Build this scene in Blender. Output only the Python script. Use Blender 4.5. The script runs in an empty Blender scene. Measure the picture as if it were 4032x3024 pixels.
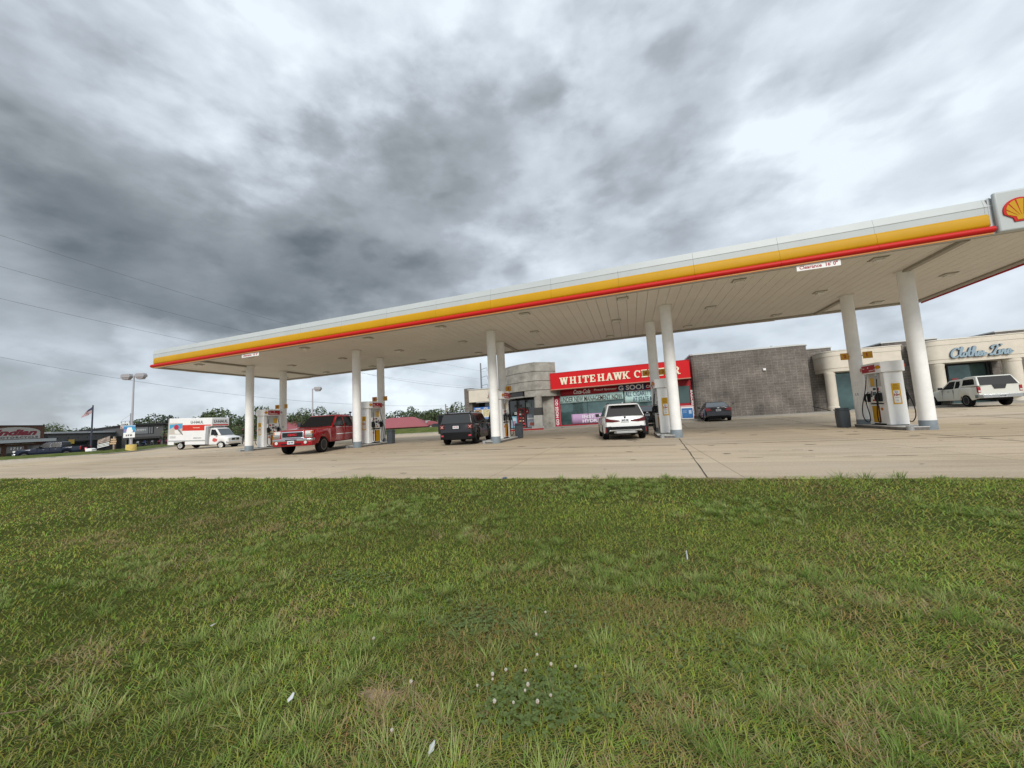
import bpy, math, random
import numpy as np
from mathutils import Vector, Matrix, Euler
R = math.radians
random.seed(7); rng = np.random.default_rng(11)
SC = bpy.context.scene
COL = SC.collection
PI = math.pi

# ---------------------------------------------------------------- camera
CAM = Vector((0, 0, 1.23))
yaw, pitch, roll = R(-17.7975), R(5.2822), R(-3.0480)
F = Vector((math.sin(yaw)*math.cos(pitch), math.cos(yaw)*math.cos(pitch), math.sin(pitch)))
Rt = Vector((math.cos(yaw), -math.sin(yaw), 0)); U = Rt.cross(F)
Rr = Rt*math.cos(roll)+U*math.sin(roll); Ur = U*math.cos(roll)-Rt*math.sin(roll)
cd = bpy.data.cameras.new('camera'); cam = bpy.data.objects.new('camera', cd); COL.objects.link(cam)
M4 = Matrix((Rr, Ur, -F)).transposed().to_4x4(); M4.translation = CAM
cam.matrix_world = M4
cd.sensor_width = 36; cd.lens = 1445.8/4032*36; cd.clip_start = .05; cd.clip_end = 3000
SC.camera = cam
SC.view_settings.view_transform = 'Standard'; SC.view_settings.look = 'None'
SC.view_settings.exposure = 0.86; SC.view_settings.gamma = 1

# ---------------------------------------------------------------- sky and sun
SUN_DIR = Vector((.32, -.80, .66)).normalized()
sun_el = math.asin(SUN_DIR.z); sun_az = math.atan2(SUN_DIR.x, SUN_DIR.y)
w = bpy.data.worlds.new('World'); SC.world = w; w.use_nodes = True
nt = w.node_tree; nt.nodes.clear(); N = nt.nodes; Lk = nt.links
def nd(t, **k):
    n = N.new(t)
    for a, b in k.items(): setattr(n, a, b)
    return n
def mth(op, a, b=None, c=None, clamp=False):
    n = N.new('ShaderNodeMath'); n.operation = op; n.use_clamp = clamp
    for i, v in enumerate((a, b, c)):
        if v is None: continue
        if isinstance(v, (int, float)): n.inputs[i].default_value = v
        else: Lk.new(v, n.inputs[i])
    return n.outputs[0]
def vm(op, a, b):
    n = N.new('ShaderNodeVectorMath'); n.operation = op
    for i, v in enumerate((a, b)):
        if isinstance(v, (tuple, list)): n.inputs[i].default_value = v
        elif isinstance(v, (int, float)): n.inputs['Scale'].default_value = v
        else: Lk.new(v, n.inputs[i])
    return n.outputs[1] if op == 'DOT_PRODUCT' else n.outputs[0]
tc = nd('ShaderNodeTexCoord'); dirv = tc.outputs['Generated']
sep = nd('ShaderNodeSeparateXYZ'); Lk.new(dirv, sep.inputs[0])
zz = mth('MAXIMUM', sep.outputs[2], 0.0)
den = mth('ADD', zz, .16)
comb = nd('ShaderNodeCombineXYZ'); Lk.new(mth('DIVIDE', sep.outputs[0], den), comb.inputs[0]); Lk.new(mth('DIVIDE', sep.outputs[1], den), comb.inputs[1])
def noise(vec, scale, detail=6, rough=.55, dist=0.0, off=(0, 0, 0)):
    m = N.new('ShaderNodeMapping'); m.inputs['Location'].default_value = off; Lk.new(vec, m.inputs[0])
    n = N.new('ShaderNodeTexNoise'); n.inputs['Scale'].default_value = scale; n.inputs['Detail'].default_value = detail
    n.inputs['Roughness'].default_value = rough; n.inputs['Distortion'].default_value = dist
    Lk.new(m.outputs[0], n.inputs['Vector']); return n
P = comb.outputs[0]
mpd = nd('ShaderNodeMapping'); mpd.inputs['Scale'].default_value = (1, 1, 1.9); Lk.new(dirv, mpd.inputs[0]); Dv = mpd.outputs[0]
nA = noise(P, .95, 8, .50, .35, (3.1, 1.7, 0)).outputs['Fac']
nA = mth('ADD', mth('MULTIPLY', nA, .2), mth('MULTIPLY', noise(Dv, 3.0, 8, .52, .2, (1.1, 7.3, 2.2)).outputs['Fac'], .95))
nA = mth('SUBTRACT', nA, .075)
nB = noise(Dv, 7.0, 8, .52, .25, (8.3, 4.2, 0)).outputs['Fac']
nW = noise(Dv, 3.2, 7, .55, 0, (1.3, 9.2, 2)).outputs['Color']
warp = vm('SCALE', vm('SUBTRACT', nW, (.5, .5, .5)), .58)
dw = vm('NORMALIZE', vm('ADD', dirv, warp), (0, 0, 0))
val = mth('ADD', mth('MULTIPLY_ADD', nA, .80, -.40), mth('MULTIPLY_ADD', nB, .24, -.12))
def puff(scale, off, lo, hi, amp):
    global val
    n_ = mth('ADD', mth('MULTIPLY', noise(Dv, scale, 8, .50, .0, off).outputs['Fac'], .92), mth('MULTIPLY', noise(P, scale*.35, 4, .5, .0, off).outputs['Fac'], .08))
    r_ = nd('ShaderNodeMapRange'); r_.interpolation_type = 'SMOOTHSTEP'; Lk.new(n_, r_.inputs['Value']); r_.inputs['From Min'].default_value = lo; r_.inputs['From Max'].default_value = hi
    r_.inputs['To Max'].default_value = amp; val = mth('ADD', val, r_.outputs[0])
puff(3.6, (5.2, 1.1, 3.3), .49, .60, -.13); puff(7.2, (2.2, 6.1, .3), .53, .64, -.09); puff(4.8, (9.2, 3.1, 5.3), .50, .64, .09); puff(8.0, (4.2, 2.1, 7.3), .50, .62, .05)
vor = nd('ShaderNodeTexVoronoi'); vor.feature = 'SMOOTH_F1'; vor.inputs['Scale'].default_value = 5.2; vor.inputs['Detail'].default_value = 1; vor.inputs['Roughness'].default_value = .5; vor.inputs['Smoothness'].default_value = .55
Lk.new(vm('ADD', Dv, vm('SCALE', vm('SUBTRACT', noise(Dv, 2.2, 5, .55, 0, (4, 4, 1)).outputs['Color'], (.5, .5, .5)), .40)), vor.inputs['Vector'])
vr = nd('ShaderNodeMapRange'); vr.interpolation_type = 'SMOOTHSTEP'; Lk.new(vor.outputs['Distance'], vr.inputs['Value']); vr.inputs['From Min'].default_value = .15; vr.inputs['From Max'].default_value = .70; vr.inputs['To Min'].default_value = -.13; vr.inputs['To Max'].default_value = .11
val = mth('ADD', val, vr.outputs[0])
val = mth('ADD', mth('MULTIPLY', val, .78), .70)
BLOBS = [ # direction, half-angle (deg), amplitude
 ((-.872, .393, .293), 20, -.25), ((-.90, .33, .24), 13, -.09), ((-.774, .553, .290), 16, -.20), ((-.66, .66, .32), 14, -.13),
 ((-.561, .702, .439), 15, -.17), ((-.393, .743, .542), 13, -.19), ((-.271, .745, .61), 10, -.15), ((-.86, .22, .46), 16, -.10),
 ((.083, .759, .646), 11, -.12), ((.111, .894, .434), 10, -.14), ((.545, .702, .459), 10, -.10), ((.40, .55, .73), 12, -.10),
 ((-.45, .35, .82), 22, .07), ((.2, .5, .84), 20, .05), ((.62, .6, .5), 14, .06), ((-.666, .505, .549), 14, .10), ((-.357, .602, .714), 15, .08), ((-.15, .60, .78), 14, .05), ((.497, .757, .424), 11, .14), ((.331, .838, .434), 10, .12), ((.0, .93, .38), 10, .08),
 ((-.854, .514, .083), 7, .26), ((-.95, .28, .12), 12, .13), ((-.72, .69, .06), 9, .12), ((-.70, .70, .10), 10, .14), ((.559, .819, .13), 14, .05), ((-.058, .975, .212), 14, .10), ((-.55, .83, .12), 10, .08)]
for c, a, amp in BLOBS:
    d = vm('DOT_PRODUCT', dw, tuple(Vector(c).normalized()))
    mr = nd('ShaderNodeMapRange'); mr.interpolation_type = 'SMOOTHSTEP'
    Lk.new(d, mr.inputs['Value']); mr.inputs['From Min'].default_value = math.cos(R(a*1.35)); mr.inputs['From Max'].default_value = 1.0
    mr.inputs['To Max'].default_value = amp
    val = mth('ADD', val, mr.outputs[0])
cr = nd('ShaderNodeValToRGB'); Lk.new(val, cr.inputs[0])
e = cr.color_ramp.elements
e[0].position = 0.05; e[0].color = (.080, .093, .102, 1); e[1].position = 1.05; e[1].color = (.50, .55, .585, 1)
for p_, c_ in ((.20, (.120, .135, .146)), (.38, (.180, .199, .214)), (.56, (.238, .262, .287)), (.74, (.335, .372, .412)), (.90, (.43, .472, .515))):
    q = cr.color_ramp.elements.new(p_); q.color = c_+(1,)
bgc = nd('ShaderNodeBackground'); Lk.new(cr.outputs[0], bgc.inputs[0]); bgc.inputs[1].default_value = 1.0
sky = nd('ShaderNodeTexSky'); sky.sky_type = 'NISHITA'; sky.sun_disc = False
sky.sun_elevation = sun_el; sky.sun_rotation = sun_az
bgs = nd('ShaderNodeBackground'); Lk.new(sky.outputs[0], bgs.inputs[0]); bgs.inputs[1].default_value = .08
mx = nd('ShaderNodeMixShader'); mx.inputs[0].default_value = .93
Lk.new(bgs.outputs[0], mx.inputs[1]); Lk.new(bgc.outputs[0], mx.inputs[2])
w.cycles.sampling_method = 'MANUAL'; w.cycles.sample_map_resolution = 512
wo = nd('ShaderNodeOutputWorld'); Lk.new(mx.outputs[0], wo.inputs[0])
sl = bpy.data.lights.new('sun', 'SUN'); so = bpy.data.objects.new('sun', sl); COL.objects.link(so)
sl.energy = 1.5; sl.angle = R(24); sl.color = (1, .96, .9)
so.rotation_euler = SUN_DIR.to_track_quat('Z', 'Y').to_euler(); so.location = (0, 0, 60)

# ---------------------------------------------------------------- materials
MT = {}
def mat(name, col, rough=.6, metal=0, spec=.35, var=0, vscale=3, bump=0, bscale=40, coat=0, stretch=(1, 1, 1), col2=None, dirt=0, emit=0, coord='Object', trans=0):
    if name in MT: return MT[name]
    m = bpy.data.materials.new(name); m.use_nodes = True; t = m.node_tree; b = t.nodes['Principled BSDF']
    b.inputs['Base Color'].default_value = tuple(col)+(1,); b.inputs['Roughness'].default_value = rough
    b.inputs['Metallic'].default_value = metal; b.inputs['Specular IOR Level'].default_value = spec
    if coat: b.inputs['Coat Weight'].default_value = coat; b.inputs['Coat Roughness'].default_value = .04
    if trans: b.inputs['Transmission Weight'].default_value = trans
    if emit: b.inputs['Emission Color'].default_value = tuple(col)+(1,); b.inputs['Emission Strength'].default_value = emit
    if var or bump or dirt:
        g = t.nodes.new('ShaderNodeNewGeometry') if coord == 'World' else t.nodes.new('ShaderNodeTexCoord')
        src = g.outputs['Position'] if coord == 'World' else g.outputs['Object']
        mp = t.nodes.new('ShaderNodeMapping'); mp.inputs['Scale'].default_value = stretch; t.links.new(src, mp.inputs[0])
    if var:
        n = t.nodes.new('ShaderNodeTexNoise'); n.inputs['Scale'].default_value = vscale; n.inputs['Detail'].default_value = 6; n.inputs['Roughness'].default_value = .65
        t.links.new(mp.outputs[0], n.inputs['Vector'])
        r = t.nodes.new('ShaderNodeValToRGB'); r.color_ramp.elements[0].position = .32; r.color_ramp.elements[1].position = .68
        c2 = col2 or tuple(min(1, c*(1+var)) for c in col)
        r.color_ramp.elements[0].color = tuple(c*(1-var) for c in col)+(1,); r.color_ramp.elements[1].color = tuple(c2)+(1,)
        t.links.new(n.outputs['Fac'], r.inputs[0]); t.links.new(r.outputs[0], b.inputs['Base Color'])
    if bump:
        n2 = t.nodes.new('ShaderNodeTexNoise'); n2.inputs['Scale'].default_value = bscale; n2.inputs['Detail'].default_value = 4
        t.links.new(mp.outputs[0], n2.inputs['Vector'])
        bp = t.nodes.new('ShaderNodeBump'); bp.inputs['Strength'].default_value = bump; bp.inputs['Distance'].default_value = .02
        t.links.new(n2.outputs['Fac'], bp.inputs['Height']); t.links.new(bp.outputs[0], b.inputs['Normal'])
    MT[name] = m; return m
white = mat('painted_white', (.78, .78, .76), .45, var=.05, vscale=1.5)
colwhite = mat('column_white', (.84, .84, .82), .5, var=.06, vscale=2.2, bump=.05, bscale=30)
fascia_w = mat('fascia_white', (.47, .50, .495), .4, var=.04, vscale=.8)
yellow = mat('fascia_yellow', (.53, .285, .006), .5, var=.05, vscale=1, spec=.2)
red = mat('fascia_red', (.52, .012, .010), .5, spec=.25)
soffit_m = mat('soffit_panel', (.70, .67, .61), .5, var=.05, vscale=.5)
grey_base = mat('column_base_grey', (.19, .225, .25), .6, var=.12, vscale=6)
black = mat('black_rubber', (.010, .010, .011), .7, spec=.2)
darkm = mat('dark_metal', (.04, .04, .045), .4)
steel = mat('galvanised_steel', (.42, .43, .44), .4, metal=.6, var=.1, vscale=5)
chrome = mat('chrome', (.75, .76, .78), .12, metal=1)
glass_d = mat('dark_car_glass', (.010, .011, .012), .12, spec=.22)
glass_l = mat('light_car_glass', (.09, .11, .12), .08, spec=.6, coat=.15)
teal_glass = mat('teal_shop_glass', (.075, .135, .135), .05, metal=.35, var=.35, vscale=.5, spec=.8)
dark_glass = mat('dark_shop_glass', (.02, .03, .032), .05, spec=.8, coat=.5)
cream = mat('cream_stucco', (.64, .585, .49), .85, var=.07, vscale=2, bump=.15, bscale=60)
plaster = mat('grey_stained_plaster', (.29, .27, .235), .9, var=.22, vscale=1.4, bump=.25, bscale=30, col2=(.43, .41, .36))
redpaint = mat('storefront_red', (.58, .012, .016), .55, spec=.2, var=.06, vscale=1)
darkred = mat('banner_red', (.36, .012, .022), .5)
white_sign = mat('sign_white', (.82, .82, .80), .4)
cream_sign = mat('sign_cream', (.80, .74, .56), .5)
concrete_kerb = mat('kerb_concrete', (.33, .31, .27), .9, var=.2, vscale=3, bump=.2)
tyre_m = mat('tyre_rubber', (.011, .011, .012), .9, spec=.15)
rim_m = mat('wheel_alloy', (.38, .38, .39), .3, metal=.8)
rim_w = mat('wheel_white', (.7, .7, .68), .4)
rim_d = mat('wheel_dark', (.26, .22, .18), .5, metal=.3)
tail_m = mat('tail_lens', (.30, .008, .012), .15, coat=.6)
lamp_m = mat('lamp_lens', (.62, .63, .60), .1, coat=.8)
amber = mat('amber_lens', (.6, .16, .02), .2, coat=.5)
plate_m = mat('plate_white', (.62, .64, .66), .5)
navy = mat('navy_ink', (.03, .05, .12), .5)
ink = mat('black_ink', (.02, .02, .022), .6)

# ---------------------------------------------------------------- mesh helpers
class MB:
    def __init__(s): s.v = []; s.f = []; s.m = []; s.mats = []
    def mi(s, m):
        if m is None: return 0
        if m not in s.mats: s.mats.append(m)
        return s.mats.index(m)
    def add(s, vs, fs, m=None):
        k = len(s.v); s.v += [tuple(v) for v in vs]; i = s.mi(m)
        for f in fs: s.f.append(tuple(a+k for a in f)); s.m.append(i)
        return s
    def box(s, x0, x1, y0, y1, z0, z1, m=None, dzr=0.0):
        """dzr: extra height of the x1 end (a slope along x)"""
        vs = [(x0, y0, z0), (x1, y0, z0+dzr), (x1, y1, z0+dzr), (x0, y1, z0), (x0, y0, z1), (x1, y0, z1+dzr), (x1, y1, z1+dzr), (x0, y1, z1)]
        return s.add(vs, [(0, 3, 2, 1), (4, 5, 6, 7), (0, 1, 5, 4), (1, 2, 6, 5), (2, 3, 7, 6), (3, 0, 4, 7)], m)
    def prism(s, poly, axis, a, b, m=None):
        """poly of 2-D points swept along axis ('x': (y,z), 'y': (x,z), 'z': (x,y))"""
        def P3(p, t): return {'x': (t, p[0], p[1]), 'y': (p[0], t, p[1]), 'z': (p[0], p[1], t)}[axis]
        n = len(poly); vs = [P3(p, a) for p in poly]+[P3(p, b) for p in poly]
        fs = [tuple(range(n))[::-1], tuple(range(n, 2*n))]+[(i, (i+1) % n, n+(i+1) % n, n+i) for i in range(n)]
        return s.add(vs, fs, m)
    def cyl(s, p0, p1, r0, r1=None, n=16, m=None, caps=True):
        r1 = r0 if r1 is None else r1; p0 = Vector(p0); p1 = Vector(p1); d = (p1-p0).normalized()
        a = d.orthogonal().normalized(); b = d.cross(a)
        vs = []
        for p, r in ((p0, r0), (p1, r1)):
            for i in range(n):
                t = 2*PI*i/n; vs.append(p+a*(r*math.cos(t))+b*(r*math.sin(t)))
        fs = [(i, (i+1) % n, n+(i+1) % n, n+i) for i in range(n)]
        if caps: fs += [tuple(range(n))[::-1], tuple(range(n, 2*n))]
        return s.add(vs, fs, m)
    def tube(s, pts, r, n=8, m=None):
        pts = [Vector(p) for p in pts]; vs = []; up = None
        for i, p in enumerate(pts):
            d = (pts[min(i+1, len(pts)-1)]-pts[max(i-1, 0)]).normalized()
            a = d.orthogonal().normalized() if up is None else (up-d*up.dot(d)).normalized()
            up = a; b = d.cross(a)
            for j in range(n):
                t = 2*PI*j/n; vs.append(p+a*(r*math.cos(t))+b*(r*math.sin(t)))
        fs = []
        for i in range(len(pts)-1):
            for j in range(n): fs.append((i*n+j, i*n+(j+1) % n, (i+1)*n+(j+1) % n, (i+1)*n+j))
        fs += [tuple(range(n))[::-1], tuple(range((len(pts)-1)*n, len(pts)*n))]
        return s.add(vs, fs, m)
    def lathe(s, prof, c=(0, 0, 0), axis='z', n=24, m=None):
        vs = []
        for (r, h) in prof:
            for i in range(n):
                t = 2*PI*i/n; a, b = r*math.cos(t), r*math.sin(t)
                vs.append({'z': (c[0]+a, c[1]+b, c[2]+h), 'y': (c[0]+a, c[1]+h, c[2]+b), 'x': (c[0]+h, c[1]+a, c[2]+b)}[axis])
        k = len(prof); fs = []
        for j in range(k-1):
            for i in range(n): fs.append((j*n+i, j*n+(i+1) % n, (j+1)*n+(i+1) % n, (j+1)*n+i))
        if prof[0][0] > 1e-4: fs.append(tuple(range(n))[::-1])
        if prof[-1][0] > 1e-4: fs.append(tuple(range((k-1)*n, k*n)))
        return s.add(vs, fs, m)
    def quad(s, a, b, c, d, m=None): return s.add([a, b, c, d], [(0, 1, 2, 3)], m)
    def slab(s, pts, th, m=None):
        """polygon in space given thickness along its normal"""
        ps = [Vector(p) for p in pts]; nrm = (ps[1]-ps[0]).cross(ps[2]-ps[1]).normalized()*th; n = len(ps)
        vs = ps+[p+nrm for p in ps]
        fs = [tuple(range(n))[::-1], tuple(range(n, 2*n))]+[(i, (i+1) % n, n+(i+1) % n, n+i) for i in range(n)]
        return s.add(vs, fs, m)
def wloc(o):
    v = Vector((0, 0, 0))
    while o is not None: v = v+o.location; o = o.parent
    return v
import bmesh
def make(name, mb, m=None, parent=None, world=True, smooth=None, bevel=0, bseg=2, fixn=True):
    me = bpy.data.meshes.new(name)
    vs = mb.v
    if parent is not None and world:
        o_ = wloc(parent); vs = [(v[0]-o_.x, v[1]-o_.y, v[2]-o_.z) for v in vs]
    me.from_pydata(vs, [], mb.f)
    if mb.mats and m is None:
        for q_ in mb.mats: me.materials.append(q_)
        me.polygons.foreach_set('material_index', mb.m)
    elif m is not None: me.materials.append(m)
    if fixn:
        bm = bmesh.new(); bm.from_mesh(me); bmesh.ops.recalc_face_normals(bm, faces=bm.faces); bm.to_mesh(me); bm.free()
    me.update()
    if smooth is not None:
        me.polygons.foreach_set('use_smooth', [True]*len(me.polygons)); me.set_sharp_from_angle(angle=R(smooth))
    o = bpy.data.objects.new(name, me); COL.objects.link(o); o.parent = parent
    if bevel:
        b = o.modifiers.new('bevel', 'BEVEL'); b.width = bevel; b.segments = bseg; b.limit_method = 'ANGLE'; b.angle_limit = R(35)
        if smooth is None:
            me.polygons.foreach_set('use_smooth', [True]*len(me.polygons)); me.set_sharp_from_angle(angle=R(30)); b.harden_normals = False
    return o
def tag(o, label=None, cat=None, group=None, kind=None):
    if label: o['label'] = label
    if cat: o['category'] = cat
    if group: o['group'] = group
    if kind: o['kind'] = kind
    return o
def empty(name, loc, label=None, cat=None, group=None, rz=0, ry=0):
    o = bpy.data.objects.new(name, None); o.location = loc; o.rotation_euler = (0, ry, rz); o.empty_display_size = .2
    COL.objects.link(o); return tag(o, label, cat, group)
def copy_tree(o, parent=None):
    c = o.copy(); COL.objects.link(c); c.parent = parent
    for ch in list(o.children): copy_tree(ch, c)
    return c
def struct(name, mb, m=None, **k):
    o = make(name, mb, m, **k); o['kind'] = 'structure'; return o
_dg = None
def text_mesh(body, width=None, height=None, ext=.01, shear=0, bold=0.0, align='LEFT', space=1.0):
    cu = bpy.data.curves.new('t', 'FONT'); cu.body = body; cu.size = 1; cu.extrude = .5; cu.shear = shear; cu.offset = bold
    cu.space_character = space; cu.resolution_u = 3
    o = bpy.data.objects.new('t', cu); COL.objects.link(o)
    dg = bpy.context.evaluated_depsgraph_get(); dg.update()
    me = bpy.data.meshes.new_from_object(o.evaluated_get(dg)); bpy.data.objects.remove(o); bpy.data.curves.remove(cu)
    n = len(me.vertices); a = np.empty(n*3, np.float32); me.vertices.foreach_get('co', a); a = a.reshape(-1, 3)
    mn = a.min(0); mxx = a.max(0); a -= mn; sz = mxx-mn
    sx = (width/sz[0]) if width else None; sy = (height/sz[1]) if height else None
    if sx is None: sx = sy
    if sy is None: sy = sx
    a[:, 0] *= sx; a[:, 1] *= sy; a[:, 2] *= ext
    if align == 'CENTER': a[:, 0] -= sz[0]*sx/2
    me.vertices.foreach_set('co', a.reshape(-1)); me.update(); me.materials.clear()
    return me, sz[0]*sx
def text(body, m, parent, loc, rz=0, rx=90, width=None, height=None, name='lettering', ry=0, **k):
    me, _ = text_mesh(body, width, height, **k); me.materials.append(m); me.name = name
    o = bpy.data.objects.new(name, me); COL.objects.link(o)
    o.parent = parent
    p = Vector(loc)-(wloc(parent) if parent is not None and k.get('world', True) else Vector())
    o.location = p; o.rotation_euler = (R(rx), R(ry), R(rz)); return o
def ltext(body, m, parent, loc, rz=0, rx=90, width=None, height=None, name='lettering', ry=0, **k):
    """like text(), location local to the parent"""
    me, _ = text_mesh(body, width, height, **k); me.materials.append(m); me.name = name
    o = bpy.data.objects.new(name, me); COL.objects.link(o); o.parent = parent; o.location = loc
    o.rotation_euler = (R(rx), R(ry), R(rz)); return o
# ---------------------------------------------------------------- terrain
def ss(a, b, x):
    t = min(max((x-a)/(b-a), 0), 1); return t*t*(3-2*t)
KERB = [(-60.9, 17.37), (-59.08, 19.0), (-56.6, 21.38), (-54.3, 24.28), (-54.9, 26.77), (-59.8, 31.44), (-66.42, 37.74), (-90, 58)]
def kerb_side(x, y):
    """signed distance-like value, positive beyond the left kerb line"""
    best = 1e9; sgn = 1
    for (a, b), (c, d_) in zip(KERB, KERB[1:]):
        ex, ey = c-a, d_-b; L2 = ex*ex+ey*ey; t = min(max(((x-a)*ex+(y-b)*ey)/L2, 0), 1)
        px, py = a+ex*t, b+ey*t; dd = math.hypot(x-px, y-py)
        if dd < best: best = dd; sgn = 1 if (ex*(y-b)-ey*(x-a)) > 0 else -1
    return best*sgn
def G(x, y):
    L = -.35*ss(-28, -42, x); B = min(max(.012*(x+7.5)+.06, -.37), .51); t = ss(20, 31, y)
    return L*(1-t)+B*t
def walk_z(x): return .012*(x+7.5)+.19
def lawn_z(x, y):
    s = ss(7.3, 3.4, y)
    return .03-.27*s+.035*math.sin(x*.9+1.3)*math.sin(y*1.1)*s+.012*math.sin(x*3.1)*math.sin(y*2.7+x)
# world-space material for the paved lot
def pave_mat():
    m = bpy.data.materials.new('concrete_paving'); m.use_nodes = True; t = m.node_tree; b = t.nodes['Principled BSDF']; L = t.links
    g = t.nodes.new('ShaderNodeNewGeometry')
    def nz(scale, detail=5, st=(1, 1, 1), rough=.6):
        mp = t.nodes.new('ShaderNodeMapping'); mp.inputs['Scale'].default_value = st; L.new(g.outputs['Position'], mp.inputs[0])
        n = t.nodes.new('ShaderNodeTexNoise'); n.inputs['Scale'].default_value = scale; n.inputs['Detail'].default_value = detail
        n.inputs['Roughness'].default_value = rough; L.new(mp.outputs[0], n.inputs['Vector']); return n.outputs['Fac']
    def ramp(f, els):
        r = t.nodes.new('ShaderNodeValToRGB'); L.new(f, r.inputs[0]); e = r.color_ramp.elements
        e[0].position, e[0].color = els[0][0], els[0][1]+(1,); e[1].position, e[1].color = els[-1][0], els[-1][1]+(1,)
        for p_, c_ in els[1:-1]:
            q = e.new(p_); q.color = c_+(1,)
        return r.outputs[0]
    def mix(f, a, c, mode='MIX'):
        n = t.nodes.new('ShaderNodeMix'); n.data_type = 'RGBA'; n.blend_type = mode
        if isinstance(f, float): n.inputs[0].default_value = f
        else: L.new(f, n.inputs[0])
        for i, v in ((6, a), (7, c)):
            if isinstance(v, tuple): n.inputs[i].default_value = v+(1,)
            else: L.new(v, n.inputs[i])
        return n.outputs[2]
    base = ramp(nz(.09, 5), [(.3, (.49, .40, .275)), (.5, (.52, .435, .32)), (.72, (.53, .465, .375))])
    c = mix(ramp(nz(.9, 6, (.35, 1.6, 1)), [(.35, (.86, .85, .84)), (.6, (1, 1, 1)), (.8, (1.08, 1.07, 1.05))]), (0, 0, 0), base, 'MIX')
    c = mix(1.0, base, ramp(nz(1.1, 7, (.22, 1.5, 1)), [(.32, (.80, .79, .77)), (.5, (.97, .97, .97)), (.75, (1.07, 1.06, 1.05))]), 'MULTIPLY')
    c = mix(1.0, c, ramp(nz(26, 4), [(.3, (.86, .86, .86)), (.7, (1.1, 1.1, 1.1))]), 'MULTIPLY')
    c = mix(1.0, c, ramp(nz(160, 2), [(.3, (.84, .84, .84)), (.7, (1.14, 1.14, 1.14))]), 'MULTIPLY')
    st = ramp(nz(.6, 6, (.5, 1.2, 1)), [(.62, (1, 1, 1)), (.76, (.76, .74, .71))])
    c = mix(1.0, c, st, 'MULTIPLY')
    mp = t.nodes.new('ShaderNodeMapping'); mp.inputs['Location'].default_value = (3.0, .95, 0); L.new(g.outputs['Position'], mp.inputs[0])
    bk = t.nodes.new('ShaderNodeTexBrick'); L.new(mp.outputs[0], bk.inputs['Vector']); bk.offset = 0; bk.inputs['Scale'].default_value = 1; bk.inputs['Brick Width'].default_value = 4.75; bk.inputs['Row Height'].default_value = 5.1
    bk.inputs['Mortar Size'].default_value = .012; bk.inputs['Color1'].default_value = (.90, .90, .91, 1); bk.inputs['Color2'].default_value = (1.06, 1.04, 1.02, 1); bk.inputs['Mortar'].default_value = (.62, .60, .58, 1)
    c = mix(1.0, c, bk.outputs['Color'], 'MULTIPLY')
    L.new(c, b.inputs['Base Color']); b.inputs['Roughness'].default_value = .85; b.inputs['Specular IOR Level'].default_value = .12
    bp = t.nodes.new('ShaderNodeBump'); bp.inputs['Strength'].default_value = .25; bp.inputs['Distance'].default_value = .01
    L.new(nz(60, 5), bp.inputs['Height']); L.new(bp.outputs[0], b.inputs['Normal'])
    return m
paving = pave_mat()
soil = mat('thatch_soil', (.085, .075, .028), .98, spec=.02, var=.35, vscale=5, bump=.5, bscale=25, coord='World', col2=(.055, .085, .020))
turf = mat('distant_turf', (.085, .13, .025), .95, spec=.05, var=.3, vscale=1.2, bump=.5, bscale=12, coord='World', col2=(.13, .14, .05))
asphalt = mat('road_asphalt', (.16, .16, .155), .9, var=.15, vscale=.4, coord='World')
# one ground sheet out to the horizon
def grid_sheet(name, xs, ys, zf, m, kind='structure', smooth=True):
    nx, ny = len(xs), len(ys); mb = MB()
    mb.v = [(x, y, zf(x, y)) for y in ys for x in xs]
    mb.f = [(j*nx+i, j*nx+i+1, (j+1)*nx+i+1, (j+1)*nx+i) for j in range(ny-1) for i in range(nx-1)]; mb.m = [0]*len(mb.f)
    o = make(name, mb, m, fixn=False, smooth=180 if smooth else None); o['kind'] = kind; return o
xs = [-1200, -700, -400, -250, -180, -130]+list(np.arange(-110, 60, 2.0))+[62, 90, 150, 300, 600, 1200]
ys = [-60, -20]+list(np.arange(-6, 120, 2.0))+[122, 150, 200, 300, 500, 900, 1500]
def ground_z(x, y):
    z = G(x, y)-.10
    k = kerb_side(x, y) if x < -40 else -10
    z -= .30*ss(2.5, 6, k)
    if y < 9: z -= .5
    return z-.25*ss(60, 160, math.hypot(x, y))
grid_sheet('ground', xs, ys, ground_z, mat('far_ground', (.13, .13, .075), .95, var=.3, vscale=.05, coord='World', col2=(.16, .16, .11)))
# paved forecourt
xs = list(np.arange(-110, 60, 1.0)); ys = [6.95]+list(np.arange(8, 62, 1.0))
mb = MB(); nx = len(xs)
mb.v = [(x, y, G(x, y)) for y in ys for x in xs]
for j in range(len(ys)-1):
    for i in range(nx-1):
        cx, cy = xs[i]+.5, ys[j]+.5
        if cx < -45 and kerb_side(cx, cy) > .8: continue
        mb.f.append((j*nx+i, j*nx+i+1, (j+1)*nx+i+1, (j+1)*nx+i)); mb.m.append(0)
o = make('pavement', mb, paving, fixn=False, smooth=180); o['kind'] = 'structure'
# lawn soil sheet in front
grid_sheet('lawn_soil', list(np.arange(-46, 22, .4)), list(np.arange(-4, 7.25, .3)), lambda x, y: lawn_z(x, y)-(.012 if y > 7 else 0), soil)
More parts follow.
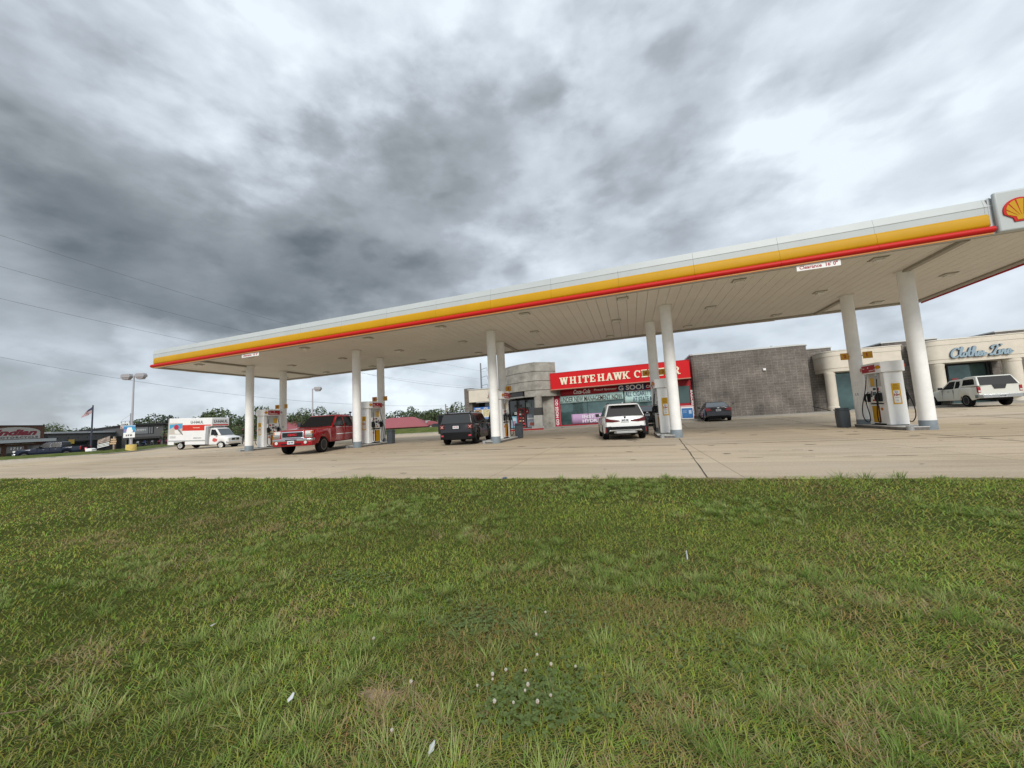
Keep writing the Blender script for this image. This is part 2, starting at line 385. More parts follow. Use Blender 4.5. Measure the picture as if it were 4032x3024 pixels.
# joints in the paving: sealed, wobbling, broken strips
rj = random.Random(3)
def joint(mb, a, b, wdt=.03, gap=.0, wob=.03):
    a = Vector(a); b = Vector(b); L_ = (b-a).length; n = int(L_/.25); dv = (b-a)/n; nr = Vector((-dv.y, dv.x)).normalized()
    off = 0; k = []
    for i in range(n+1):
        off = off*.8+rj.uniform(-wob, wob)*.5; p = a+dv*i+nr*off; k.append((p, wdt*rj.uniform(.35, 1.2), rj.random() > gap))
    for (p, w0, ok), (q_, w1, _) in zip(k, k[1:]):
        if not ok: continue
        vs = [(p-nr*w0), (p+nr*w0), (q_+nr*w1), (q_-nr*w1)]
        mb.add([(v.x, v.y, G(v.x, v.y)+.005) for v in vs], [(0, 1, 2, 3)])
mb = MB()
joint(mb, (1.80, 17.0), (1.15, 7.0), .015, 0, .014)
for (x0, y0, x1, y1, g_, w_) in [(1.6, 13.95, 34, 14.5, .12, .035), (-45, 14.6, 1.6, 13.9, .45, .035), (-6, 14.05, 1.6, 13.93, .2, .04), (1.4, 11.6, 16, 11.5, .45, .012), (1.3, 10.1, 13, 10.0, .35, .014), (-3, 11.3, 1.4, 11.6, .55, .012),
        (-30, 24.6, 40, 24.0, .15, .035), (-40, 19.2, -28, 19.0, .3, .03), (-20, 28.6, 30, 28.4, .3, .03), (9, 11.9, 9.2, 30, .2, .025), (16, 20, 16.4, 33, .3, .02), (-8.3, 24.3, -8, 31, .3, .02), (3.1, 24.3, 3.4, 31, .3, .02), (12, 10, 20, 8.6, .3, .012), (-14, 24.3, -14, 31, .4, .02)]:
    joint(mb, (x0, y0), (x1, y1), w_, g_)
o = make('pavement_joints', mb, mat('joint_seal', (.085, .075, .062), .95, spec=.05), fixn=False); o['kind'] = 'structure'
# soiled worn strip where lawn meets slab
mb = MB(); re_ = random.Random(8); k0 = None
for i in range(240):
    x = -46+i*.28; a_ = .03+.10*re_.random()**2+.05*max(0, math.sin(x*1.7)+math.sin(x*.63))
    mb.v += [(x, 6.99, G(x, 7)+.006), (x, 7.13+a_, G(x, 7.1)+.006)]
    if i: mb.f.append((2*i-2, 2*i, 2*i+1, 2*i-1)); mb.m.append(0)
o = make('edge_dirt', mb, mat('edge_dirt', (.16, .125, .075), .95, var=.4, vscale=14, bump=.5, bscale=50), fixn=False); o['kind'] = 'structure'
# oil drips and tyre marks on the slab by the islands
def blot(mb, x, y, r, k=1.0):
    n = 14; ph = re_.random()*6; c = len(mb.v); mb.v.append((x, y, G(x, y)+.0062+re_.random()*.0006))
    for i in range(n):
        a = 2*PI*i/n; rr = r*(1+.25*math.sin(2*a+ph)+.18*math.sin(5*a+ph*2)); xx, yy = x+rr*math.cos(a)*k, y+rr*math.sin(a); mb.v.append((xx, yy, G(xx, yy)+.0062))
    for i in range(n): mb.f.append((c, c+1+i, c+1+(i+1) % n)); mb.m.append(0)
mb = MB()
for cx_ in (-23.8, -15.2, -6.7, 1.8, 10.3):
    for k in range(15): blot(mb, cx_+re_.choice((-1, 1))*re_.uniform(1.5, 3.0), re_.uniform(15.0, 24), re_.uniform(.04, .22)*re_.random()+.03, re_.uniform(1, 2.2))
for k in range(60): blot(mb, re_.uniform(-20, 16), re_.uniform(8, 15), re_.uniform(.015, .07), re_.uniform(1, 2))
o = make('oil_stains', mb, mat('oil_stain', (.20, .165, .125), .8, var=.25, vscale=8, coord='World'), fixn=False); o['kind'] = 'structure'
# parking bay stripes and worn white marks
mb = MB()
def stripe(mb, a, b, w_, z=.005):
    a = Vector(a); b = Vector(b); n = max(2, int((b-a).length/.8)); d_ = (b-a)/n; nr = Vector((-d_.y, d_.x)).normalized()*w_/2
    for i in range(n):
        p = a+d_*i; q_ = a+d_*(i+.94)
        mb.add([(v.x, v.y, G(v.x, v.y)+z+.004) for v in (p-nr, p+nr, q_+nr, q_-nr)], [(0, 1, 2, 3)])
for x in np.arange(-12, 28, 2.75): stripe(mb, (x+.3, 28.6), (x+.3, 32.9), .09)
o = make('parking_stripes', mb, mat('worn_yellow_paint', (.40, .34, .20), .85, var=.25, vscale=4), fixn=False); o['kind'] = 'structure'
mb = MB(); stripe(mb, (8.6, 9.35), (10.2, 9.2), .05); stripe(mb, (10.9, 9.25), (13.5, 9.1), .05); stripe(mb, (7.2, 8.55), (7.9, 8.5), .03)
o = make('chalk_marks', mb, mat('worn_white_paint', (.60, .58, .54), .85, var=.2, vscale=9), fixn=False); o['kind'] = 'structure'
# kerbed sidewalk before the shops
mb = MB()
for x0 in np.arange(-18, 36, 2.0):
    yf = 32.2 if x0 < -7.5 else 33.0
    mb.box(x0, x0+1.996, yf, 37.5, walk_z(x0)-.4, walk_z(x0), dzr=.024)
struct('sidewalk', mb, mat('sidewalk_concrete', (.34, .32, .285), .9, var=.12, vscale=.7, coord='World'))
mb = MB(); mb.box(-11.9, -7.6, 32.08, 32.2, -.2, walk_z(-11.9)+.004, dzr=.05)
struct('kerb_red', mb, mat('kerb_red_paint', (.42, .03, .035), .7, var=.2, vscale=3))
# berm with kerb on the left, and the grassed mound behind the forecourt
def ribbon(name, pts, offs, zf, m, closed=False):
    mb = MB(); n = len(pts); k = len(offs)
    P_ = [Vector(p) for p in pts]
    for i, p in enumerate(P_):
        d_ = (P_[min(i+1, n-1)]-P_[max(i-1, 0)]).normalized(); nr = Vector((-d_.y, d_.x))
        for j, (o_, h) in enumerate(offs):
            q_ = p+nr*o_; mb.v.append((q_.x, q_.y, zf(q_.x, q_.y)+h))
    for i in range(n-1):
        for j in range(k-1): mb.f.append((i*k+j, i*k+j+1, (i+1)*k+j+1, (i+1)*k+j)); mb.m.append(0)
    o = make(name, mb, m, fixn=True); o['kind'] = 'structure'; return o
def dens(pts, n=8):
    out = []
    for a, b in zip(pts, pts[1:]):
        for i in range(n): out.append((a[0]+(b[0]-a[0])*i/n, a[1]+(b[1]-a[1])*i/n))
    return out+[pts[-1]]
KP = dens(KERB)
KP2 = [(-64, 11), (-62, 15)]+KP
zl = lambda x, y: -.37
ribbon('kerb_strip', KP2, [(-.02, -.1), (0, .13), (.16, .14), (.17, .05)], zl, concrete_kerb)
ribbon('verge', KP2, [(.165, .10), (.5, .20), (1.2, .34), (2.2, .42), (4.2, .12), (6, -.30), (9, -.5)], zl, turf)
MK = [(-90, 60), (-62, 49), (-45, 45.2), (-32, 42.4), (-28, 41.7), (-24, 41.0), (-20, 41.5), (-17.8, 44), (-17, 50)]
MKD = dens(MK)[::-1]
ribbon('mound_kerb', MKD, [(.02, -.1), (0, .12), (-.15, .13), (-.16, .0)], G, concrete_kerb)
ribbon('grass_mound', MKD, [(-.155, .10), (-.8, .40), (-2.5, .72), (-6, .74), (-12, .40), (-30, .0)], G, turf)
# ---------------------------------------------------------------- canopy
XL, XR, YF, YB = -27.9, 14.4, 14.56, 23.9
CX = [-23.83, -15.25, -6.68, 1.78, 10.30]; CYF, CYB, CSX = 17.64, 20.52, -.52
def T(x): return 5.866+.01274*x
def pecten(parent, loc, size, rz=0, th=.02, local=True):
    cx_, cy_, r_ = 0, .44, .5
    out = [(cx_+r_*math.cos(R(a)), cy_+r_*.96*math.sin(R(a))) for a in range(-22, 203, 9)]
    out = out+[(-.25, .15), (-.215, 0), (.215, 0), (.25, .15)]
    mb = MB(); mb.prism([(x*size, y*size) for x, y in out], 'y', -th, 0, red)
    rib = MB(); rr = .425; bx, by = 0, .10
    def hit(a):
        dx, dy = math.cos(a), math.sin(a); ox, oy = bx-cx_, by-cy_; b_ = ox*dx+oy*dy; c_ = ox*ox+oy*oy-rr*rr
        t = -b_+math.sqrt(b_*b_-c_); return bx+dx*t, by+dy*t*.99
    n = 7; a0, a1 = R(24), R(156); st = (a1-a0)/n
    for k in range(n):
        aa, ab = a0+st*k+R(1.9), a0+st*(k+1)-R(1.9); am = (aa+ab)/2
        pts = [(bx+.10*math.cos(aa), by+.10*math.sin(aa)), hit(aa), hit(am), hit(ab), (bx+.10*math.cos(ab), by+.10*math.sin(ab))]
        rib.prism([(x*size, y*size) for x, y in pts], 'y', -th-.005-.0004*k, -th+.002)
    rib.prism([(x*size, y*size) for x, y in ((-.15, .055), (.15, .055), (.17, .17), (.10, .215), (0, .235), (-.10, .215), (-.17, .17))], 'y', -th-.009, -th+.001)
    o = make('emblem', mb, red, parent, world=False); o.location = loc; o.rotation_euler = (0, 0, rz)
    r2 = make('emblem_ribs', rib, yellow, o, world=False)
    return o
can = empty('fuel_canopy', ((XL+XR)/2, 19.2, 0), 'long white fuel station canopy with yellow and red fascia bands on ten round columns', 'canopy')
# fascia: profile (outward, z) swept round the four sides; long sides slope gently
def fascia_run(name, prof, m, x0, x1, side, th_close=True, seams=2.67, seam0=5.24, gap=.006):
    """side 'f' front, 'b' back, 'l' left, 'r' right"""
    mb = MB()
    if side in 'fb':
        cuts = [x0]; k = seam0
        while k-seams > x0: k -= seams
        while k < x1-.2:
            if k > x0+.2: cuts.append(k)
            k += seams
        cuts.append(x1)
        for a, b in zip(cuts, cuts[1:]):
            a_ = a+gap/2; b_ = b-gap/2; n = len(prof)
            def P3(x, o_, z): return (x, YF-o_, T(x)+z) if side == 'f' else (x, YB+o_, T(x)+z)
            vs = [P3(a_, *p) for p in prof]+[P3(b_, *p) for p in prof]
            mb.add(vs, [tuple(range(n)), tuple(range(n, 2*n))[::-1]]+[(i, n+i, n+(i+1) % n, (i+1) % n) for i in range(n)])
    else:
        prof = [(a_, z_-(.10 if side == 'r' and prof is not Wp else 0)) for a_, z_ in prof]
        n = len(prof); ys_ = [x0+(x1-x0)*i/4 for i in range(5)]
        for a, b in zip(ys_, ys_[1:]):
            def P3(y, o_, z): return (XL-o_, y, T(XL)+z) if side == 'l' else (XR+o_, y, T(XR)+z)
            vs = [P3(a+gap/2, *p) for p in prof]+[P3(b-gap/2, *p) for p in prof]
            mb.add(vs, [tuple(range(n)), tuple(range(n, 2*n))[::-1]]+[(i, n+i, n+(i+1) % n, (i+1) % n) for i in range(n)])
    return mb
Wp = [(-.10, -.06), (.0, -.06), (.0, .79), (.012, .795), (.012, .81), (-.045, 1.06), (-.10, 1.06)]
Yp = [(.004, .165)]+[(.004+.075*math.sin(PI*t/10)**.35*(1-.25*t/10), .165+.405*t/10) for t in range(1, 10)]+[(.004, .57)]
Rp = [(.03+.095*math.cos(R(a)), .075+.095*math.sin(R(a))) for a in range(-90, 91, 15)]+[(.006, .17), (.006, -.02)]
Tp = [(.006, -.062), (.05, -.062), (.05, -.022), (.006, -.022)]
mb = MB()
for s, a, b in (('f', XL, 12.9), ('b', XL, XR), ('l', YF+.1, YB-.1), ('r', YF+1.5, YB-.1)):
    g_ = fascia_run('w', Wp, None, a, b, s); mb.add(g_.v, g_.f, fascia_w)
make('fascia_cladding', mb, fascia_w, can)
mb = MB()
for s, a, b in (('f', XL+.18, 10.62), ('b', XL+.2, XR-.2), ('r', YF+1.7, YB-.2)):
    make('yellow_band', fascia_run('w', Yp, None, a, b, s), yellow, can, smooth=40)
mb = MB()
for s, a, b in (('f', XL-.05, 10.69), ('b', XL, XR), ('r', YF+1.7, YB)):
    make('red_band', fascia_run('w', Rp, None, a, b, s), red, can, smooth=40)
mb = MB()
for s, a, b in (('f', XL+.05, 10.66), ('b', XL, XR)):
    make('drip_edge', fascia_run('w', Tp, None, a, b, s), mat('orange_trim', (.62, .25, .06), .5), can)
# soffit panels running across, narrow shadow gaps between them
mb = MB(); x = XL+.12; pw = .405
while x < XR-.12:
    x1 = min(x+pw-.012, XR-.12); y0, y1 = YF+.12, YB-.12; z0, z1 = T(x)+.02, T(x1)+.02
    mb.add([(x, y0, z0), (x1, y0, z1), (x1, y1, z1), (x, y1, z0), (x, y0, z0+.04), (x1, y0, z1+.04), (x1, y1, z1+.04), (x, y1, z0+.04)],
           [(0, 1, 2, 3), (7, 6, 5, 4), (0, 4, 5, 1), (1, 5, 6, 2), (2, 6, 7, 3), (3, 7, 4, 0)])
    x += pw
make('soffit_cladding', mb, soffit_m, can)
mb = MB(); mb.add([(XL+.1, YF+.1, T(XL)+.085), (XR-.1, YF+.1, T(XR)+.085), (XR-.1, YB-.1, T(XR)+.085), (XL+.1, YB-.1, T(XL)+.085),
                   (XL+.1, YF+.1, T(XL)+.9), (XR-.1, YF+.1, T(XR)+.9), (XR-.1, YB-.1, T(XR)+.9), (XL+.1, YB-.1, T(XL)+.9)],
                  [(0, 3, 2, 1), (4, 5, 6, 7), (0, 1, 5, 4), (1, 2, 6, 5), (2, 3, 7, 6), (3, 0, 4, 7)])
make('roof_deck', mb, darkm, can)
# gutter trim round the soffit's inner edge, drain boxes from some columns to the edge
mb = MB()
trim = mat('soffit_trim', (.34, .315, .265), .6)
for a, b in ((XL+.12, XR-.12),):
    for y0, y1 in ((YF+.11, YF+.22), (YB-.26, YB-.11)):
        n = 1; mb.add([(a, y0, T(a)-.05), (b, y0, T(b)-.05), (b, y1, T(b)-.05), (a, y1, T(a)-.05), (a, y0, T(a)+.018), (b, y0, T(b)+.018), (b, y1, T(b)+.018), (a, y1, T(a)+.018)],
                      [(0, 3, 2, 1), (4, 5, 6, 7), (0, 1, 5, 4), (1, 2, 6, 5), (2, 3, 7, 6), (3, 0, 4, 7)])
mb.box(XL+.11, XL+.26, YF+.225, YB-.265, T(XL)-.055, T(XL)+.018); mb.box(XR-.26, XR-.11, YF+.225, YB-.265, T(XR)-.055, T(XR)+.018)
make('edge_trim', mb, trim, can)
for i in (0, 2, 4):
    for yy0, yy1, xx in ((YF+.23, CYF-.2, CX[i]-.08), (CYB+.2, YB-.27, CX[i]+CSX+.1)):
        if i == 2 and yy0 < 17: continue
        mb = MB(); mb.box(xx-.10, xx+.10, yy0, yy1, T(xx)-.075, T(xx)+.016); make('drain_box', mb, trim, can)
# recessed canopy lights
def light_fix(x, y):
    mb = MB(); z = T(x)+.018
    mb.box(x-.23, x+.23, y-.19, y+.19, z-.020, z, trim); mb.box(x-.18, x+.18, y-.155, y+.155, z-.055, z-.0205, soffit_m); mb.box(x-.13, x+.13, y-.12, y+.12, z-.10, z-.0555, mat('fixture_lens', (.72, .70, .64), .25))
    o = make('ceiling_light', mb, None, can, bevel=.01); return o
for y_, xs_ in ((15.47, [-25.2+4.2*i for i in range(10)]), (19.04, [-26.1+4.285*i for i in range(10)]), (22.8, [-26.9+4.33*i for i in range(10)])):
    for x_ in xs_: light_fix(x_, y_)
# columns
for i, xc in enumerate(CX):
    for yy, sx in ((CYF, 0), (CYB, CSX)):
        x_ = xc+sx; mb = MB(); mb.lathe([(.235, .33), (.235, T(x_)+.015)], (x_, yy, 0), n=32)
        c_ = make('column', mb, colwhite, can, smooth=40)
        mb = MB(); mb.lathe([(.245, 0), (.245, .335), (.238, .345)], (x_, yy, 0), n=32); make('column_base', mb, grey_base, c_, smooth=40)
        mb = MB(); mb.lathe([(.30, T(x_)-.012), (.30, T(x_)+.012)], (x_, yy, 0), n=32); make('collar', mb, soffit_m, c_, smooth=40)
        if i in (0, 1, 4) and sx:   # worn service notices down the back column's face
            mb = MB(); s_ = -1 if i == 4 else 1
            for k, z in enumerate((1.98, 1.92, 1.86, 1.70, 1.60, 1.28, 1.22, 1.16, 1.08, 1.02, .95)):
                a = R(-90+s_*42); mb.add([(x_+.237*math.cos(a+da), yy+.237*math.sin(a+da), z+dz) for da, dz in ((-.22, 0), (.2, 0), (.2, .016), (-.22, .016))], [(0, 1, 2, 3)])
            make('notice_lettering', mb, mat('faded_print', (.38, .38, .38), .7), c_)
            mb = MB(); a = R(-90+s_*50); mb.add([(x_+.238*math.cos(a+da), yy+.238*math.sin(a+da), z) for da, z in ((-.2, 1.40), (.2, 1.40), (.2, 1.52), (-.2, 1.52))], [(0, 1, 2, 3)])
            make('access_sticker', mb, mat('sticker_blue', (.02, .06, .25), .5), c_)
# corner emblem box
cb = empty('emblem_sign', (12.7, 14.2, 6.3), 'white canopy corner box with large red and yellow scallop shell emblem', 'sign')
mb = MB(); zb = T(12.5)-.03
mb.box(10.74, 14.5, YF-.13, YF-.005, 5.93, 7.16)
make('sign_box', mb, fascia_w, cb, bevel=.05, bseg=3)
mb = MB(); mb.box(10.66, 10.735, YF-.006, YF-.001, T(10.8)+.02, T(10.8)+1.06); make('side_panel', mb, steel, cb)
pecten(cb, (11.25-12.7, YF-.132-14.2, 6.17-6.3), .77, th=.03)
# clearance boards hung under the fascia
def clearance(x, y, wd, rz, label, read=True, zoff=-.13):
    t = empty('clearance_sign', (x, y, T(x)+zoff-.04), label, 'sign', 'clearance boards hung under the canopy edge', rz=rz)
    mb = MB(); mb.box(-wd/2, wd/2, -.012, .012, -.10, .10); make('board', mb, white_sign, t, world=False)
    if read: ltext("Clearance  16' 0\"", darkred, t, (-wd/2+.08, -.013, -.058), width=wd-.16, height=.125, ext=.004, bold=.02)
    mb = MB()
    for sx in (-1, 1): mb.cyl((sx*wd*.35, 0, .10), (sx*wd*.35, 0, .165), .012, n=6)
    make('hanger', mb, steel, t, world=False)
clearance(6.32, YF+.03, 1.23, 0, 'white clearance board with red lettering hung under the wide near end of the fascia')
clearance(-19.7, YF+.03, 1.27, 0, 'white clearance board hung under the front fascia towards its far left end')
clearance(XL+.0, 17.0, 1.3, R(-90), 'clearance board seen edge-on under the left end of the canopy', True, .07)
clearance(-26.1, YB+.05, 1.5, R(180), 'back of the clearance board under the rear edge by the far left corner', True, .06)
clearance(7.4, YB+.05, 1.25, R(180), 'back of the clearance board under the rear edge above the brick wall', True, .06)
# pump number plates on the rear columns
WHERE = dict(zip(CX, ('at the far left island', 'behind the red pickup', 'beside the grey hatchback', 'in front of the red storefront', 'in front of the cream shop')))
NUM = [('10', '9'), ('8', '7'), ('6', '5'), ('4', '3'), ('2', '1')]
plate_y = mat('plate_yellow', (.55, .27, .012), .45)
for (a, b), xc in zip(NUM, CX):
    for s_, n_ in ((-1, a), (1, b)):
        x_ = xc+CSX+s_*.42
        t = empty('pump_number_sign', (x_, CYB-.12, 3.2 if xc > 0 else 2.95), 'yellow plate %s on the %s of the rear column %s' % (n_, 'left' if s_ < 0 else 'right', WHERE[xc]), 'sign', 'yellow pump number plates', rz=R(-8*s_))
        mb = MB(); mb.box(-.165, .165, -.01, .01, -.15, .15); make('plate', mb, plate_y, t, world=False)
        mb = MB(); mb.box(-s_*.25, -s_*.165, .012, .05, -.02, .02); make('bracket', mb, darkm, t, world=False)
        ltext(n_, darkred, t, (-.045*len(n_), -.0105, -.07), height=.15, ext=.004, bold=.03)

# ---------------------------------------------------------------- fuel dispensers
disp_w = mat('dispenser_white', (.82, .83, .82), .38, var=.04, vscale=2.5)
disp_g = mat('dispenser_grey', (.50, .51, .50), .4, var=.05, vscale=4)
screen = mat('screen_dark', (.05, .075, .085), .1, spec=.8)
promo_y = mat('promo_yellow', (.70, .40, .02), .4)
grade = [mat('grade_yellow', (.70, .50, .05), .4), mat('grade_cream', (.75, .65, .4), .4), mat('grade_red', (.5, .05, .03), .4)]
def make_dispenser():
    t = empty('fuel_dispenser', (0, 0, 0))
    mb = MB(); pl = []
    for a in range(180, 361, 15): pl.append((.47*math.cos(R(a)), -1.30+.32*math.sin(R(a))))
    for a in range(0, 181, 15): pl.append((.47*math.cos(R(a)), 1.22+.32*math.sin(R(a))))
    mb.prism(pl, 'z', -.02, .105); make('island_kerb', mb, mat('island_side', (.16, .15, .14), .8, var=.3, vscale=6), t, world=False)
    mb = MB(); mb.prism([(x*1.02, y*1.01) for x, y in pl], 'z', .107, .135); make('island_cap', mb, mat('island_cap_metal', (.52, .52, .50), .5, var=.12, vscale=5), t, world=False)
    mb = MB(); mb.lathe([(.10, 0), (.10, .15), (.08, .16)], (-.30, -1.52, 0), n=14); make('corner_post', mb, steel, t, world=False, smooth=40)
    mb = MB(); mb.box(-.27, .27, -.55, .55, .136, .20); make('plinth', mb, black, t, world=False)
    # end pylons (wide white panels) and the recessed middle
    for s_ in (-1, 1):
        mb = MB(); mb.prism([(-.29, s_*.36), (.29, s_*.36), (.29, s_*.56), (.22, s_*.60), (-.22, s_*.60), (-.29, s_*.56)], 'z', .16, 2.27)
        make('end_pylon', mb, disp_w, t, world=False, bevel=.012)
    mb = MB(); mb.box(-.225, .225, -.358, .358, 1.72, 2.269); make('upper_panel', mb, disp_g, t, world=False)
    mb = MB(); mb.box(-.275, .275, -.357, .357, .205, 1.02); make('lower_cabinet', mb, disp_w, t, world=False, bevel=.008)
    mb = MB(); pro = [(-.26, 1.03), (.26, 1.03), (.335, 1.07), (.335, 1.12), (.29, 1.72), (-.29, 1.72), (-.335, 1.12), (-.335, 1.07)]
    mb.prism(pro, 'y', -.355, .355); make('console', mb, disp_w, t, world=False, bevel=.01)
    mb = MB(); mb.box(-.31, .31, -.35, .35, 1.0, 1.028, black); make('console_shelf', mb, black, t, world=False)
    # header with bowed ends
    hp = [(-.42, -.42), (-.36, -.58), (-.2, -.68), (0, -.71), (.2, -.68), (.36, -.58), (.42, -.42), (.42, .42), (.36, .58), (.2, .68), (0, .71), (-.2, .68), (-.36, .58), (-.42, .42)]
    mb = MB(); mb.prism(hp, 'z', 2.275, 2.70); make('header', mb, disp_w, t, world=False, bevel=.015)
    for s_ in (-1, 1):
        mb = MB(); mb.box(*(sorted((s_*.422, s_*.430))), -.385, .385, 2.33, 2.62); p_ = make('header_sign', mb, darkred, t, world=False)
        ltext('V-Power', white_sign, p_, (s_*.431, -s_*-.33 if s_ < 0 else -.33, 2.37), rz=90*s_, width=.34, height=.075, ext=.003, shear=.2, bold=.02)
        ltext('NITRO+', white_sign, p_, (s_*.431, -s_*.04 if s_ > 0 else -.04+.0, 2.375), rz=90*s_, width=.27, height=.045, ext=.003, shear=.2, bold=.02) if s_ > 0 else \
            ltext('NITRO+', white_sign, p_, (s_*.431, -.04, 2.375), rz=-90, width=.27, height=.045, ext=.003, shear=.2, bold=.02)
        ltext('Fuel', white_sign, p_, (s_*.431, -.33*s_, 2.49), rz=90*s_, width=.11, height=.05, ext=.003, bold=.02)
        mb = MB(); mb.lathe([(0, 0), (.03, 0), (.03, .004), (0, .004)], (s_*.431 if s_ > 0 else -.435, .0, 2.53), axis='x', n=12); make('roundel', mb, white_sign, p_, world=False)
        for sy in (-1, 1):
            e_ = pecten(t, (s_*.395, sy*.50, 2.41), .17, rz=(0 if sy < 0 else PI)+(R(62) if s_*sy < 0 else R(-62)), th=.014); e_.name = 'header_emblem'
            e_.location.x = s_*.40; e_.location.y = sy*.505
        # console face
        def face(y0, y1, z0, z1, m, nm, off=.004):
            def xx(z): return .335-.045*(z-1.12)/.60+off
            mb = MB(); mb.add([(s_*xx(z0), y0, z0), (s_*xx(z0), y1, z0), (s_*xx(z1), y1, z1), (s_*xx(z1), y0, z1), (s_*(xx(z0)-off), y0, z0), (s_*(xx(z0)-off), y1, z0), (s_*(xx(z1)-off), y1, z1), (s_*(xx(z1)-off), y0, z1)],
                              [(0, 1, 2, 3), (7, 6, 5, 4), (0, 4, 5, 1), (1, 5, 6, 2), (2, 6, 7, 3), (3, 7, 4, 0)])
            return make(nm, mb, m, t, world=False)
        face(-.05, .12, 1.58, 1.68, screen, 'price_display'); face(-.06, .13, 1.36, 1.52, screen, 'screen'); face(-.22, -.10, 1.38, 1.52, disp_g, 'card_reader')
        face(-.22, -.11, 1.55, 1.68, darkred, 'label_panel'); face(.16, .25, 1.30, 1.56, mat('keypad', (.12, .12, .13), .5), 'keypad')
        face(-.24, -.21+.13, 1.22, 1.33, ink, 'card_slot'); face(.0, .06, 1.22, 1.31, ink, 'receipt_slot')
        for k, gm in enumerate(grade): face(-.22+k*.125, -.11+k*.125, 1.13, 1.20, gm, 'grade_button', .006+.001*k)
        face(-.20, .18, 1.085, 1.12, mat('octane_label', (.75, .74, .6), .5), 'octane_label')
        # lower cabinet colour panels
        def flat(y0, y1, z0, z1, m, nm, x=.279, th=.004, par=None):
            mb = MB(); mb.box(*sorted((s_*x, s_*(x+th))), y0, y1, z0, z1); return make(nm, mb, m, par or t, world=False)
        flat(-.31*s_ if s_ > 0 else .0-.02, .02 if s_ > 0 else .31, .26, .93, yellow, 'yellow_panel') if False else None
        ya, yb_ = sorted((.34*(1), .0)); flat(ya, yb_, .24, .93, yellow, 'yellow_panel')
        flat(-.085, -.008, .24, .93, red, 'red_panel')
        e_ = pecten(t, (s_*.279, -.21, .74), .12, rz=R(90*s_), th=.008)
        # promo sheet on the recessed panel
        flat(.13*1, .34, 1.76, 2.1, promo_y, 'promo_sheet', x=.226)
        # nozzles in their boots
        for sy in (-1, 1):
            mb = MB(); y_ = sy*.34+(-.02 if sy > 0 else .02)
            mb.box(*sorted((s_*.30, s_*.40)), y_-.055, y_+.055, 1.10, 1.46)
            make('nozzle_boot', mb, black, t, world=False, bevel=.015)
            mb = MB(); xb = s_*.43; mb.tube([(xb-s_*.02, y_, 1.44), (xb+s_*.03, y_, 1.38), (xb+s_*.05, y_, 1.25), (xb+s_*.035, y_, 1.12)], .034, 8)
            mb.tube([(xb-s_*.03, y_, 1.46), (xb-s_*.06, y_, 1.52), (xb-s_*.10, y_, 1.50)], .014, 6); mb.box(*sorted((xb+s_*.055, xb+s_*.085)), y_-.012, y_+.012, 1.14, 1.34)
            make('nozzle', mb, black, t, world=False, smooth=50)
            pts = [(s_*.37, sy*.30, 2.27), (s_*.385, sy*.315, 1.95), (s_*.44, sy*.37, 1.5), (s_*.52, sy*.47, .95), (s_*.53, sy*.50, .55), (s_*.50, sy*.44, .33), (s_*.47, sy*.34, .255), (s_*.45, sy*.24, .33), (s_*.455, sy*.23, .60), (s_*.465, sy*.30, .95), (s_*.465, y_, 1.13)]
            sm = []
            for i in range(len(pts)-1):
                p0, p1, p2, p3 = [Vector(pts[min(max(j, 0), len(pts)-1)]) for j in (i-1, i, i+1, i+2)]
                for q_ in range(5):
                    u_ = q_/5; sm.append(.5*((2*p1)+(-p0+p2)*u_+(2*p0-5*p1+4*p2-p3)*u_*u_+(-p0+3*p1-3*p2+p3)*u_**3))
            sm.append(Vector(pts[-1])); mb = MB(); mb.tube(sm, .0165, 8, black)
            make('hose', mb, black, t, world=False, smooth=60)
            mb = MB(); mb.cyl((s_*.37, sy*.30, 2.275), (s_*.372, sy*.301, 2.13), .03, n=10); mb.cyl((s_*.373, sy*.302, 2.10), (s_*.376, sy*.304, 2.04), .026, n=10)
            make('breakaway_coupling', mb, steel, t, world=False, smooth=40)
    # promotional poster on both end pylons
    for sy in (-1, 1):
        mb = MB(); mb.box(-.135, .135, *sorted((sy*.601, sy*.605)), .97, 1.80); p_ = make('end_poster', mb, promo_y, t, world=False)
        mb = MB(); mb.box(-.095, .095, *sorted((sy*.606, sy*.609)), 1.02, 1.51, white_sign); make('poster_panel', mb, white_sign, p_, world=False, bevel=.012)
        rz = 0 if sy < 0 else 180
        k = -1 if sy < 0 else 1
        ltext('Save', ink, p_, (.05*k, sy*.610, 1.43), rz=rz, width=.10, height=.05, ext=.002, bold=.02)
        ltext('10\u00a2', darkred, p_, (.082*k, sy*.610, 1.27), rz=rz, width=.165, height=.125, ext=.002, bold=.045)
        mb = MB()
        for z, w_ in ((1.235, .075), (1.22, .06), (1.13, .03), (1.11, .04), (1.09, .035)): mb.box(-w_, w_, *sorted((sy*.6095, sy*.6105)), z, z+.007)
        make('small_print', mb, mat('grey_ink', (.2, .2, .2), .6), p_, world=False)
        mb = MB()
        for z, w_ in ((1.74, .07), (1.69, .095), (1.64, .10), (1.60, .085), (1.56, .095)): mb.box(-w_, w_, *sorted((sy*.6055, sy*.6065)), z, z+.02)
        make('poster_heading', mb, mat('ochre_print', (.30, .15, .02), .5), p_, world=False)
    return t
proto = make_dispenser()
DL = ['white fuel dispenser left of the red pickup, beside the first pair of columns', 'white fuel dispenser behind the red pickup, next to a dark bin',
      'white fuel dispenser beside the dark grey hatchback', 'white fuel dispenser between the white SUV and the red storefront',
      'white fuel dispenser in front of the cream shops, largest of the five']
for i, xc in enumerate(CX):
    o = proto if i == 0 else copy_tree(proto)
    o.location = (xc-.28, 19.25, 0); o.rotation_euler = (0, 0, R(0)); o.scale = (1.06, 1.14, 1.0)
    tag(o, DL[i], 'fuel dispenser', 'white dispensers on the islands')
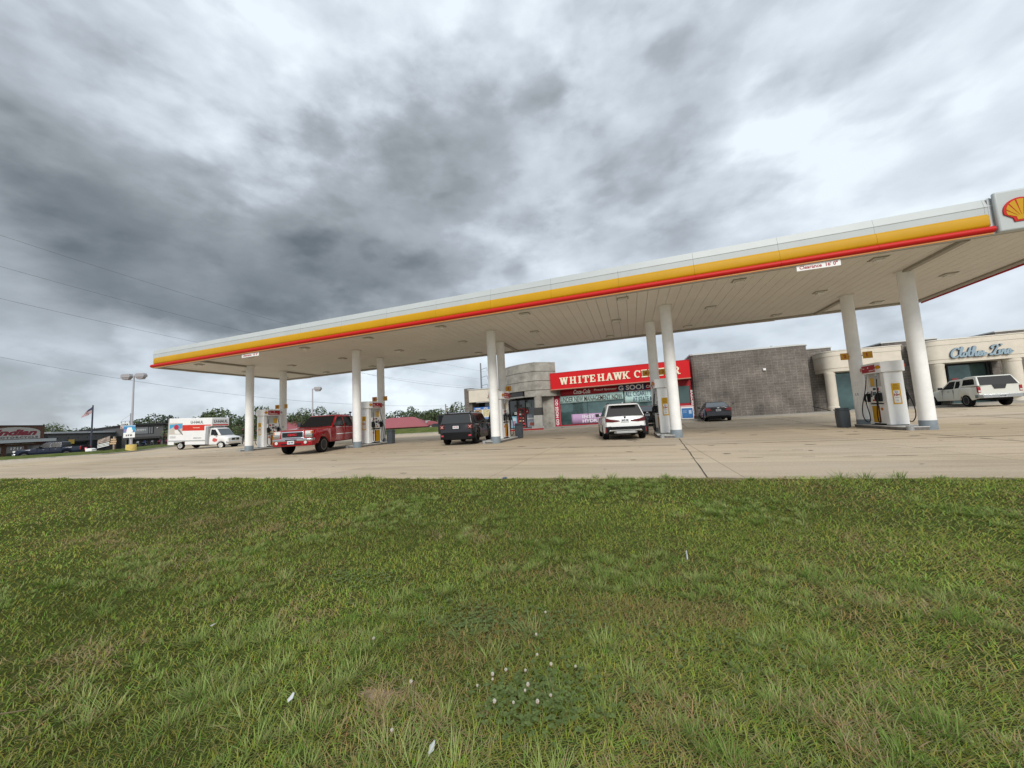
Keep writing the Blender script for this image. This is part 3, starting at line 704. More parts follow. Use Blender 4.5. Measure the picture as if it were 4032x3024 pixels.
# waste bins beside rear columns
def make_bin():
    t = empty('waste_bin', (0, 0, 0)); mb = MB(); bg = mat('bin_grey', (.085, .10, .115), .55, var=.08, vscale=5)
    def ring(w_, d_, z): return [(x_*w_, y_*d_, z) for x_, y_ in ((-1, -.7), (-.8, -1), (.8, -1), (1, -.7), (1, .7), (.8, 1), (-.8, 1), (-1, .7))]
    rings = [ring(.245, .245, 0), ring(.27, .27, .05), ring(.29, .29, .55), ring(.28, .28, .74)]
    vs = sum(rings, []); fs = [tuple(range(8))[::-1]]+[(k*8+i, k*8+(i+1) % 8, (k+1)*8+(i+1) % 8, (k+1)*8+i) for k in range(3) for i in range(8)]+[tuple(range(24, 32))]
    mb.add(vs, fs); make('bin_body', mb, bg, t, world=False, bevel=.01)
    mb = MB(); mb.box(-.30, .30, -.30, .30, .745, .80); mb.box(-.24, .24, -.24, .24, .801, .86); make('bin_lid', mb, bg, t, world=False, bevel=.02)
    mb = MB()
    for x_ in (-.18, -.06, .06, .18): mb.box(x_-.012, x_+.012, -.292, -.262, .1, .66)
    make('moulded_ribs', mb, bg, t, world=False)
    return t
bp_ = make_bin()
for i, (x_, y_, rz, lb) in enumerate([(-14.95, 20.35, 5, 'dark grey bin beside the column behind the red pickup'), (.55, 20.9, -8, 'dark grey bin between the white SUV and a rear column'), (9.12, 20.7, 4, 'dark grey bin beside the rear column in front of the cream shops'), (-6.55, 21.3, 0, 'dark grey bin behind the dispenser by the grey hatchback')]):
    o = bp_ if i == 0 else copy_tree(bp_)
    o.location = (x_, y_, 0); o.rotation_euler = (0, 0, R(rz)); o.scale = (.74, .8, 1.04); tag(o, lb, 'waste bin', 'grey bins at the pump islands')
# squeegee handle leaning by the near bin
sq = tag(make('squeegee', MB().cyl((8.72, 20.75, .78), (8.0, 20.6, 1.02), .014, n=8), black, None), 'black squeegee handle leaning out of the bin before the cream shops', 'squeegee')
# ---------------------------------------------------------------- shops
def block_mat(name, c1, c2, mort, bw=.41, bh=.21, msize=.012, axis='x'):
    m = bpy.data.materials.new(name); m.use_nodes = True; t = m.node_tree; b = t.nodes['Principled BSDF']; L = t.links
    g = t.nodes.new('ShaderNodeNewGeometry'); s = t.nodes.new('ShaderNodeSeparateXYZ'); L.new(g.outputs['Position'], s.inputs[0])
    ad = t.nodes.new('ShaderNodeMath'); ad.operation = 'ADD'; L.new(s.outputs[0], ad.inputs[0]); L.new(s.outputs[1], ad.inputs[1])
    c = t.nodes.new('ShaderNodeCombineXYZ'); L.new(ad.outputs[0] if axis == 'xy' else s.outputs[0], c.inputs[0]); L.new(s.outputs[2], c.inputs[1])
    br = t.nodes.new('ShaderNodeTexBrick'); L.new(c.outputs[0], br.inputs['Vector']); br.inputs['Scale'].default_value = 1
    br.inputs['Brick Width'].default_value = bw; br.inputs['Row Height'].default_value = bh; br.inputs['Mortar Size'].default_value = msize
    br.inputs['Mortar Smooth'].default_value = .3; br.inputs['Color1'].default_value = c1+(1,); br.inputs['Color2'].default_value = c2+(1,); br.inputs['Mortar'].default_value = mort+(1,)
    br.offset = .0; br.inputs['Bias'].default_value = .0
    n = t.nodes.new('ShaderNodeTexNoise'); n.inputs['Scale'].default_value = .7; n.inputs['Detail'].default_value = 7; L.new(g.outputs['Position'], n.inputs['Vector'])
    n3 = t.nodes.new('ShaderNodeTexNoise'); n3.inputs['Scale'].default_value = 9; n3.inputs['Detail'].default_value = 5; L.new(g.outputs['Position'], n3.inputs['Vector'])
    def mul(a, f, lo, hi):
        r = t.nodes.new('ShaderNodeMapRange'); L.new(f, r.inputs[0]); r.inputs[1].default_value = .3; r.inputs[2].default_value = .7; r.inputs[3].default_value = lo; r.inputs[4].default_value = hi
        v = t.nodes.new('ShaderNodeVectorMath'); v.operation = 'SCALE'; L.new(a, v.inputs[0]); L.new(r.outputs[0], v.inputs['Scale']); return v.outputs[0]
    L.new(mul(mul(br.outputs['Color'], n.outputs['Fac'], .62, 1.36), n3.outputs['Fac'], .76, 1.24), b.inputs['Base Color'])
    b.inputs['Roughness'].default_value = .92
    bp = t.nodes.new('ShaderNodeBump'); bp.inputs['Strength'].default_value = .6; bp.inputs['Distance'].default_value = .03
    mm = t.nodes.new('ShaderNodeMath'); mm.operation = 'SUBTRACT'; L.new(n3.outputs['Fac'], mm.inputs[0]); L.new(br.outputs['Fac'], mm.inputs[1])
    L.new(mm.outputs[0], bp.inputs['Height']); L.new(bp.outputs[0], b.inputs['Normal']); return m
block = block_mat('split_face_block', (.135, .118, .102), (.165, .146, .128), (.245, .225, .20), msize=.013, axis='xy')
coping = mat('roof_coping', (.55, .56, .55), .5)
rooftop = mat('roof_membrane', (.30, .30, .29), .9)
YD = 48.0
# --- convenience store -------------------------------------------------
cs = empty('convenience_store', (-4, 36, .2), 'convenience store with banded grey corner tower and long red storefront fascia', 'store')
# left wing: block pier, cream fascia
mb = MB(); mb.box(-16.5, -15.66, 34.9, YD, -.3, 4.52); mb.box(-15.658, -11.4, 37.0, YD, -.3, 4.3); make('side_wall', mb, block, cs)
mb = MB(); mb.box(-15.86, -11.6, 34.62, 34.88, 3.04, 4.31); mb.box(-15.655, -11.6, 34.885, 36.9, 3.06, 3.2); make('wing_fascia', mb, cream, cs)
mb = MB(); mb.box(-15.95, -11.6, 34.56, 34.90, 4.315, 4.39); make('wing_coping', mb, coping, cs)
mb = MB(); mb.box(-15.1, -13.5, 34.7, 34.78, 2.955, 3.03); make('tube_light', mb, mat('tube_white', (.8, .82, .82), .4), cs)
mb = MB(); mb.box(-15.65, -12.0, 36.7, 36.9, .1, 3.05); make('wing_window', mb, dark_glass, cs)
# corner tower: plan runs round the curve
PL = [(-13.0, 36.6), (-12.05, 35.3), (-11.2, 34.45), (-10.3, 33.82), (-9.3, 33.32), (-8.33, 33.0), (-7.5, 33.6), (-6.62, 34.32), (-7.1, 36.4)]
def dense_plan(pl, k0, k1, n=4):
    out = []
    for i in range(len(pl)-1):
        if k0 <= i < k1:
            p0, p1, p2, p3 = [Vector(pl[min(max(j, k0), k1)]) for j in (i-1, i, i+1, i+2)]
            for q in range(n):
                u = q/n; v = .5*((2*p1)+(-p0+p2)*u+(2*p0-5*p1+4*p2-p3)*u*u+(-p0+3*p1-3*p2+p3)*u**3); out.append((v.x, v.y))
        else: out.append(pl[i])
    return out+[pl[-1]]
PD = dense_plan(PL, 0, 5)
def plan_prism(pl, inset, z0, z1, m, mb=None):
    mb = mb or MB(); cxx, cyy = -9.2, 38.5
    pp = []
    for x, y in pl:
        d_ = Vector((cxx-x, cyy-y)).normalized()*inset; pp.append((x+d_.x, y+d_.y))
    pp += [(-7.95, 40.0), (-13.2, 40)]
    mb.prism(pp, 'z', z0, z1, m); return mb
mb = MB()
for z0, z1 in ((3.72, 4.53), (4.58, 5.42), (5.47, 6.27)): plan_prism(PD, 0, z0, z1, None, mb)
for z0, z1 in ((4.531, 4.579), (5.421, 5.469)): plan_prism(PD, .09, z0, z1, None, mb)
make('corner_tower', mb, plaster, cs)
mb = plan_prism(PD, -.03, 6.271, 6.33, None); make('tower_coping', mb, coping, cs)
# band under the tower: louvre on the left, plaster on the right
ia = [p for p in PD if p[0] <= -9.75]; ib = [p for p in PD if -9.8 <= p[0] <= -6.62]+[(-6.62, 34.32)]
def wall_strip(pts, z0, z1, th, m, name, inset=.05):
    mb = MB()
    for (a, b), (c, d_) in zip(pts, pts[1:]):
        v = Vector((c-a, d_-b)); nr = Vector((v.y, -v.x)).normalized()
        if nr.y > 0: nr = -nr
        i0 = -nr*inset; i1 = -nr*(inset+th)
        P_ = [(a+i0.x, b+i0.y), (c+i0.x, d_+i0.y), (c+i1.x, d_+i1.y), (a+i1.x, b+i1.y)]
        mb.prism(P_, 'z', z0, z1)
    return make(name, mb, m, cs)
wall_strip(ib, 3.10, 3.67, .3, plaster, 'entry_soffit_band', .02)
wall_strip(ia, 3.24, 3.70, .2, darkm, 'louvre_band', .08)
wall_strip(ia, 3.10, 3.235, .3, mat('band_trim', (.28, .27, .25), .6), 'band_trim', .03)
# entry column
ec = []
mb = MB(); mb.lathe([(.37, 2.06), (.37, 3.10)], (-8.27, 33.45, 0), n=28); o = make('entry_column', mb, plaster, cs, smooth=40)
mb = MB(); mb.box(-8.63, -7.91, 33.09, 33.81, 1.36, 2.055); make('column_grille', mb, mat('mesh_dark', (.05, .05, .048), .8, bump=.8, bscale=60), o)
mb = MB(); mb.box(-8.66, -7.88, 33.06, 33.84, .36, 1.355); mb.box(-8.86, -7.72, 32.9, 33.98, .15, .355); make('column_pedestal', mb, mat('pale_plaster', (.40, .39, .36), .9, var=.12, bump=.2), o)
mb = MB(); mb.box(-8.06, -6.97, 34.3, 34.6, .1, 3.12); make('plaster_wall', mb, plaster, cs)
mb = MB(); mb.cyl((-7.45, 34.28, .58), (-7.45, 34.31, .58), .05, n=10); make('wall_valve', mb, darkm, cs)
# entry glazing and door
mb = MB(); mb.box(-12.6, -8.0, 36.0, 36.05, .2, 3.1); make('entry_glazing', mb, dark_glass, cs)
fr = mat('red_door_frame', (.40, .03, .04), .5)
mb = MB(); mb.box(-11.15, -11.07, 35.93, 35.995, .2, 2.95); mb.box(-10.28, -10.2, 35.93, 35.995, .2, 2.95); mb.box(-12.0, -11.9, 35.93, 35.995, .2, 2.95); mb.box(-9.3, -9.2, 35.93, 35.995, .2, 2.95); mb.box(-12.0, -9.2, 35.93, 35.995, 2.955, 3.03)
make('mullion', mb, darkm, cs)
dr = empty('door', (-10.67, 35.95, .2)); dr.parent = cs; dr.location = Vector((-10.67, 35.95, .2))-Vector((-4, 36, .2))
mb = MB(); mb.box(-11.065, -10.99, 35.9, 35.98, .2, 2.15); mb.box(-10.36, -10.285, 35.9, 35.98, .2, 2.15); mb.box(-10.988, -10.362, 35.9, 35.98, 2.07, 2.15); mb.box(-10.988, -10.362, 35.9, 35.98, .2, .32); mb.box(-10.70, -10.65, 35.9, 35.98, .322, 2.068)
make('door_frame', mb, fr, dr)
rp = random.Random(5)
def sheet(name, x0, x1, y, z0, z1, m, par, th=.01):
    mb = MB(); mb.box(x0, x1, y-th, y, z0, z1); return make(name, mb, m, par)
pm = [mat('paper_white', (.70, .70, .68), .7), mat('paper_red', (.5, .06, .07), .6), mat('paper_tan', (.45, .30, .18), .6), mat('paper_blue', (.15, .32, .50), .6)]
for k in range(9):
    x = -10.95+.30*(k % 2)+rp.uniform(0, .08); z = .45+.36*(k//2)*.9+rp.uniform(0, .06); s_ = rp.uniform(.14, .22)
    sheet('door_notice', x, x+s_, 35.93-.0007*k, z, z+s_*.8, pm[k % 3], dr, .004)
# posters on the entry glass are things of their own
def poster(label, x0, x1, y, z0, z1, m, cat='poster', group='posters on the store glass', extra=None, name='window_poster', letters=()):
    t = empty(name, ((x0+x1)/2, y, z0), label, cat, group)
    mb = MB(); mb.box(x0, x1, y-.012, y, z0, z1); make('sheet', mb, m, t)
    for k, (a, b, c, d_, mm) in enumerate(extra or ()):
        mb = MB(); mb.box(x0+(x1-x0)*a, x0+(x1-x0)*b, y-.016-.001*k, y-.0125, z0+(z1-z0)*c, z0+(z1-z0)*d_); make('print_block', mb, mm, t)
    for body, a, c, wd, hh, mm in letters:
        text(body, mm, t, (x0+(x1-x0)*a, y-.024, z0+(z1-z0)*c), width=(x1-x0)*wd, height=(z1-z0)*hh, ext=.004, bold=.03)
    return t
pblue = mat('poster_sky_blue', (.20, .40, .52), .5, var=.35, vscale=3); pgrey = mat('poster_grey_blue', (.22, .33, .42), .5, var=.4, vscale=4, col2=(.45, .45, .5))
poster('light blue poster on the glass left of the red shop door', -11.88, -11.17, 35.92, .22, 1.38, pblue, extra=[(.25, .75, .15, .6, mat('poster_mauve', (.35, .22, .30), .5)), (.35, .8, .6, .9, mat('poster_pale', (.5, .6, .66), .5))])
poster('grey blue drinks poster on the glass right of the red shop door', -10.12, -9.3, 35.92, .22, 1.52, pgrey, extra=[(.3, .9, .12, .35, mat('poster_rust', (.35, .10, .08), .5)), (.05, .9, .62, .72, pm[0])])
poster('round red and white sticker beside the red shop door', -10.18, -9.95, 35.92, 1.62, 2.0, pm[1], extra=[(.2, .8, .4, .6, pm[0])])
poster('pale notice high on the glass right of the red shop door', -10.15, -9.65, 35.92, 2.25, 2.72, mat('poster_mint', (.42, .55, .55), .6))
poster('small white notice with numbers left of the red shop door', -11.42, -11.16, 35.92, 1.55, 1.80, pm[0], letters=[('4 7', .15, .3, .6, .4, ink)])
# menu sign on the left wing
mt = poster('blue and white food menu board with snack pictures under the cream fascia', -15.5, -12.6, 34.95, 1.28, 2.50, mat('menu_white', (.70, .70, .66), .5), cat='menu board', group=None, name='menu_board',
  extra=[(0, 1, .80, 1.0, mat('menu_blue', (.05, .16, .45), .5)), (.04, .30, .20, .78, mat('menu_bread', (.42, .26, .12), .5, var=.5, vscale=6)), (.34, .62, .20, .78, mat('menu_pasta', (.55, .48, .30), .5, var=.5, vscale=9)), (.66, .96, .20, .78, mat('menu_fry', (.55, .38, .10), .5, var=.5, vscale=7)),
         (.3, 1, .02, .13, MT['menu_blue'])], letters=[('GYRO', .38, .84, .16, .12, white_sign), ('TENDERS', .06, .84, .2, .1, white_sign), ('PIZZA', .72, .84, .16, .1, white_sign)])
# --- red storefront ------------------------------------------------------
SL = .0125
mb = MB(); mb.prism([(-7.05, 33.75), (4.70, 33.75), (4.86, 33.83), (4.93, 34.0), (4.93, 35.2), (-7.05, 35.2)], 'z', 3.68, 5.16)
mb.v = [(x, y, z+SL*(x+7.05)) for x, y, z in mb.v]
make('red_fascia', mb, redpaint, cs)
mb = MB(); mb.box(-7.09, 4.9, 33.70, 35.2, 3.60, 3.672, dzr=.148); make('fascia_lip', mb, mat('fascia_lip', (.50, .22, .16), .6), cs)
mb = MB(); mb.box(-7.06, 4.9, 33.74, 35.2, 5.165, 5.20, dzr=.148); make('fascia_cap', mb, darkred, cs)
mb = MB(); mb.box(-7.0, 5.02, 34.75, 35.1, 3.02, 3.60, dzr=.1); mb.box(3.86, 5.02, 34.75, 35.1, .3, 3.1); mb.box(-7.0, -6.45, 34.75, 35.1, .18, 3.019); mb.box(-6.449, 3.86, 34.75, 35.1, .15, .30, dzr=.1)
make('front_wall', mb, darkred, cs)
mb = MB(); mb.box(-6.445, 3.855, 34.85, 34.9, .2, 3.015); make('shop_window', mb, teal_glass, cs)
mb = MB()
for x in (-3.9, -.585, 1.9): mb.box(x-.03, x+.03, 34.80, 34.845, .32, 3.01)
make('window_mullion', mb, mat('mullion_dark', (.06, .075, .075), .5), cs)
mb = MB(); mb.box(3.97, 4.84, 34.72, 34.745, 1.72, 3.2); make('side_window', mb, mat('green_window', (.08, .125, .12), .06, metal=.4), cs)
mb = MB(); mb.box(-13.2, 5.02, 36.95, YD, 3.3, 4.3); mb.box(-6.5, 5.02, 35.3, 36.9, 3.3, 4.4); make('roof', mb, rooftop, cs)
# dotted border of small lights along the red frame
mb = MB()
for k in range(26): mb.box(-6.50, -6.47, 34.735, 34.748, .3+k*.107, .335+k*.107)
for k in range(70): mb.box(-6.4+k*.146, -6.37+k*.146, 34.735, 34.748, 3.035+k*.0012, 3.06+k*.0012)
make('border_lights', mb, mat('bulb_white', (.6, .6, .62), .4), cs)
# slab-serif storefront lettering
def slab_text(s, x, z, H, m, parent, y, wL, gap, slope=0, th=.05):
    st = .20
    def segs(c):
        w = .78; k = []
        def seg(x0, y0, x1, y1, t=st):
            dx, dy = x1-x0, y1-y0; L_ = math.hypot(dx, dy); nx, ny = -dy/L_*t/2, dx/L_*t/2
            k.append([(x0+nx, y0+ny), (x0-nx, y0-ny), (x1-nx, y1-ny), (x1+nx, y1+ny)])
        def diag(x0, y0, x1, y1, t=.2): k.append([(x0-t/2, y0), (x0+t/2, y0), (x1+t/2, y1), (x1-t/2, y1)])
        def serif(xc, yc, wd=.34): k.append([(xc-wd/2, yc), (xc+wd/2, yc), (xc+wd/2, yc+.11), (xc-wd/2, yc+.11)])
        if c == 'H': diag(.17, 0, .17, 1); diag(.63, 0, .63, 1); seg(.17, .5, .63, .5, .13); [serif(a, b) for a in (.17, .63) for b in (0, .89)]; w = .80
        if c == 'I': diag(.2, 0, .2, 1); serif(.2, 0, .4); serif(.2, .89, .4); w = .40
        if c == 'T': diag(.36, 0, .36, 1); k.append([(0, .84), (.72, .84), (.72, 1), (0, 1)]); k.append([(0, .62), (.11, .62), (.11, .85), (0, .85)]); k.append([(.61, .62), (.72, .62), (.72, .85), (.61, .85)]); serif(.36, 0, .42); w = .72
        if c == 'E': diag(.19, 0, .19, 1); k.append([(.02, .86), (.64, .86), (.64, 1), (.02, 1)]); k.append([(.02, 0), (.66, 0), (.66, .14), (.02, .14)]); seg(.2, .5, .46, .5, .13); k.append([(.54, .68), (.64, .68), (.64, .87), (.54, .87)]); k.append([(.56, .13), (.66, .13), (.66, .34), (.56, .34)]); k.append([(.40, .38), (.48, .38), (.48, .62), (.40, .62)]); w = .68
        if c == 'W': diag(.30, 0, .13, 1, .21); diag(.30, 0, .50, 1, .15); diag(.70, 0, .50, 1, .21); diag(.70, 0, .87, 1, .15); serif(.13, .89); serif(.50, .89, .30); serif(.87, .89); w = 1.0
        if c == 'A': diag(.16, 0, .40, 1, .15); diag(.66, 0, .42, 1, .22); seg(.2, .32, .62, .32, .11); serif(.15, 0); serif(.67, 0); w = .82
        if c == 'K': diag(.18, 0, .18, 1); diag(.34, .42, .62, 1, .16); diag(.66, 0, .34, .6, .2); [serif(a, b) for a, b in ((.18, 0), (.18, .89), (.64, .89), (.68, 0))]; w = .84
        if c == 'N': diag(.15, 0, .15, 1, .15); diag(.70, 0, .70, 1, .15); diag(.66, 0, .18, 1, .2); serif(.15, 0, .32); serif(.15, .89, .3); serif(.70, .89, .32); w = .86
        if c == 'C':
            for i in range(12):
                a0 = R(48+i*22); a1 = R(48+(i+1)*22)
                k.append([(.36+.36*math.cos(a0), .5+.5*math.sin(a0)), (.36+.36*math.cos(a1), .5+.5*math.sin(a1)), (.36+.18*math.cos(a1), .5+.36*math.sin(a1)), (.36+.18*math.cos(a0), .5+.36*math.sin(a0))])
            k.append([(.56, .62), (.68, .62), (.68, .95), (.56, .95)]); w = .72
        if c == 'R':
            diag(.18, 0, .18, 1); serif(.18, 0); k.append([(.0, .87), (.4, .87), (.4, 1), (.0, 1)]); seg(.18, .48, .42, .48, .13); diag(.62, 0, .42, .5, .2); serif(.66, 0, .26)
            for i in range(8):
                a0 = R(-90+i*22.5); a1 = R(-90+(i+1)*22.5)
                k.append([(.40+.28*math.cos(a0), .71+.29*math.sin(a0)), (.40+.28*math.cos(a1), .71+.29*math.sin(a1)), (.40+.10*math.cos(a1), .71+.16*math.sin(a1)), (.40+.10*math.cos(a0), .71+.16*math.sin(a0))])
            w = .80
        return k, w
    for c, x in zip(s, x):
        ks, w = segs(c); mb = MB(); sc = wL
        for i, poly in enumerate(ks):
            mb.prism([(x+px*sc, z+py*H) for px, py in poly], 'y', y-th-.0006*i, y+.002)
        o = make('letter', mb, m, parent)
        for v in o.data.vertices: v.co.z += slope*(v.co.x+wloc(parent).x+6.15)
sg = empty('storefront_letters', (-1, 33.7, 4.2), 'cream slab serif letters on the red fascia of the store', 'sign')
slab_text('WHITEHAWKCENTER', [-6.15, -5.24, -4.47, -4.04, -3.42, -2.72, -2.0, -1.33, -.57, .42, 1.02, 1.62, 2.36, 2.96, 3.53], 4.05, .66, cream_sign, sg, 33.745, .77, 0, SL)
# banners
def banner(label, x0, x1, y, z0, z1, m, lines, dz=0, cat='banner', name='banner', group=None, wob=.02):
    t = empty(name, ((x0+x1)/2, y, (z0+z1)/2), label, cat, group)
    n = 24; mb = MB()
    for j in range(3):
        for i in range(n+1):
            u = i/n; x = x0+(x1-x0)*u; z = z0+(z1-z0)*j/2+dz*u-(.04*math.sin(u*PI)*wob/.02*(j/2) if wob else 0)
            mb.v.append((x, y+wob*.5*math.sin(u*23)*(1-abs(j-1)*.2), z))
    for j in range(2):
        for i in range(n): mb.f.append((j*(n+1)+i, j*(n+1)+i+1, (j+1)*(n+1)+i+1, (j+1)*(n+1)+i)); mb.m.append(0)
    s_ = make('sheet', mb, m, t, smooth=60, fixn=False); so_ = s_.modifiers.new('thickness', 'SOLIDIFY'); so_.thickness = .004
    for body, a, c, wd, hh, mm, kw in lines:
        o = text(body, mm, t, (x0+(x1-x0)*a, y-wob*.55-.006, z0+(z1-z0)*c+dz*a), width=(x1-x0)*wd, height=hh, ext=.006, ry=0, **kw)
    return t
mint = mat('banner_mint', (.50, .72, .69), .6, var=.04)
banner('pale mint banner reading UNDER NEW MANAGEMENT NOW in the store window', -6.42, -.64, 34.70, 2.33, 3.02, mint, [('UNDER NEW MANAGEMENT NOW', .015, .16, .97, .46, mat('brown_ink', (.06, .02, .02), .6), dict(bold=.008))], dz=.09)
banner('pale mint banner about cigarettes at state minimum in the store window', -.53, 3.3, 34.70, 2.02, 3.08, mint, [('ALL CIGARETTES', .02, .55, .66, .42, navy, dict(bold=.006)), ('AT STATE MINIMUM', .18, .07, .72, .42, navy, dict(bold=.006))], dz=.05)
banner('dark red soft drink sponsor banner under the red fascia', -6.85, -1.05, 34.72, 3.06, 3.60, darkred, [('Coca-Cola', .30, .12, .27, .42, white_sign, dict(shear=.35, bold=.03)), ('Proud Sponsor', .63, .30, .35, .24, white_sign, dict(shear=.15, bold=.015))], dz=.07, wob=.0)
banner('navy banner with big white sooie letters under the red fascia', -1.04, 1.30, 34.69, 3.13, 3.70, navy, [('G SOOI', .01, .10, .92, .45, white_sign, dict(bold=.03))], dz=.03, wob=0)
banner('dark red banner end reading KS right of the navy banner', 1.31, 3.84, 34.72, 3.15, 3.66, darkred, [('CKS.', .02, .22, .26, .25, white_sign, dict(bold=.03))], dz=.03, wob=0)
lilac = mat('banner_lilac', (.46, .30, .48), .6)
banner('lilac instant hydration banner low in the store window', -5.45, -.9, 34.80, .36, 1.27, lilac, [('INSTANT', .22, .54, .50, .31, mat('lilac_white', (.75, .70, .78), .5), dict(bold=.03)), ('HYDRATION', .22, .10, .64, .31, MT['lilac_white'], dict(bold=.03))], wob=0)
gh = empty('cheer_strip', (-6.78, 34.7, .2), 'vertical red strip reading GO HOGS GO beside the store window', 'banner')
mb = MB(); mb.box(-6.99, -6.56, 34.72, 34.745, .2, 3.05); make('sheet', mb, mat('cheer_red', (.42, .02, .06), .5), gh)
text('GO HOGS GO', white_sign, gh, (-6.64, 34.712, .32), ry=-90, rx=90, width=2.45, height=.28, ext=.006, bold=.03)
gr = empty('cheer_strip', (4.95, 34.6, .5), 'vertical dark red strip with white letters beside the brick wall corner', 'banner')
mb = MB(); mb.box(4.86, 5.10, 34.62, 34.70, .5, 2.84); make('sheet', mb, darkred, gr)
text('RAZORBACKS', white_sign, gr, (4.88, 34.612, 2.80), ry=90, rx=90, width=2.2, height=.20, ext=.006, bold=.03)
# ice merchandiser
ic = empty('ice_merchandiser', (4.4, 33.9, .32), 'white outdoor ice chest with blue poster beneath the small green window', 'ice chest')
mb = MB(); mb.box(3.90, 4.86, 33.8, 34.55, .36, 1.36); make('cabinet', mb, white_sign, ic, bevel=.02)
mb = MB(); mb.box(3.90, 4.86, 33.82, 34.3, 1.365, 1.50); make('header_panel', mb, mat('header_pink', (.62, .40, .40), .5), ic)
mb = MB(); mb.box(3.97, 4.80, 33.775, 33.797, .46, 1.28); make('door_panel', mb, mat('ice_blue', (.05, .18, .42), .4), ic)
mb = MB(); mb.box(4.50, 4.70, 33.765, 33.773, .80, 1.10); mb.box(4.04, 4.34, 33.765, 33.773, 1.06, 1.08); mb.box(4.04, 4.30, 33.765, 33.773, .98, 1.0); mb.box(4.04, 4.34, 33.765, 33.773, .90, .92); make('poster_print', mb, mat('ice_pale', (.5, .6, .72), .4), ic)
mb = MB(); mb.box(4.865, 4.91, 33.9, 34.0, .7, .95); make('latch', mb, darkm, ic)
# --- brick hall ------------------------------------------------------------
bw_ = empty('block_hall', (9, 36, .3), 'tall windowless dark block wall with rounded corner right of the red store', 'building')
pl = [(5.06, 36.5), (5.06, 34.55), (5.14, 34.3), (5.30, 34.2), (12.75, 34.2)]+[(12.75+.85*math.sin(R(a)), 35.05-.85*math.cos(R(a))) for a in range(15, 91, 15)]+[(13.6, 36.5)]
mb = MB(); mb.prism(pl+[(13.6, YD), (5.06, YD)], 'z', -.2, 5.70); make('block_wall', mb, block, bw_, smooth=30)
mb = MB(); mb.prism([(x+(.05 if x > 10 else -.05), y-.05) for x, y in pl]+[(13.65, YD), (5.01, YD)], 'z', 5.703, 5.82); make('roof_coping', mb, coping, bw_, smooth=30)
mb = MB(); mb.box(10.25, 10.45, 34.08, 34.195, 3.95, 4.12); make('wall_lamp', mb, white_sign, bw_, bevel=.02)
mb = MB(); mb.box(5.95, 6.05, 34.17, 34.195, .95, 1.08); make('outlet_box', mb, white_sign, bw_)
mb = MB(); mb.cyl((7.9, 34.15, 1.45), (7.9, 34.195, 1.45), .05, n=10); make('hose_bib', mb, darkm, bw_)
mb = MB(); mb.box(8.3, 8.55, 34.2, 34.3, 5.825, 5.88); mb.box(11.0, 11.1, 34.2, 34.3, 5.825, 5.9); make('roof_vent', mb, steel, bw_)
mb = MB(); mb.lathe([(0, .35), (.2, .3), (.32, .1), (.34, -.4)], (14.4, 38.5, 5.75), n=16); make('roof_fan', mb, steel, bw_, smooth=50)
mb = MB(); mb.box(13.605, 15.9, 36.5, YD, -.2, 5.60); make('recess_wall', mb, block, bw_)
mb = MB(); mb.box(13.66, 15.95, 36.45, YD, 5.603, 5.69); make('recess_coping', mb, coping, bw_)
mb = MB(); mb.box(16.0, 18.9, 40, 40.2, 5.2, 5.75); make('roof_screen', mb, mat('roof_grey', (.30, .34, .37), .5), bw_)
# --- cream shops -------------------------------------------------------------
def cream_front(name, label, x0, x1, colsx, zf0, zf1, glass, gx0, gx1, wall_l=None, r_end=True):
    t = empty(name, ((x0+x1)/2, 36, .4), label, 'shop')
    def planp(off, ex=0):
        c_ = [(x0+.75-(.75+off)*math.sin(R(a)), 35.2-(.75+off)*math.cos(R(a))) for a in range(90, -1, -15)]
        return c_+[(x1+off, 34.45-off), (x1+off, 36.4), (x0-off, 36.4)]
    mb = MB(); mb.prism(planp(0), 'z', zf0, zf1-.42); mb.prism(planp(.025), 'z', zf1-.415, zf1-.06); mb.prism(planp(-.03), 'z', zf0-.26, zf0-.004)
    make('fascia', mb, cream, t, smooth=30)
    mb = MB(); mb.prism(planp(.06), 'z', zf1-.055, zf1); make('fascia_coping', mb, mat('cream_coping', (.72, .68, .60), .6), t, smooth=30)
    for cx_, r_ in colsx:
        zb_ = walk_z(cx_); mb = MB(); mb.lathe([(r_*1.12, zb_), (r_*1.12, zb_+.30), (r_, zb_+.34), (r_, zf0-.50), (r_*1.06, zf0-.46), (r_*1.06, zf0-.27)], (cx_, 34.9, 0), n=32)
        make('column', mb, cream, t, smooth=30)
    mb = MB(); mb.box(gx0, gx1, 36.2, 36.25, .3, zf0-.28); make('shop_window', mb, glass, t)
    return t
c1 = cream_front('corner_shop', 'low cream shop with rounded fascia and teal glass behind the near dispenser', 14.55, 19.2, [(14.9, .33)], 3.73, 5.10, teal_glass, 15.3, 19.1)
mb = MB()
for x in (15.3, 17.0, 18.6): mb.box(x, x+.07, 36.12, 36.195, .35, 3.4)
make('window_frame', mb, darkm, c1)
b2 = empty('block_parapet_building', (21, 37, .4), 'dark block building section rising between the two cream shops', 'building')
mb = MB(); mb.box(19.21, 22.6, 36.5, YD, .1, 5.55); make('block_wall', mb, block, b2); mb = MB(); mb.box(19.15, 22.65, 36.45, YD, 5.553, 5.64); make('roof_coping', mb, coping, b2)
c2 = cream_front('clothing_shop', 'cream shop front with blue script letters behind the white pickup', 20.68, 25.85, [(21.36, .36), (25.35, .42)], 3.78, 5.22, teal_glass, 22.05, 25.05)
mb = MB()
for x in (22.0, 22.62, 24.85, 25.05): mb.box(x, x+.09, 36.1, 36.195, .5, 3.5)
mb.box(22.7, 24.85, 36.1, 36.19, 2.08, 2.22); mb.box(23.72, 23.86, 36.1, 36.188, .5, 2.08); mb.box(22.0, 25.1, 36.09, 36.185, 3.38, 3.52)
make('window_frame', mb, ink, c2)
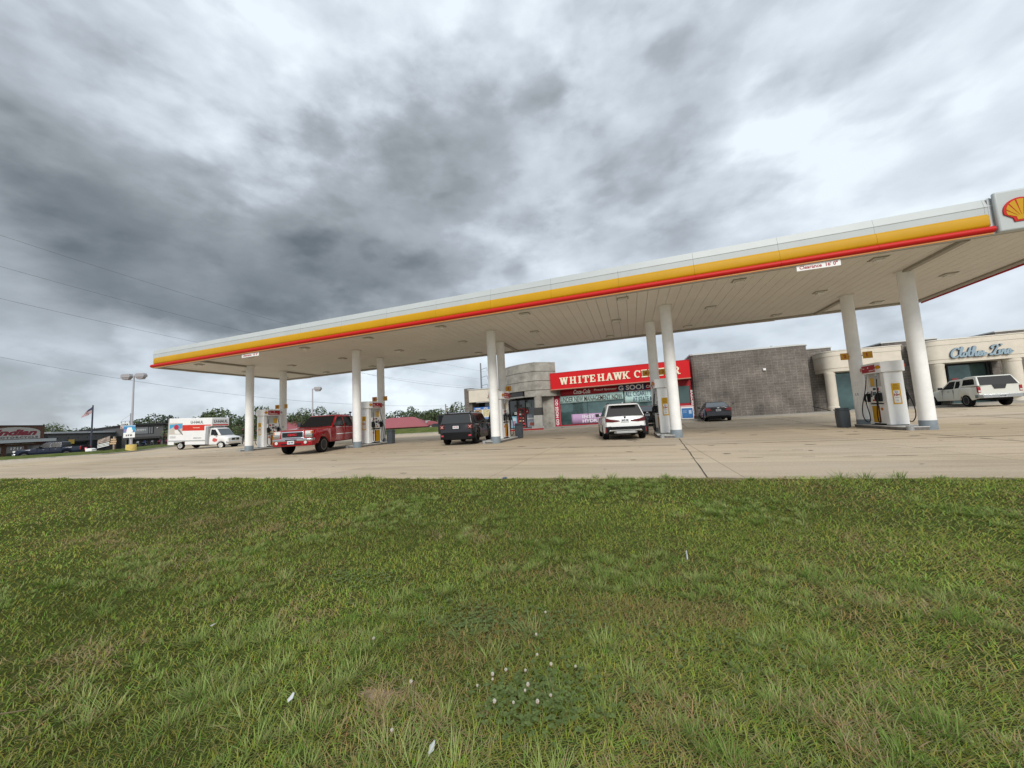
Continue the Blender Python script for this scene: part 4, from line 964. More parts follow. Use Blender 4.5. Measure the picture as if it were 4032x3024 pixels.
text('7357', ink, c2, (23.55, 36.12, 2.3), width=.38, height=.13, ext=.01, bold=.02); text('OPEN', mat('open_red', (.6, .06, .07), .5), c2, (22.85, 36.14, 2.28), width=.36, height=.15, ext=.01, bold=.03)
b3 = empty('block_end_building', (29, 37, .5), 'dark block building section rising at the far right edge beyond the cream shop', 'building')
mb = MB(); mb.box(25.9, 36, 36.5, YD, .1, 5.63); make('block_wall', mb, block, b3); mb = MB(); mb.box(25.85, 36, 36.45, YD, 5.633, 5.72); make('roof_coping', mb, coping, b3)
mb = MB(); mb.box(22.605, 25.895, 36.5, YD, .1, 5.0); make('link_wall', mb, block, c2)
mb = MB(); mb.box(15.905, 19.205, 36.5, YD, .1, 4.8); make('link_wall', mb, block, c1)
# script lettering: stroked letters
def script(strokes, x, z, s, m, parent, y, w=.09, th=.06, edge=None, sh=.25, mirror=False):
    mb = MB(); mb2 = MB()
    for st in strokes:
        pts = [(a+b*sh, b) for a, b in st]; sm = []
        for i in range(len(pts)-1):
            p0, p1, p2, p3 = [Vector(pts[min(max(j, 0), len(pts)-1)]) for j in (i-1, i, i+1, i+2)]
            for q in range(5):
                u = q/5; sm.append(.5*((2*p1)+(-p0+p2)*u+(2*p0-5*p1+4*p2-p3)*u*u+(-p0+3*p1-3*p2+p3)*u**3))
        sm.append(Vector(pts[-1]))
        for k, (mbx, ww, y0) in enumerate(((mb, w, y-th), (mb2, w*1.42, y-th*.5))):
            vs = []
            for i, p in enumerate(sm):
                d_ = (sm[min(i+1, len(sm)-1)]-sm[max(i-1, 0)]).normalized(); nr = Vector((-d_.y, d_.x))
                ww_ = ww*(.75+.5*abs(d_.y)); e0 = p+nr*ww_/2/1; e1 = p-nr*ww_/2
                yy = y0-.0004*i-random.random()*.0002
                vs += [(x+e0.x*s, yy, z+e0.y*s), (x+e1.x*s, yy, z+e1.y*s), (x+e1.x*s, y, z+e1.y*s), (x+e0.x*s, y, z+e0.y*s)]
            n = len(sm); fs = []
            for i in range(n-1):
                for j in range(4): fs.append((i*4+j, i*4+(j+1) % 4, (i+1)*4+(j+1) % 4, (i+1)*4+j))
            fs += [(0, 1, 2, 3), ((n-1)*4, (n-1)*4+1, (n-1)*4+2, (n-1)*4+3)]
            mbx.add(vs, fs)
    o = make('lettering', mb, m, parent)
    if edge: make('letter_return', mb2, edge, parent)
    return o
cl = empty('shop_lettering', (23.5, 34.4, 4.1), 'blue grey script sign letters on the cream clothing shop fascia', 'sign')
ST = []
def put(dx, *sts): ST.extend([[(a+dx, b) for a, b in s] for s in sts])
put(0, [(.62, .80), (.60, .95), (.42, .98), (.15, .75), (.05, .40), (.15, .08), (.42, .02), (.72, .22)])
put(.72, [(0, .15), (.12, .5), (.22, .95), (.14, 1.05), (.07, .8), (.05, .25), (.14, .03), (.28, .15)])
put(.98, [(.28, .48), (.12, .42), (.05, .2), (.15, .03), (.3, .15), (.3, .40), (.2, .48), (.45, .42)])
put(1.42, [(0, .42), (.14, .95), (.08, .6), (.06, .15), (.16, .03), (.3, .15)], [(-.04, .55), (.32, .60)])
put(1.72, [(0, .15), (.2, .6), (.24, .98), (.14, 1.02), (.06, .7), (.03, .03), (.1, .35), (.24, .48), (.3, .35), (.28, .1), (.36, .03), (.46, .15)])
put(2.18, [(0, .18), (.22, .25), (.26, .42), (.14, .48), (.04, .3), (.07, .08), (.2, .02), (.36, .16)])
put(2.52, [(0, .15), (.14, .5), (.12, .38), (.22, .2), (.16, .03), (.02, .06)], [(.2, .05), (.45, .25)])
put(3.30, [(.10, .66), (-.02, .80), (.10, .96), (.34, 1.02), (.42, .82), (.28, .45), (.12, .12), (-.05, .0), (-.10, .10), (.06, .14), (.28, .02), (.52, .02), (.60, .18)])
put(3.86, [(0, .2), (.08, .48), (.04, .15), (.12, .03), (.24, .15)], [(.17, .95), (.14, 1.12)])
put(4.08, [(0, .03), (.08, .48), (.06, .25), (.2, .48), (.28, .38), (.24, .1), (.32, .03), (.44, .15)])
put(4.50, [(0, .18), (.22, .25), (.26, .42), (.14, .48), (.04, .3), (.07, .08), (.2, .02), (.5, .3)])
script(ST, 21.85, 3.83, .655, mat('letter_blue', (.27, .36, .42), .45), cl, 34.435, w=.125, th=.10, edge=mat('letter_edge', (.045, .075, .12), .5), sh=.18)
# ---------------------------------------------------------------- vehicles (x forward from rear axle, y left)
_wheels = {}
def wheel(parent, x, y, r, wd, style='alloy', side=1):
    w_ = empty('wheel', (x, y, r)); w_.parent = parent
    key = (r, wd, style)
    if key not in _wheels:
        mb = MB(); mb.lathe([(r*.62, -wd/2), (r*.93, -wd/2), (r*.99, -wd*.38), (r, -wd*.2), (r, wd*.2), (r*.99, wd*.38), (r*.93, wd/2), (r*.62, wd/2)], axis='y', n=28)
        a = make('tyre', mb, tyre_m, None, smooth=40)
        rm = {'alloy': rim_m, 'white': rim_w, 'dark': rim_d, 'black': mat('rim_black', (.02, .02, .022), .35)}[style]
        mb = MB(); mb.lathe([(r*.62, wd*.50), (r*.60, wd*.44), (r*.56, wd*.20), (r*.2, wd*.16), (0, wd*.16)], axis='y', n=28, m=rm if style == 'white' else darkm)
        mb.lathe([(r*.655, wd*.46), (r*.655, wd*.505), (r*.60, wd*.505), (r*.58, wd*.44)], axis='y', n=28, m=rm)
        k = 6 if style != 'white' else 8
        for i in range(k):
            t = 2*PI*i/k
            if style == 'white': c = Vector((r*.42*math.cos(t), wd*.24, r*.42*math.sin(t))); mb.cyl(c-Vector((0, .05, 0)), c, r*.075, n=8, m=darkm); continue
            d_ = Vector((math.cos(t), 0, math.sin(t))); n_ = Vector((-d_.z, 0, d_.x)); p0 = d_*r*.10; p1 = d_*r*.60
            vs = []
            for p, hw in ((p0, r*.10), (p1, r*.055)):
                for yy in (wd*.30, wd*.42): vs += [p+n_*hw+Vector((0, yy, 0)), p-n_*hw+Vector((0, yy, 0))]
            mb.add(vs, [(0, 1, 3, 2), (4, 6, 7, 5), (0, 2, 6, 4), (1, 5, 7, 3), (2, 3, 7, 6), (0, 4, 5, 1)], rm)
        mb.lathe([(r*.17, wd*.30), (r*.16, wd*.44), (0, wd*.45)], axis='y', n=16, m=rm)
        b = make('rim', mb, None, None, smooth=40)
        _wheels[key] = (a, b); COL.objects.unlink(a); COL.objects.unlink(b)
    for src in _wheels[key]:
        c = src.copy(); COL.objects.link(c); c.parent = w_; c.scale = (1, side, 1) if side > 0 else (1, -1, 1)
    return w_
def interp(pts, x):
    for (a, b), (c, d_) in zip(pts, pts[1:]):
        if x <= c: return b+(d_-b)*((x-a)/(c-a) if c > a else 0)
    return pts[-1][1]
def body_mesh(S):
    x0, x1 = -S['ro'], S['wb']+S['fo']; top = S['top']; zb = S['zb']; W = S['W']/2; n = int((x1-x0)/.05)
    xs_ = [x0+(x1-x0)*i/n for i in range(n+1)]; rw = S['r']*S.get('arch', 1.20)
    mb = MB(); half = 9
    for x in xs_:
        zt = interp(top, x); b = zb+S.get('rise', .10)*max(0, 1-(x-x0)/.5)+S.get('risef', .08)*max(0, 1-(x1-x)/.5)
        ba = b
        for xw in (0, S['wb']):
            if abs(x-xw) < rw: ba = max(ba, math.sqrt(rw*rw-(x-xw)**2)+S['r']*.98)
        ba = min(ba, zt-.12)
        cr = S.get('corner', .28); k = 1
        if x-x0 < cr: k = min(k, 1-S.get('taper', .10)*(1-(x-x0)/cr)**2)
        if x1-x < cr*1.4: k = min(k, 1-S.get('taperf', .14)*(1-(x1-x)/(cr*1.4))**2)
        w_ = W*k; h = zt-ba; fl = S.get('flare', 0)
        for xw in (0, S['wb']):
            if fl and abs(x-xw) < rw*1.25: w_ += fl*(1-(abs(x-xw)/(rw*1.25))**3)
        sec = [(0, b+.06 if ba == b else b+.06), (w_*.80, b+.05), (w_*.975, ba+.0), (w_, ba+.10*min(1, h)), (w_*1.0, ba+h*.45), (w_*.985, ba+h*.72), (w_*.955, zt-.05), (w_*.90, zt-.005), (w_*.5, zt+S.get('crown', .02)*.8), (0, zt+S.get('crown', .02))]
        mb.v += [(x, y, z) for y, z in sec]+[(x, -y, z) for y, z in sec[1:-1][::-1]]
    m_ = 18
    for i in range(n):
        for j in range(m_): mb.f.append((i*m_+j, i*m_+(j+1) % m_, (i+1)*m_+(j+1) % m_, (i+1)*m_+j)); mb.m.append(0)
    mb.f.append(tuple(range(m_))); mb.f.append(tuple(range(n*m_, (n+1)*m_))[::-1]); mb.m += [0, 0]
    return mb
def side_y(S, z):  # tumblehome of the cabin side
    zb_ = S['belt']; return S['W']/2*S.get('cabw', .93)-S.get('tumble', .28)*(z-zb_)
def vehicle(name, label, cat, S, loc, rz, group=None, ry=0):
    t = empty(name, loc, label, cat, group, rz=R(rz), ry=R(ry)); pt = S['paint']; x0, x1 = -S['ro'], S['wb']+S['fo']; W = S['W']/2
    make('body', body_mesh(S), pt, t, world=False, smooth=38)
    # dark underbody and arches
    mb = MB(); mb.box(x0+.3, x1-.35, -W*.72, W*.72, S['zb']-.04, S['zb']+.28); make('underbody', mb, black, t, world=False)
    # cabin
    g = S['cab']  # outline of the greenhouse: list of (x,z), front base first, over the roof to rear base
    mb = MB(); cw = []
    n = len(g); rows = []
    for x, z in g:
        y = side_y(S, z); rows.append((x, z, y))
    vs = [(x, y, z) for x, z, y in rows]+[(x, -y, z) for x, z, y in rows]
    fs = [tuple(range(n)), tuple(range(n, 2*n))[::-1]]+[(i, n+i, n+i+1, i+1) for i in range(n-1)]+[(0, n-1, 2*n-1, n)]
    mb.add(vs, fs); make('cabin', mb, S.get('cabpaint', pt), t, world=False, bevel=S.get('cb', .075), bseg=4)
    # glazing
    for k, poly in enumerate(S['windows']):
        for s_ in (1, -1):
            mb = MB(); a = [(x, s_*(side_y(S, z)+.004), z) for x, z in poly]; b = [(x, s_*(side_y(S, z)-.03), z) for x, z in poly]; m_ = len(poly)
            mb.add(a+b, [tuple(range(m_)), tuple(range(m_, 2*m_))[::-1]]+[(i, (i+1) % m_, m_+(i+1) % m_, m_+i) for i in range(m_)])
            make('side_window', mb, S.get('glass', glass_d), t, world=False)
    def screen_(name_, a, b, m_, ins=.05, ylow=.06, off=.012):
        (xa, za), (xb, zb2) = a, b; dx, dz = xb-xa, zb2-za; L_ = math.hypot(dx, dz); nx, nz = dz/L_*off, -dx/L_*off
        if nx*(1 if name_ == 'windshield' else -1) < 0: nx, nz = -nx, -nz
        pa = (xa+dx*ins, za+dz*ins); pb = (xa+dx*(1-ins), za+dz*(1-ins)); ya = side_y(S, pa[1])-ylow; yb_ = side_y(S, pb[1])-ylow
        mb = MB(); f_ = [(pa[0]+nx, ya, pa[1]+nz), (pa[0]+nx, -ya, pa[1]+nz), (pb[0]+nx, -yb_, pb[1]+nz), (pb[0]+nx, yb_, pb[1]+nz)]
        bk = [(p[0]-nx*3, p[1], p[2]-nz*3) for p in f_]
        mb.add(f_+bk, [(0, 1, 2, 3), (7, 6, 5, 4), (0, 4, 5, 1), (1, 5, 6, 2), (2, 6, 7, 3), (3, 7, 4, 0)]); return make(name_, mb, m_, t, world=False)
    screen_('windshield', g[0], g[1], S.get('wglass', glass_d), S.get('wins', .06)); screen_('rear_window', g[-1], g[-2], S.get('rglass', S.get('glass', glass_d)), S.get('rins', .10))
    wr, ww = S['r'], S.get('tw', .235)
    for xx in (0, S['wb']):
        for s_ in (1, -1): wheel(t, xx, s_*(S['track']/2), wr, ww, S.get('rim', 'alloy'), s_)
    # mirrors
    if S.get('mirror'):
        mx_, mz_ = S['mirror']
        for s_ in (1, -1):
            mb = MB(); yy = W*.97; mb.box(mx_-.06, mx_+.09, *sorted((s_*(yy+.05), s_*(yy+.24))), mz_, mz_+S.get('mh', .16)); mb.box(mx_-.02, mx_+.04, *sorted((s_*(yy-.1), s_*(yy+.06))), mz_+.02, mz_+.06)
            make('mirror', mb, S.get('mirror_m', darkm), t, world=False, bevel=.025)
    for k, (nm, x_, y_, z_, sx, sy, sz, m_, both) in enumerate(S.get('bits', ())):
        for s_ in ((1, -1) if both else (1,)):
            mb = MB(); mb.box(x_-sx/2, x_+sx/2, s_*y_-sy/2, s_*y_+sy/2, z_-sz/2, z_+sz/2); make(nm, mb, m_, t, world=False, bevel=min(.02, min(sx, sy, sz)*.3))
    for side in ('f', 'r'):
        pl_ = S.get('plate_'+side)
        if pl_ and pl_[2]:
            z_, off = pl_[:2]; xx = (x1+off) if side == 'f' else (x0-off)
            mb = MB(); mb.box(*sorted((xx, xx+(.012 if side == 'f' else -.012))), -.155, .155, z_-.08, z_+.08); p_ = make('license_plate', mb, plate_m, t, world=False)
            ltext(pl_[2], navy, p_, (xx+(.013 if side == 'f' else -.013), -.12 if side == 'f' else .12, z_-.035), rz=90 if side == 'f' else -90, width=.24, height=.075, ext=.003, bold=.03)
    return t, x0, x1, W
def paint(name, c, rough=.28, metal=.2, var=0): return mat(name, c, rough, metal=metal, coat=.45, var=var)
def seam(t, S, xs_, zlo, zhi, th=.008):
    """door shut lines on both sides"""
    mb = MB()
    for x in xs_:
        for s_ in (1, -1): mb.box(x-th, x+th, *sorted((s_*(S['W']/2*1.0-.02), s_*(S['W']/2+.003))), zlo, zhi)
    make('door_seam', mb, black, t, world=False)
# --- pickups --------------------------------------------------------------
def pickup(name, label, pt, loc, rz, wb, L_f, L_r, W, H, hood, bed, cab0, cab1, r=.40, track=None, zb=.42, kind='crew', chrome_f=True, rim='alloy', ry=0, plate='0000', grp=None, gl=glass_d):
    rail = bed; belt = hood+.02
    S = dict(ro=L_r, fo=L_f, wb=wb, W=W, zb=zb, r=r, track=track or W-.30, paint=pt, belt=belt-.02, tumble=.30, cabw=.94, corner=.22, taper=.05, taperf=.10, rise=.10, risef=.02, crown=.03, arch=1.24, flare=.03, tw=.26, rim=rim, glass=gl,
             top=[(-L_r, rail), (cab0-.02, rail), (cab0, belt), (cab1, belt+.0), (cab1+.3, hood+.01), (wb+L_f-.25, hood-.07), (wb+L_f-.04, hood-.12), (wb+L_f, hood-.2)],
             cab=[(cab1+.08, belt-.02), (cab1-.72, H-.03), (cab1-1.1, H), (cab0+.25, H), (cab0+.10, H-.04), (cab0+.0, belt-.02)], mirror=(cab1-.38, belt+.06), mh=.22, wins=.07)
    xm = (cab0+cab1-.15)/2; zt = H-.12; z0_ = belt+.03
    A = lambda z: cab1+.02-(z-belt)*(.8/(H-belt))
    S['windows'] = [[(A(z0_)-.02, z0_), (A(zt)-.12, zt), (xm+.05, zt), (xm+.05, z0_)], [(xm-.05, z0_), (xm-.05, zt), (cab0+.22, zt), (cab0+.14, z0_)]]
    t, x0, x1, Wh = vehicle(name, label, 'pickup truck', S, loc, rz, group=grp, ry=ry)
    seam(t, S, (cab0+.02, xm, cab1-.15), zb+.12, belt)
    mb = MB(); mb.box(x0+.08, cab0-.08, -Wh+.10, Wh-.10, rail+.028, rail+.04); make('bed_liner', mb, black, t, world=False)
    return t, S, x0, x1, Wh
redp = paint('truck_red', (.30, .005, .010), .2, .05)
t, S, x0, x1, Wh = pickup('pickup_truck', 'red crew cab pickup with chrome grille facing out between the dispensers', redp, (-17.06, 18.53, 0), -74.7, 3.9, .98, 1.15, 2.03, 1.96, 1.27, 1.36, .55, 2.95, r=.41, zb=.50, rim='dark')
mb = MB(); mb.box(x1-.05, x1+.035, -.57, .57, .80, 1.14); make('grille_surround', mb, chrome, t, world=False, bevel=.03)
mb = MB(); mb.box(x1+.036, x1+.045, -.50, .50, .86, 1.09, black)
for z in (.91, .97, 1.03): mb.box(x1+.046, x1+.056, -.50, .50, z, z+.018, darkm)
gq = make('grille', mb, None, t, world=False)
ltext('GMC', mat('badge_red', (.45, .02, .03), .3), t, (x1+.057, -.23, .92), rz=90, width=.46, height=.115, ext=.012, bold=.05)
for s_ in (1, -1):
    mb = MB(); mb.box(x1-.14, x1+.02, *sorted((s_*.62, s_*.96)), .99, 1.15); h = make('headlight', mb, lamp_m, t, world=False, bevel=.02)
    mb = MB(); mb.box(x1-.10, x1+.024, *sorted((s_*.90, s_*.965)), 1.01, 1.13); make('turn_signal', mb, amber, h, world=False)
    mb = MB(); mb.box(x1-.14, x1+.025, *sorted((s_*.62, s_*.97)), .935, .985); make('lamp_trim', mb, chrome, t, world=False)
    mb = MB(); mb.box(x1-.14, x1+.018, *sorted((s_*.62, s_*.96)), .83, .93); make('lower_lamp', mb, mat('lamp_grey', (.20, .19, .15), .2), t, world=False)
    mb = MB(); mb.lathe([(0, .0), (.07, 0), (.075, -.02)], (x1+.16, s_*.72, .60), axis='x', n=14); make('fog_lamp', mb, lamp_m, t, world=False)
mb = MB(); mb.prism([(x1-.25, -1.0), (x1+.05, -1.0), (x1+.13, -.75), (x1+.15, 0), (x1+.13, .75), (x1+.05, 1.0), (x1-.25, 1.0)], 'z', .665, .79); make('front_bumper', mb, chrome, t, world=False, bevel=.03)
mb = MB(); mb.prism([(x1-.3, -.99), (x1+.04, -.99), (x1+.12, -.75), (x1+.145, 0), (x1+.12, .75), (x1+.04, .99), (x1-.3, .99)], 'z', .43, .66); make('bumper_valance', mb, redp, t, world=False, bevel=.03)
mb = MB(); mb.box(x1+.135, x1+.15, -.50, .50, .50, .56); mb.box(x1+.145, x1+.16, -.28, .28, .70, .75); make('intake', mb, black, t, world=False)
mb = MB(); mb.box(x1+.152, x1+.166, -.17, .17, .53, .70); p_ = make('license_plate', mb, plate_m, t, world=False); ltext('146 VFS', navy, p_, (x1+.167, -.13, .57), rz=90, width=.26, height=.085, ext=.003, bold=.03)
mb = MB()
for s_ in (1, -1): mb.box(.9, 2.75, *sorted((s_*1.0, s_*1.022)), .86, .90)
make('side_moulding', mb, chrome, t, world=False)
mb = MB()
for s_ in (1, -1): mb.box(.95, 2.7, *sorted((s_*.955, s_*.975)), 1.245, 1.265)
make('belt_moulding', mb, chrome, t, world=False)
mb = MB()
for y in (-.62, .62): mb.tube([(.35, y, 1.3), (.35, y, 2.02), (.35, y*.99, 2.06)], .03, 8); mb.box(.28, .42, y-.05, y+.05, 2.06, 2.14)
mb.tube([(.35, -.62, 1.98), (.35, .62, 1.98)], .025, 8); make('headache_rack', mb, black, t, world=False)
# blue pickup beyond the berm
bluep = paint('truck_blue', (.003, .007, .024), .25, .1)
t, S, x0, x1, Wh = pickup('pickup_truck', 'dark blue crew cab pickup parked beyond the grass berm at left', bluep, (-68.4, 27.7, -.66), 222, 3.68, .95, 1.25, 2.02, 1.95, 1.22, 1.30, .45, 2.75, r=.40)
mb = MB(); mb.box(x1-.04, x1+.04, -.55, .55, .80, 1.12); make('grille', mb, chrome, t, world=False, bevel=.03)
for s_ in (1, -1):
    mb = MB(); mb.box(x1-.22, x1+.02, *sorted((s_*.57, s_*.98)), .86, 1.10); make('headlight', mb, lamp_m, t, world=False, bevel=.03)
    mb = MB(); mb.box(x0-.02, x0+.1, *sorted((s_*.85, s_*1.0)), .85, 1.25); make('taillight', mb, tail_m, t, world=False, bevel=.02)
    mb = MB(); mb.box(.9, 1.05, *sorted((s_*1.0, s_*1.03)), 1.05, 1.08); mb.box(1.95, 2.1, *sorted((s_*1.0, s_*1.03)), 1.05, 1.08); make('door_handle', mb, chrome, t, world=False)
mb = MB(); mb.prism([(x1-.25, -1.0), (x1+.05, -1.0), (x1+.12, 0), (x1+.05, 1.0), (x1-.25, 1.0)], 'z', .50, .70); make('front_bumper', mb, chrome, t, world=False, bevel=.03)
# dark pickup behind the grey hatchback
dkp = paint('truck_black', (.02, .022, .028), .3, .2)
t, S, x0, x1, Wh = pickup('pickup_truck', 'dark pickup with rusty tailgate half hidden behind the grey hatchback', dkp, (-26.6, 48.3, -.30), 12, 3.6, .95, 1.25, 1.98, 1.86, 1.15, 1.25, .45, 2.6, r=.40)
mb = MB(); mb.box(x0-.03, x0+.02, -.85, .85, .72, 1.24); make('tailgate', mb, mat('tailgate_tan', (.13, .12, .10), .6, var=.6, vscale=5), t, world=False)
mb = MB(); mb.box(x0-.18, x0+.05, -.98, .98, .46, .66); make('rear_bumper', mb, chrome, t, world=False, bevel=.03)
for s_ in (1, -1):
    mb = MB(); mb.box(x0-.04, x0+.06, *sorted((s_*.86, s_*.99)), .80, 1.2); make('taillight', mb, tail_m, t, world=False)
# white pickup with a canopy cap
wp = paint('truck_white', (.66, .66, .60), .3, .0)
S = dict(ro=1.12, fo=.85, wb=3.2, W=1.85, zb=.40, r=.38, track=1.58, paint=wp, belt=1.10, tumble=.30, cabw=.955, corner=.2, taper=.05, taperf=.14, crown=.03, arch=1.27, flare=.06, tw=.25,
         top=[(-1.12, 1.22), (.30, 1.22), (.34, 1.12), (2.30, 1.12), (2.6, 1.10), (3.7, 1.02), (3.95, .92), (4.05, .75)],
         cab=[(2.42, 1.08), (1.68, 1.72), (1.35, 1.76), (.42, 1.76), (.40, 1.74), (.38, 1.08)], mirror=(2.0, 1.14), mh=.17, wins=.08, glass=glass_d, wglass=glass_l,
         windows=[[(2.16, 1.16), (1.62, 1.64), (1.08, 1.66), (1.08, 1.16)], [(.98, 1.18), (1.0, 1.64), (.66, 1.64), (.56, 1.42), (.60, 1.20)]])
t, x0, x1, Wh = vehicle('pickup_truck', 'white pickup with matching bed cap parked before the clothing shop', 'pickup truck', S, (20.95, 30.79, .42), 84.3)
seam(t, S, (.36, 1.04, 2.12), .52, 1.10)
capc = dict(S); capc['belt'] = 1.22; capc['cabw'] = .985; capc['tumble'] = .26
g = [(.34, 1.225), (.32, 1.80), (.1, 1.85), (-.62, 1.86), (-.80, 1.83), (-1.12, 1.24)]
vs = [(x, side_y(capc, z), z) for x, z in g]+[(x, -side_y(capc, z), z) for x, z in g]; n = len(g)
mb = MB(); mb.add(vs, [tuple(range(n)), tuple(range(n, 2*n))[::-1]]+[(i, n+i, n+i+1, i+1) for i in range(n-1)]+[(0, n-1, 2*n-1, n)]); cp = make('bed_cap', mb, wp, t, world=False, bevel=.04, bseg=3)
for s_ in (1, -1):
    poly = [(.20, 1.32), (.20, 1.68), (-.60, 1.70), (-.72, 1.62), (-.84, 1.34)]
    mb = MB(); a = [(x, s_*(side_y(capc, z)+.005), z) for x, z in poly]; b = [(x, s_*(side_y(capc, z)-.03), z) for x, z in poly]; m_ = len(poly)
    mb.add(a+b, [tuple(range(m_)), tuple(range(m_, 2*m_))[::-1]]+[(i, (i+1) % m_, m_+(i+1) % m_, m_+i) for i in range(m_)]); make('cap_window', mb, glass_d, cp, world=False)
mb = MB(); mb.add([(-1.105, .80, 1.27), (-1.105, -.80, 1.27), (-.835, -.70, 1.79), (-.835, .70, 1.79), (-1.04, .80, 1.27), (-1.04, -.80, 1.27), (-.77, -.70, 1.79), (-.77, .70, 1.79)], [(0, 1, 2, 3), (7, 6, 5, 4), (0, 4, 5, 1), (1, 5, 6, 2), (2, 6, 7, 3), (3, 7, 4, 0)])
make('cap_rear_window', mb, mat('tint_black', (.018, .018, .02), .35, spec=.15), cp, world=False)
mb = MB(); mb.prism([(-.30, 1.285), (-.22, 1.03), (.22, 1.03), (.30, 1.285)], 'x', x0-.03, x0-.004); make('tailgate_handle', mb, darkm, t, world=False)
for s_ in (1, -1):
    mb = MB(); mb.box(x0-.02, x0+.10, *sorted((s_*.79, s_*.925)), .83, 1.19); h = make('taillight', mb, tail_m, t, world=False, bevel=.02)
    mb = MB(); mb.box(x0-.023, x0-.0, *sorted((s_*.81, s_*.91)), .88, .97); make('reverse_lamp', mb, lamp_m, h, world=False)
    mb = MB(); mb.box(.82+.6, .96+.6, *sorted((s_*.92, s_*.945)), .98, 1.01); make('door_handle', mb, ink, t, world=False)
    mb = MB(); mb.box(x1-.30, x1-.02, *sorted((s_*.55, s_*.86)), .74, .90); make('headlight', mb, lamp_m, t, world=False, bevel=.03)
mb = MB(); mb.prism([(x0-.17, -.80), (x0-.17, .80), (x0-.02, .95), (x0+.25, .95), (x0+.25, .93), (x0, .90), (x0, -.90), (x0+.25, -.93), (x0+.25, -.95), (x0-.02, -.95)], 'z', .50, .70); make('rear_bumper', mb, mat('bumper_satin', (.50, .51, .52), .25, metal=.9), t, world=False, bevel=.02)
mb = MB(); mb.box(x0-.185, x0-.172, -.16, .16, .52, .66); p_ = make('license_plate', mb, mat('plate_dull', (.42, .44, .46), .5), t, world=False); ltext('820 WMF', ink, p_, (x0-.186, .13, .56), rz=-90, width=.26, height=.07, ext=.002, bold=.03)
# --- small cars and crossovers --------------------------------------------
jp = paint('car_graphite', (.020, .020, .022), .22, .2)
S = dict(ro=.80, fo=.82, wb=2.57, W=1.80, zb=.30, r=.345, track=1.56, paint=jp, belt=1.05, tumble=.22, cabw=.955, corner=.42, taper=.11, taperf=.16, crown=.03, arch=1.22, flare=.05, tw=.225, rim='dark',
         top=[(-.80, .98), (-.78, 1.06), (0, 1.06), (2.0, 1.05), (2.3, 1.05), (3.2, .98), (3.33, .90), (3.39, .78)],
         cab=[(2.18, 1.03), (1.62, 1.60), (1.35, 1.66), (-.35, 1.66), (-.58, 1.62), (-.76, 1.04)], mirror=(1.78, 1.06), rins=.12, glass=glass_d, rglass=mat('rear_tint', (.04, .043, .045), .12, spec=.5),
         windows=[[(1.93, 1.10), (1.58, 1.52), (1.02, 1.54), (1.02, 1.10)], [(.94, 1.10), (.94, 1.54), (.22, 1.53), (.02, 1.32), (.02, 1.12)], [(-.10, 1.16), (-.04, 1.50), (-.36, 1.49), (-.5, 1.2)]])
t, x0, x1, Wh = vehicle('hatchback', 'dark grey boxy hatchback at the middle pumps seen from behind, driver door open', 'car', S, (-8.62, 17.70, 0), 96.9)
seam(t, S, (.98, -.02+.1, 1.98), .42, 1.03)
for s_ in (1, -1):
    mb = MB(); mb.box(x0-.03, x0+.08, *sorted((s_*.62, s_*.86)), .82, 1.04); h = make('taillight', mb, mat('tail_dark', (.10, .004, .006), .15, coat=.6), t, world=False, bevel=.02)
    mb = MB()
    for k in range(2):
        q = 1 if k == 0 else -1; c = (s_*.74, .93); mb.prism([(c[0]-.065, c[1]-.065*q-.014), (c[0]-.065, c[1]-.065*q+.014), (c[0]+.065, c[1]+.065*q+.014), (c[0]+.065, c[1]+.065*q-.014)], 'x', x0-.040-.002*k, x0-.031)
    make('lamp_cross', mb, mat('cross_pink', (.75, .42, .38), .3), h, world=False)  # plain pale pink cross on the tail lens
    mb = MB(); mb.box(x0-.05, x0+.0, *sorted((s_*.66, s_*.80)), .45, .53); make('reflector', mb, mat('reflector_pink', (.45, .05, .07), .3), t, world=False)
    mb = MB(); mb.box(-.35, 1.25, *sorted((s_*.60, s_*.635)), 1.685, 1.715); mb.box(-.35, -.25, *sorted((s_*.605, s_*.63)), 1.64, 1.69); mb.box(1.15, 1.25, *sorted((s_*.605, s_*.63)), 1.64, 1.69); make('roof_rail', mb, black, t, world=False, bevel=.01)
    mb = MB(); mb.box(-.0+.12, .30, *sorted((s_*.885, s_*.92)), .96, .995); mb.box(1.05, 1.22, *sorted((s_*.885, s_*.92)), .96, .995); make('door_handle', mb, ink, t, world=False)
mb = MB(); mb.prism([(x0-.07, -.62), (x0-.07, .62), (x0+.06, .88), (x0+.5, .915), (x0+.5, .86), (x0+.1, .8), (x0+.1, -.8), (x0+.5, -.86), (x0+.5, -.915), (x0+.06, -.88)], 'z', .30, .66); make('rear_bumper', mb, mat('plastic_dark', (.010, .010, .011), .7, spec=.15), t, world=False, bevel=.03)
mb = MB(); mb.box(x0-.04, x0-.02, -.20, .20, .83, .99); make('plate_recess', mb, black, t, world=False)
mb = MB(); mb.box(x0-.05, x0-.041, -.16, .16, .84, .98); p_ = make('license_plate', mb, plate_m, t, world=False); ltext('AHC 73K', darkred, p_, (x0-.051, .12, .88), rz=-90, width=.24, height=.07, ext=.002, bold=.02)
mb = MB(); mb.cyl((.05, 0, 1.68), (-.12, 0, 1.92), .006, n=6); mb.box(.0, .1, -.03, .03, 1.67, 1.70); make('antenna', mb, black, t, world=False)
mb = MB(); mb.box(1.02, 1.06, .93, 1.72, .55, 1.62); 
dd = make('open_door', mb, jp, t, world=False, bevel=.02); dd.location = (0, 0, 0)
mb = MB(); mb.box(1.015, 1.065, 1.0, 1.66, 1.1, 1.56); make('door_glass', mb, glass_d, dd, world=False)
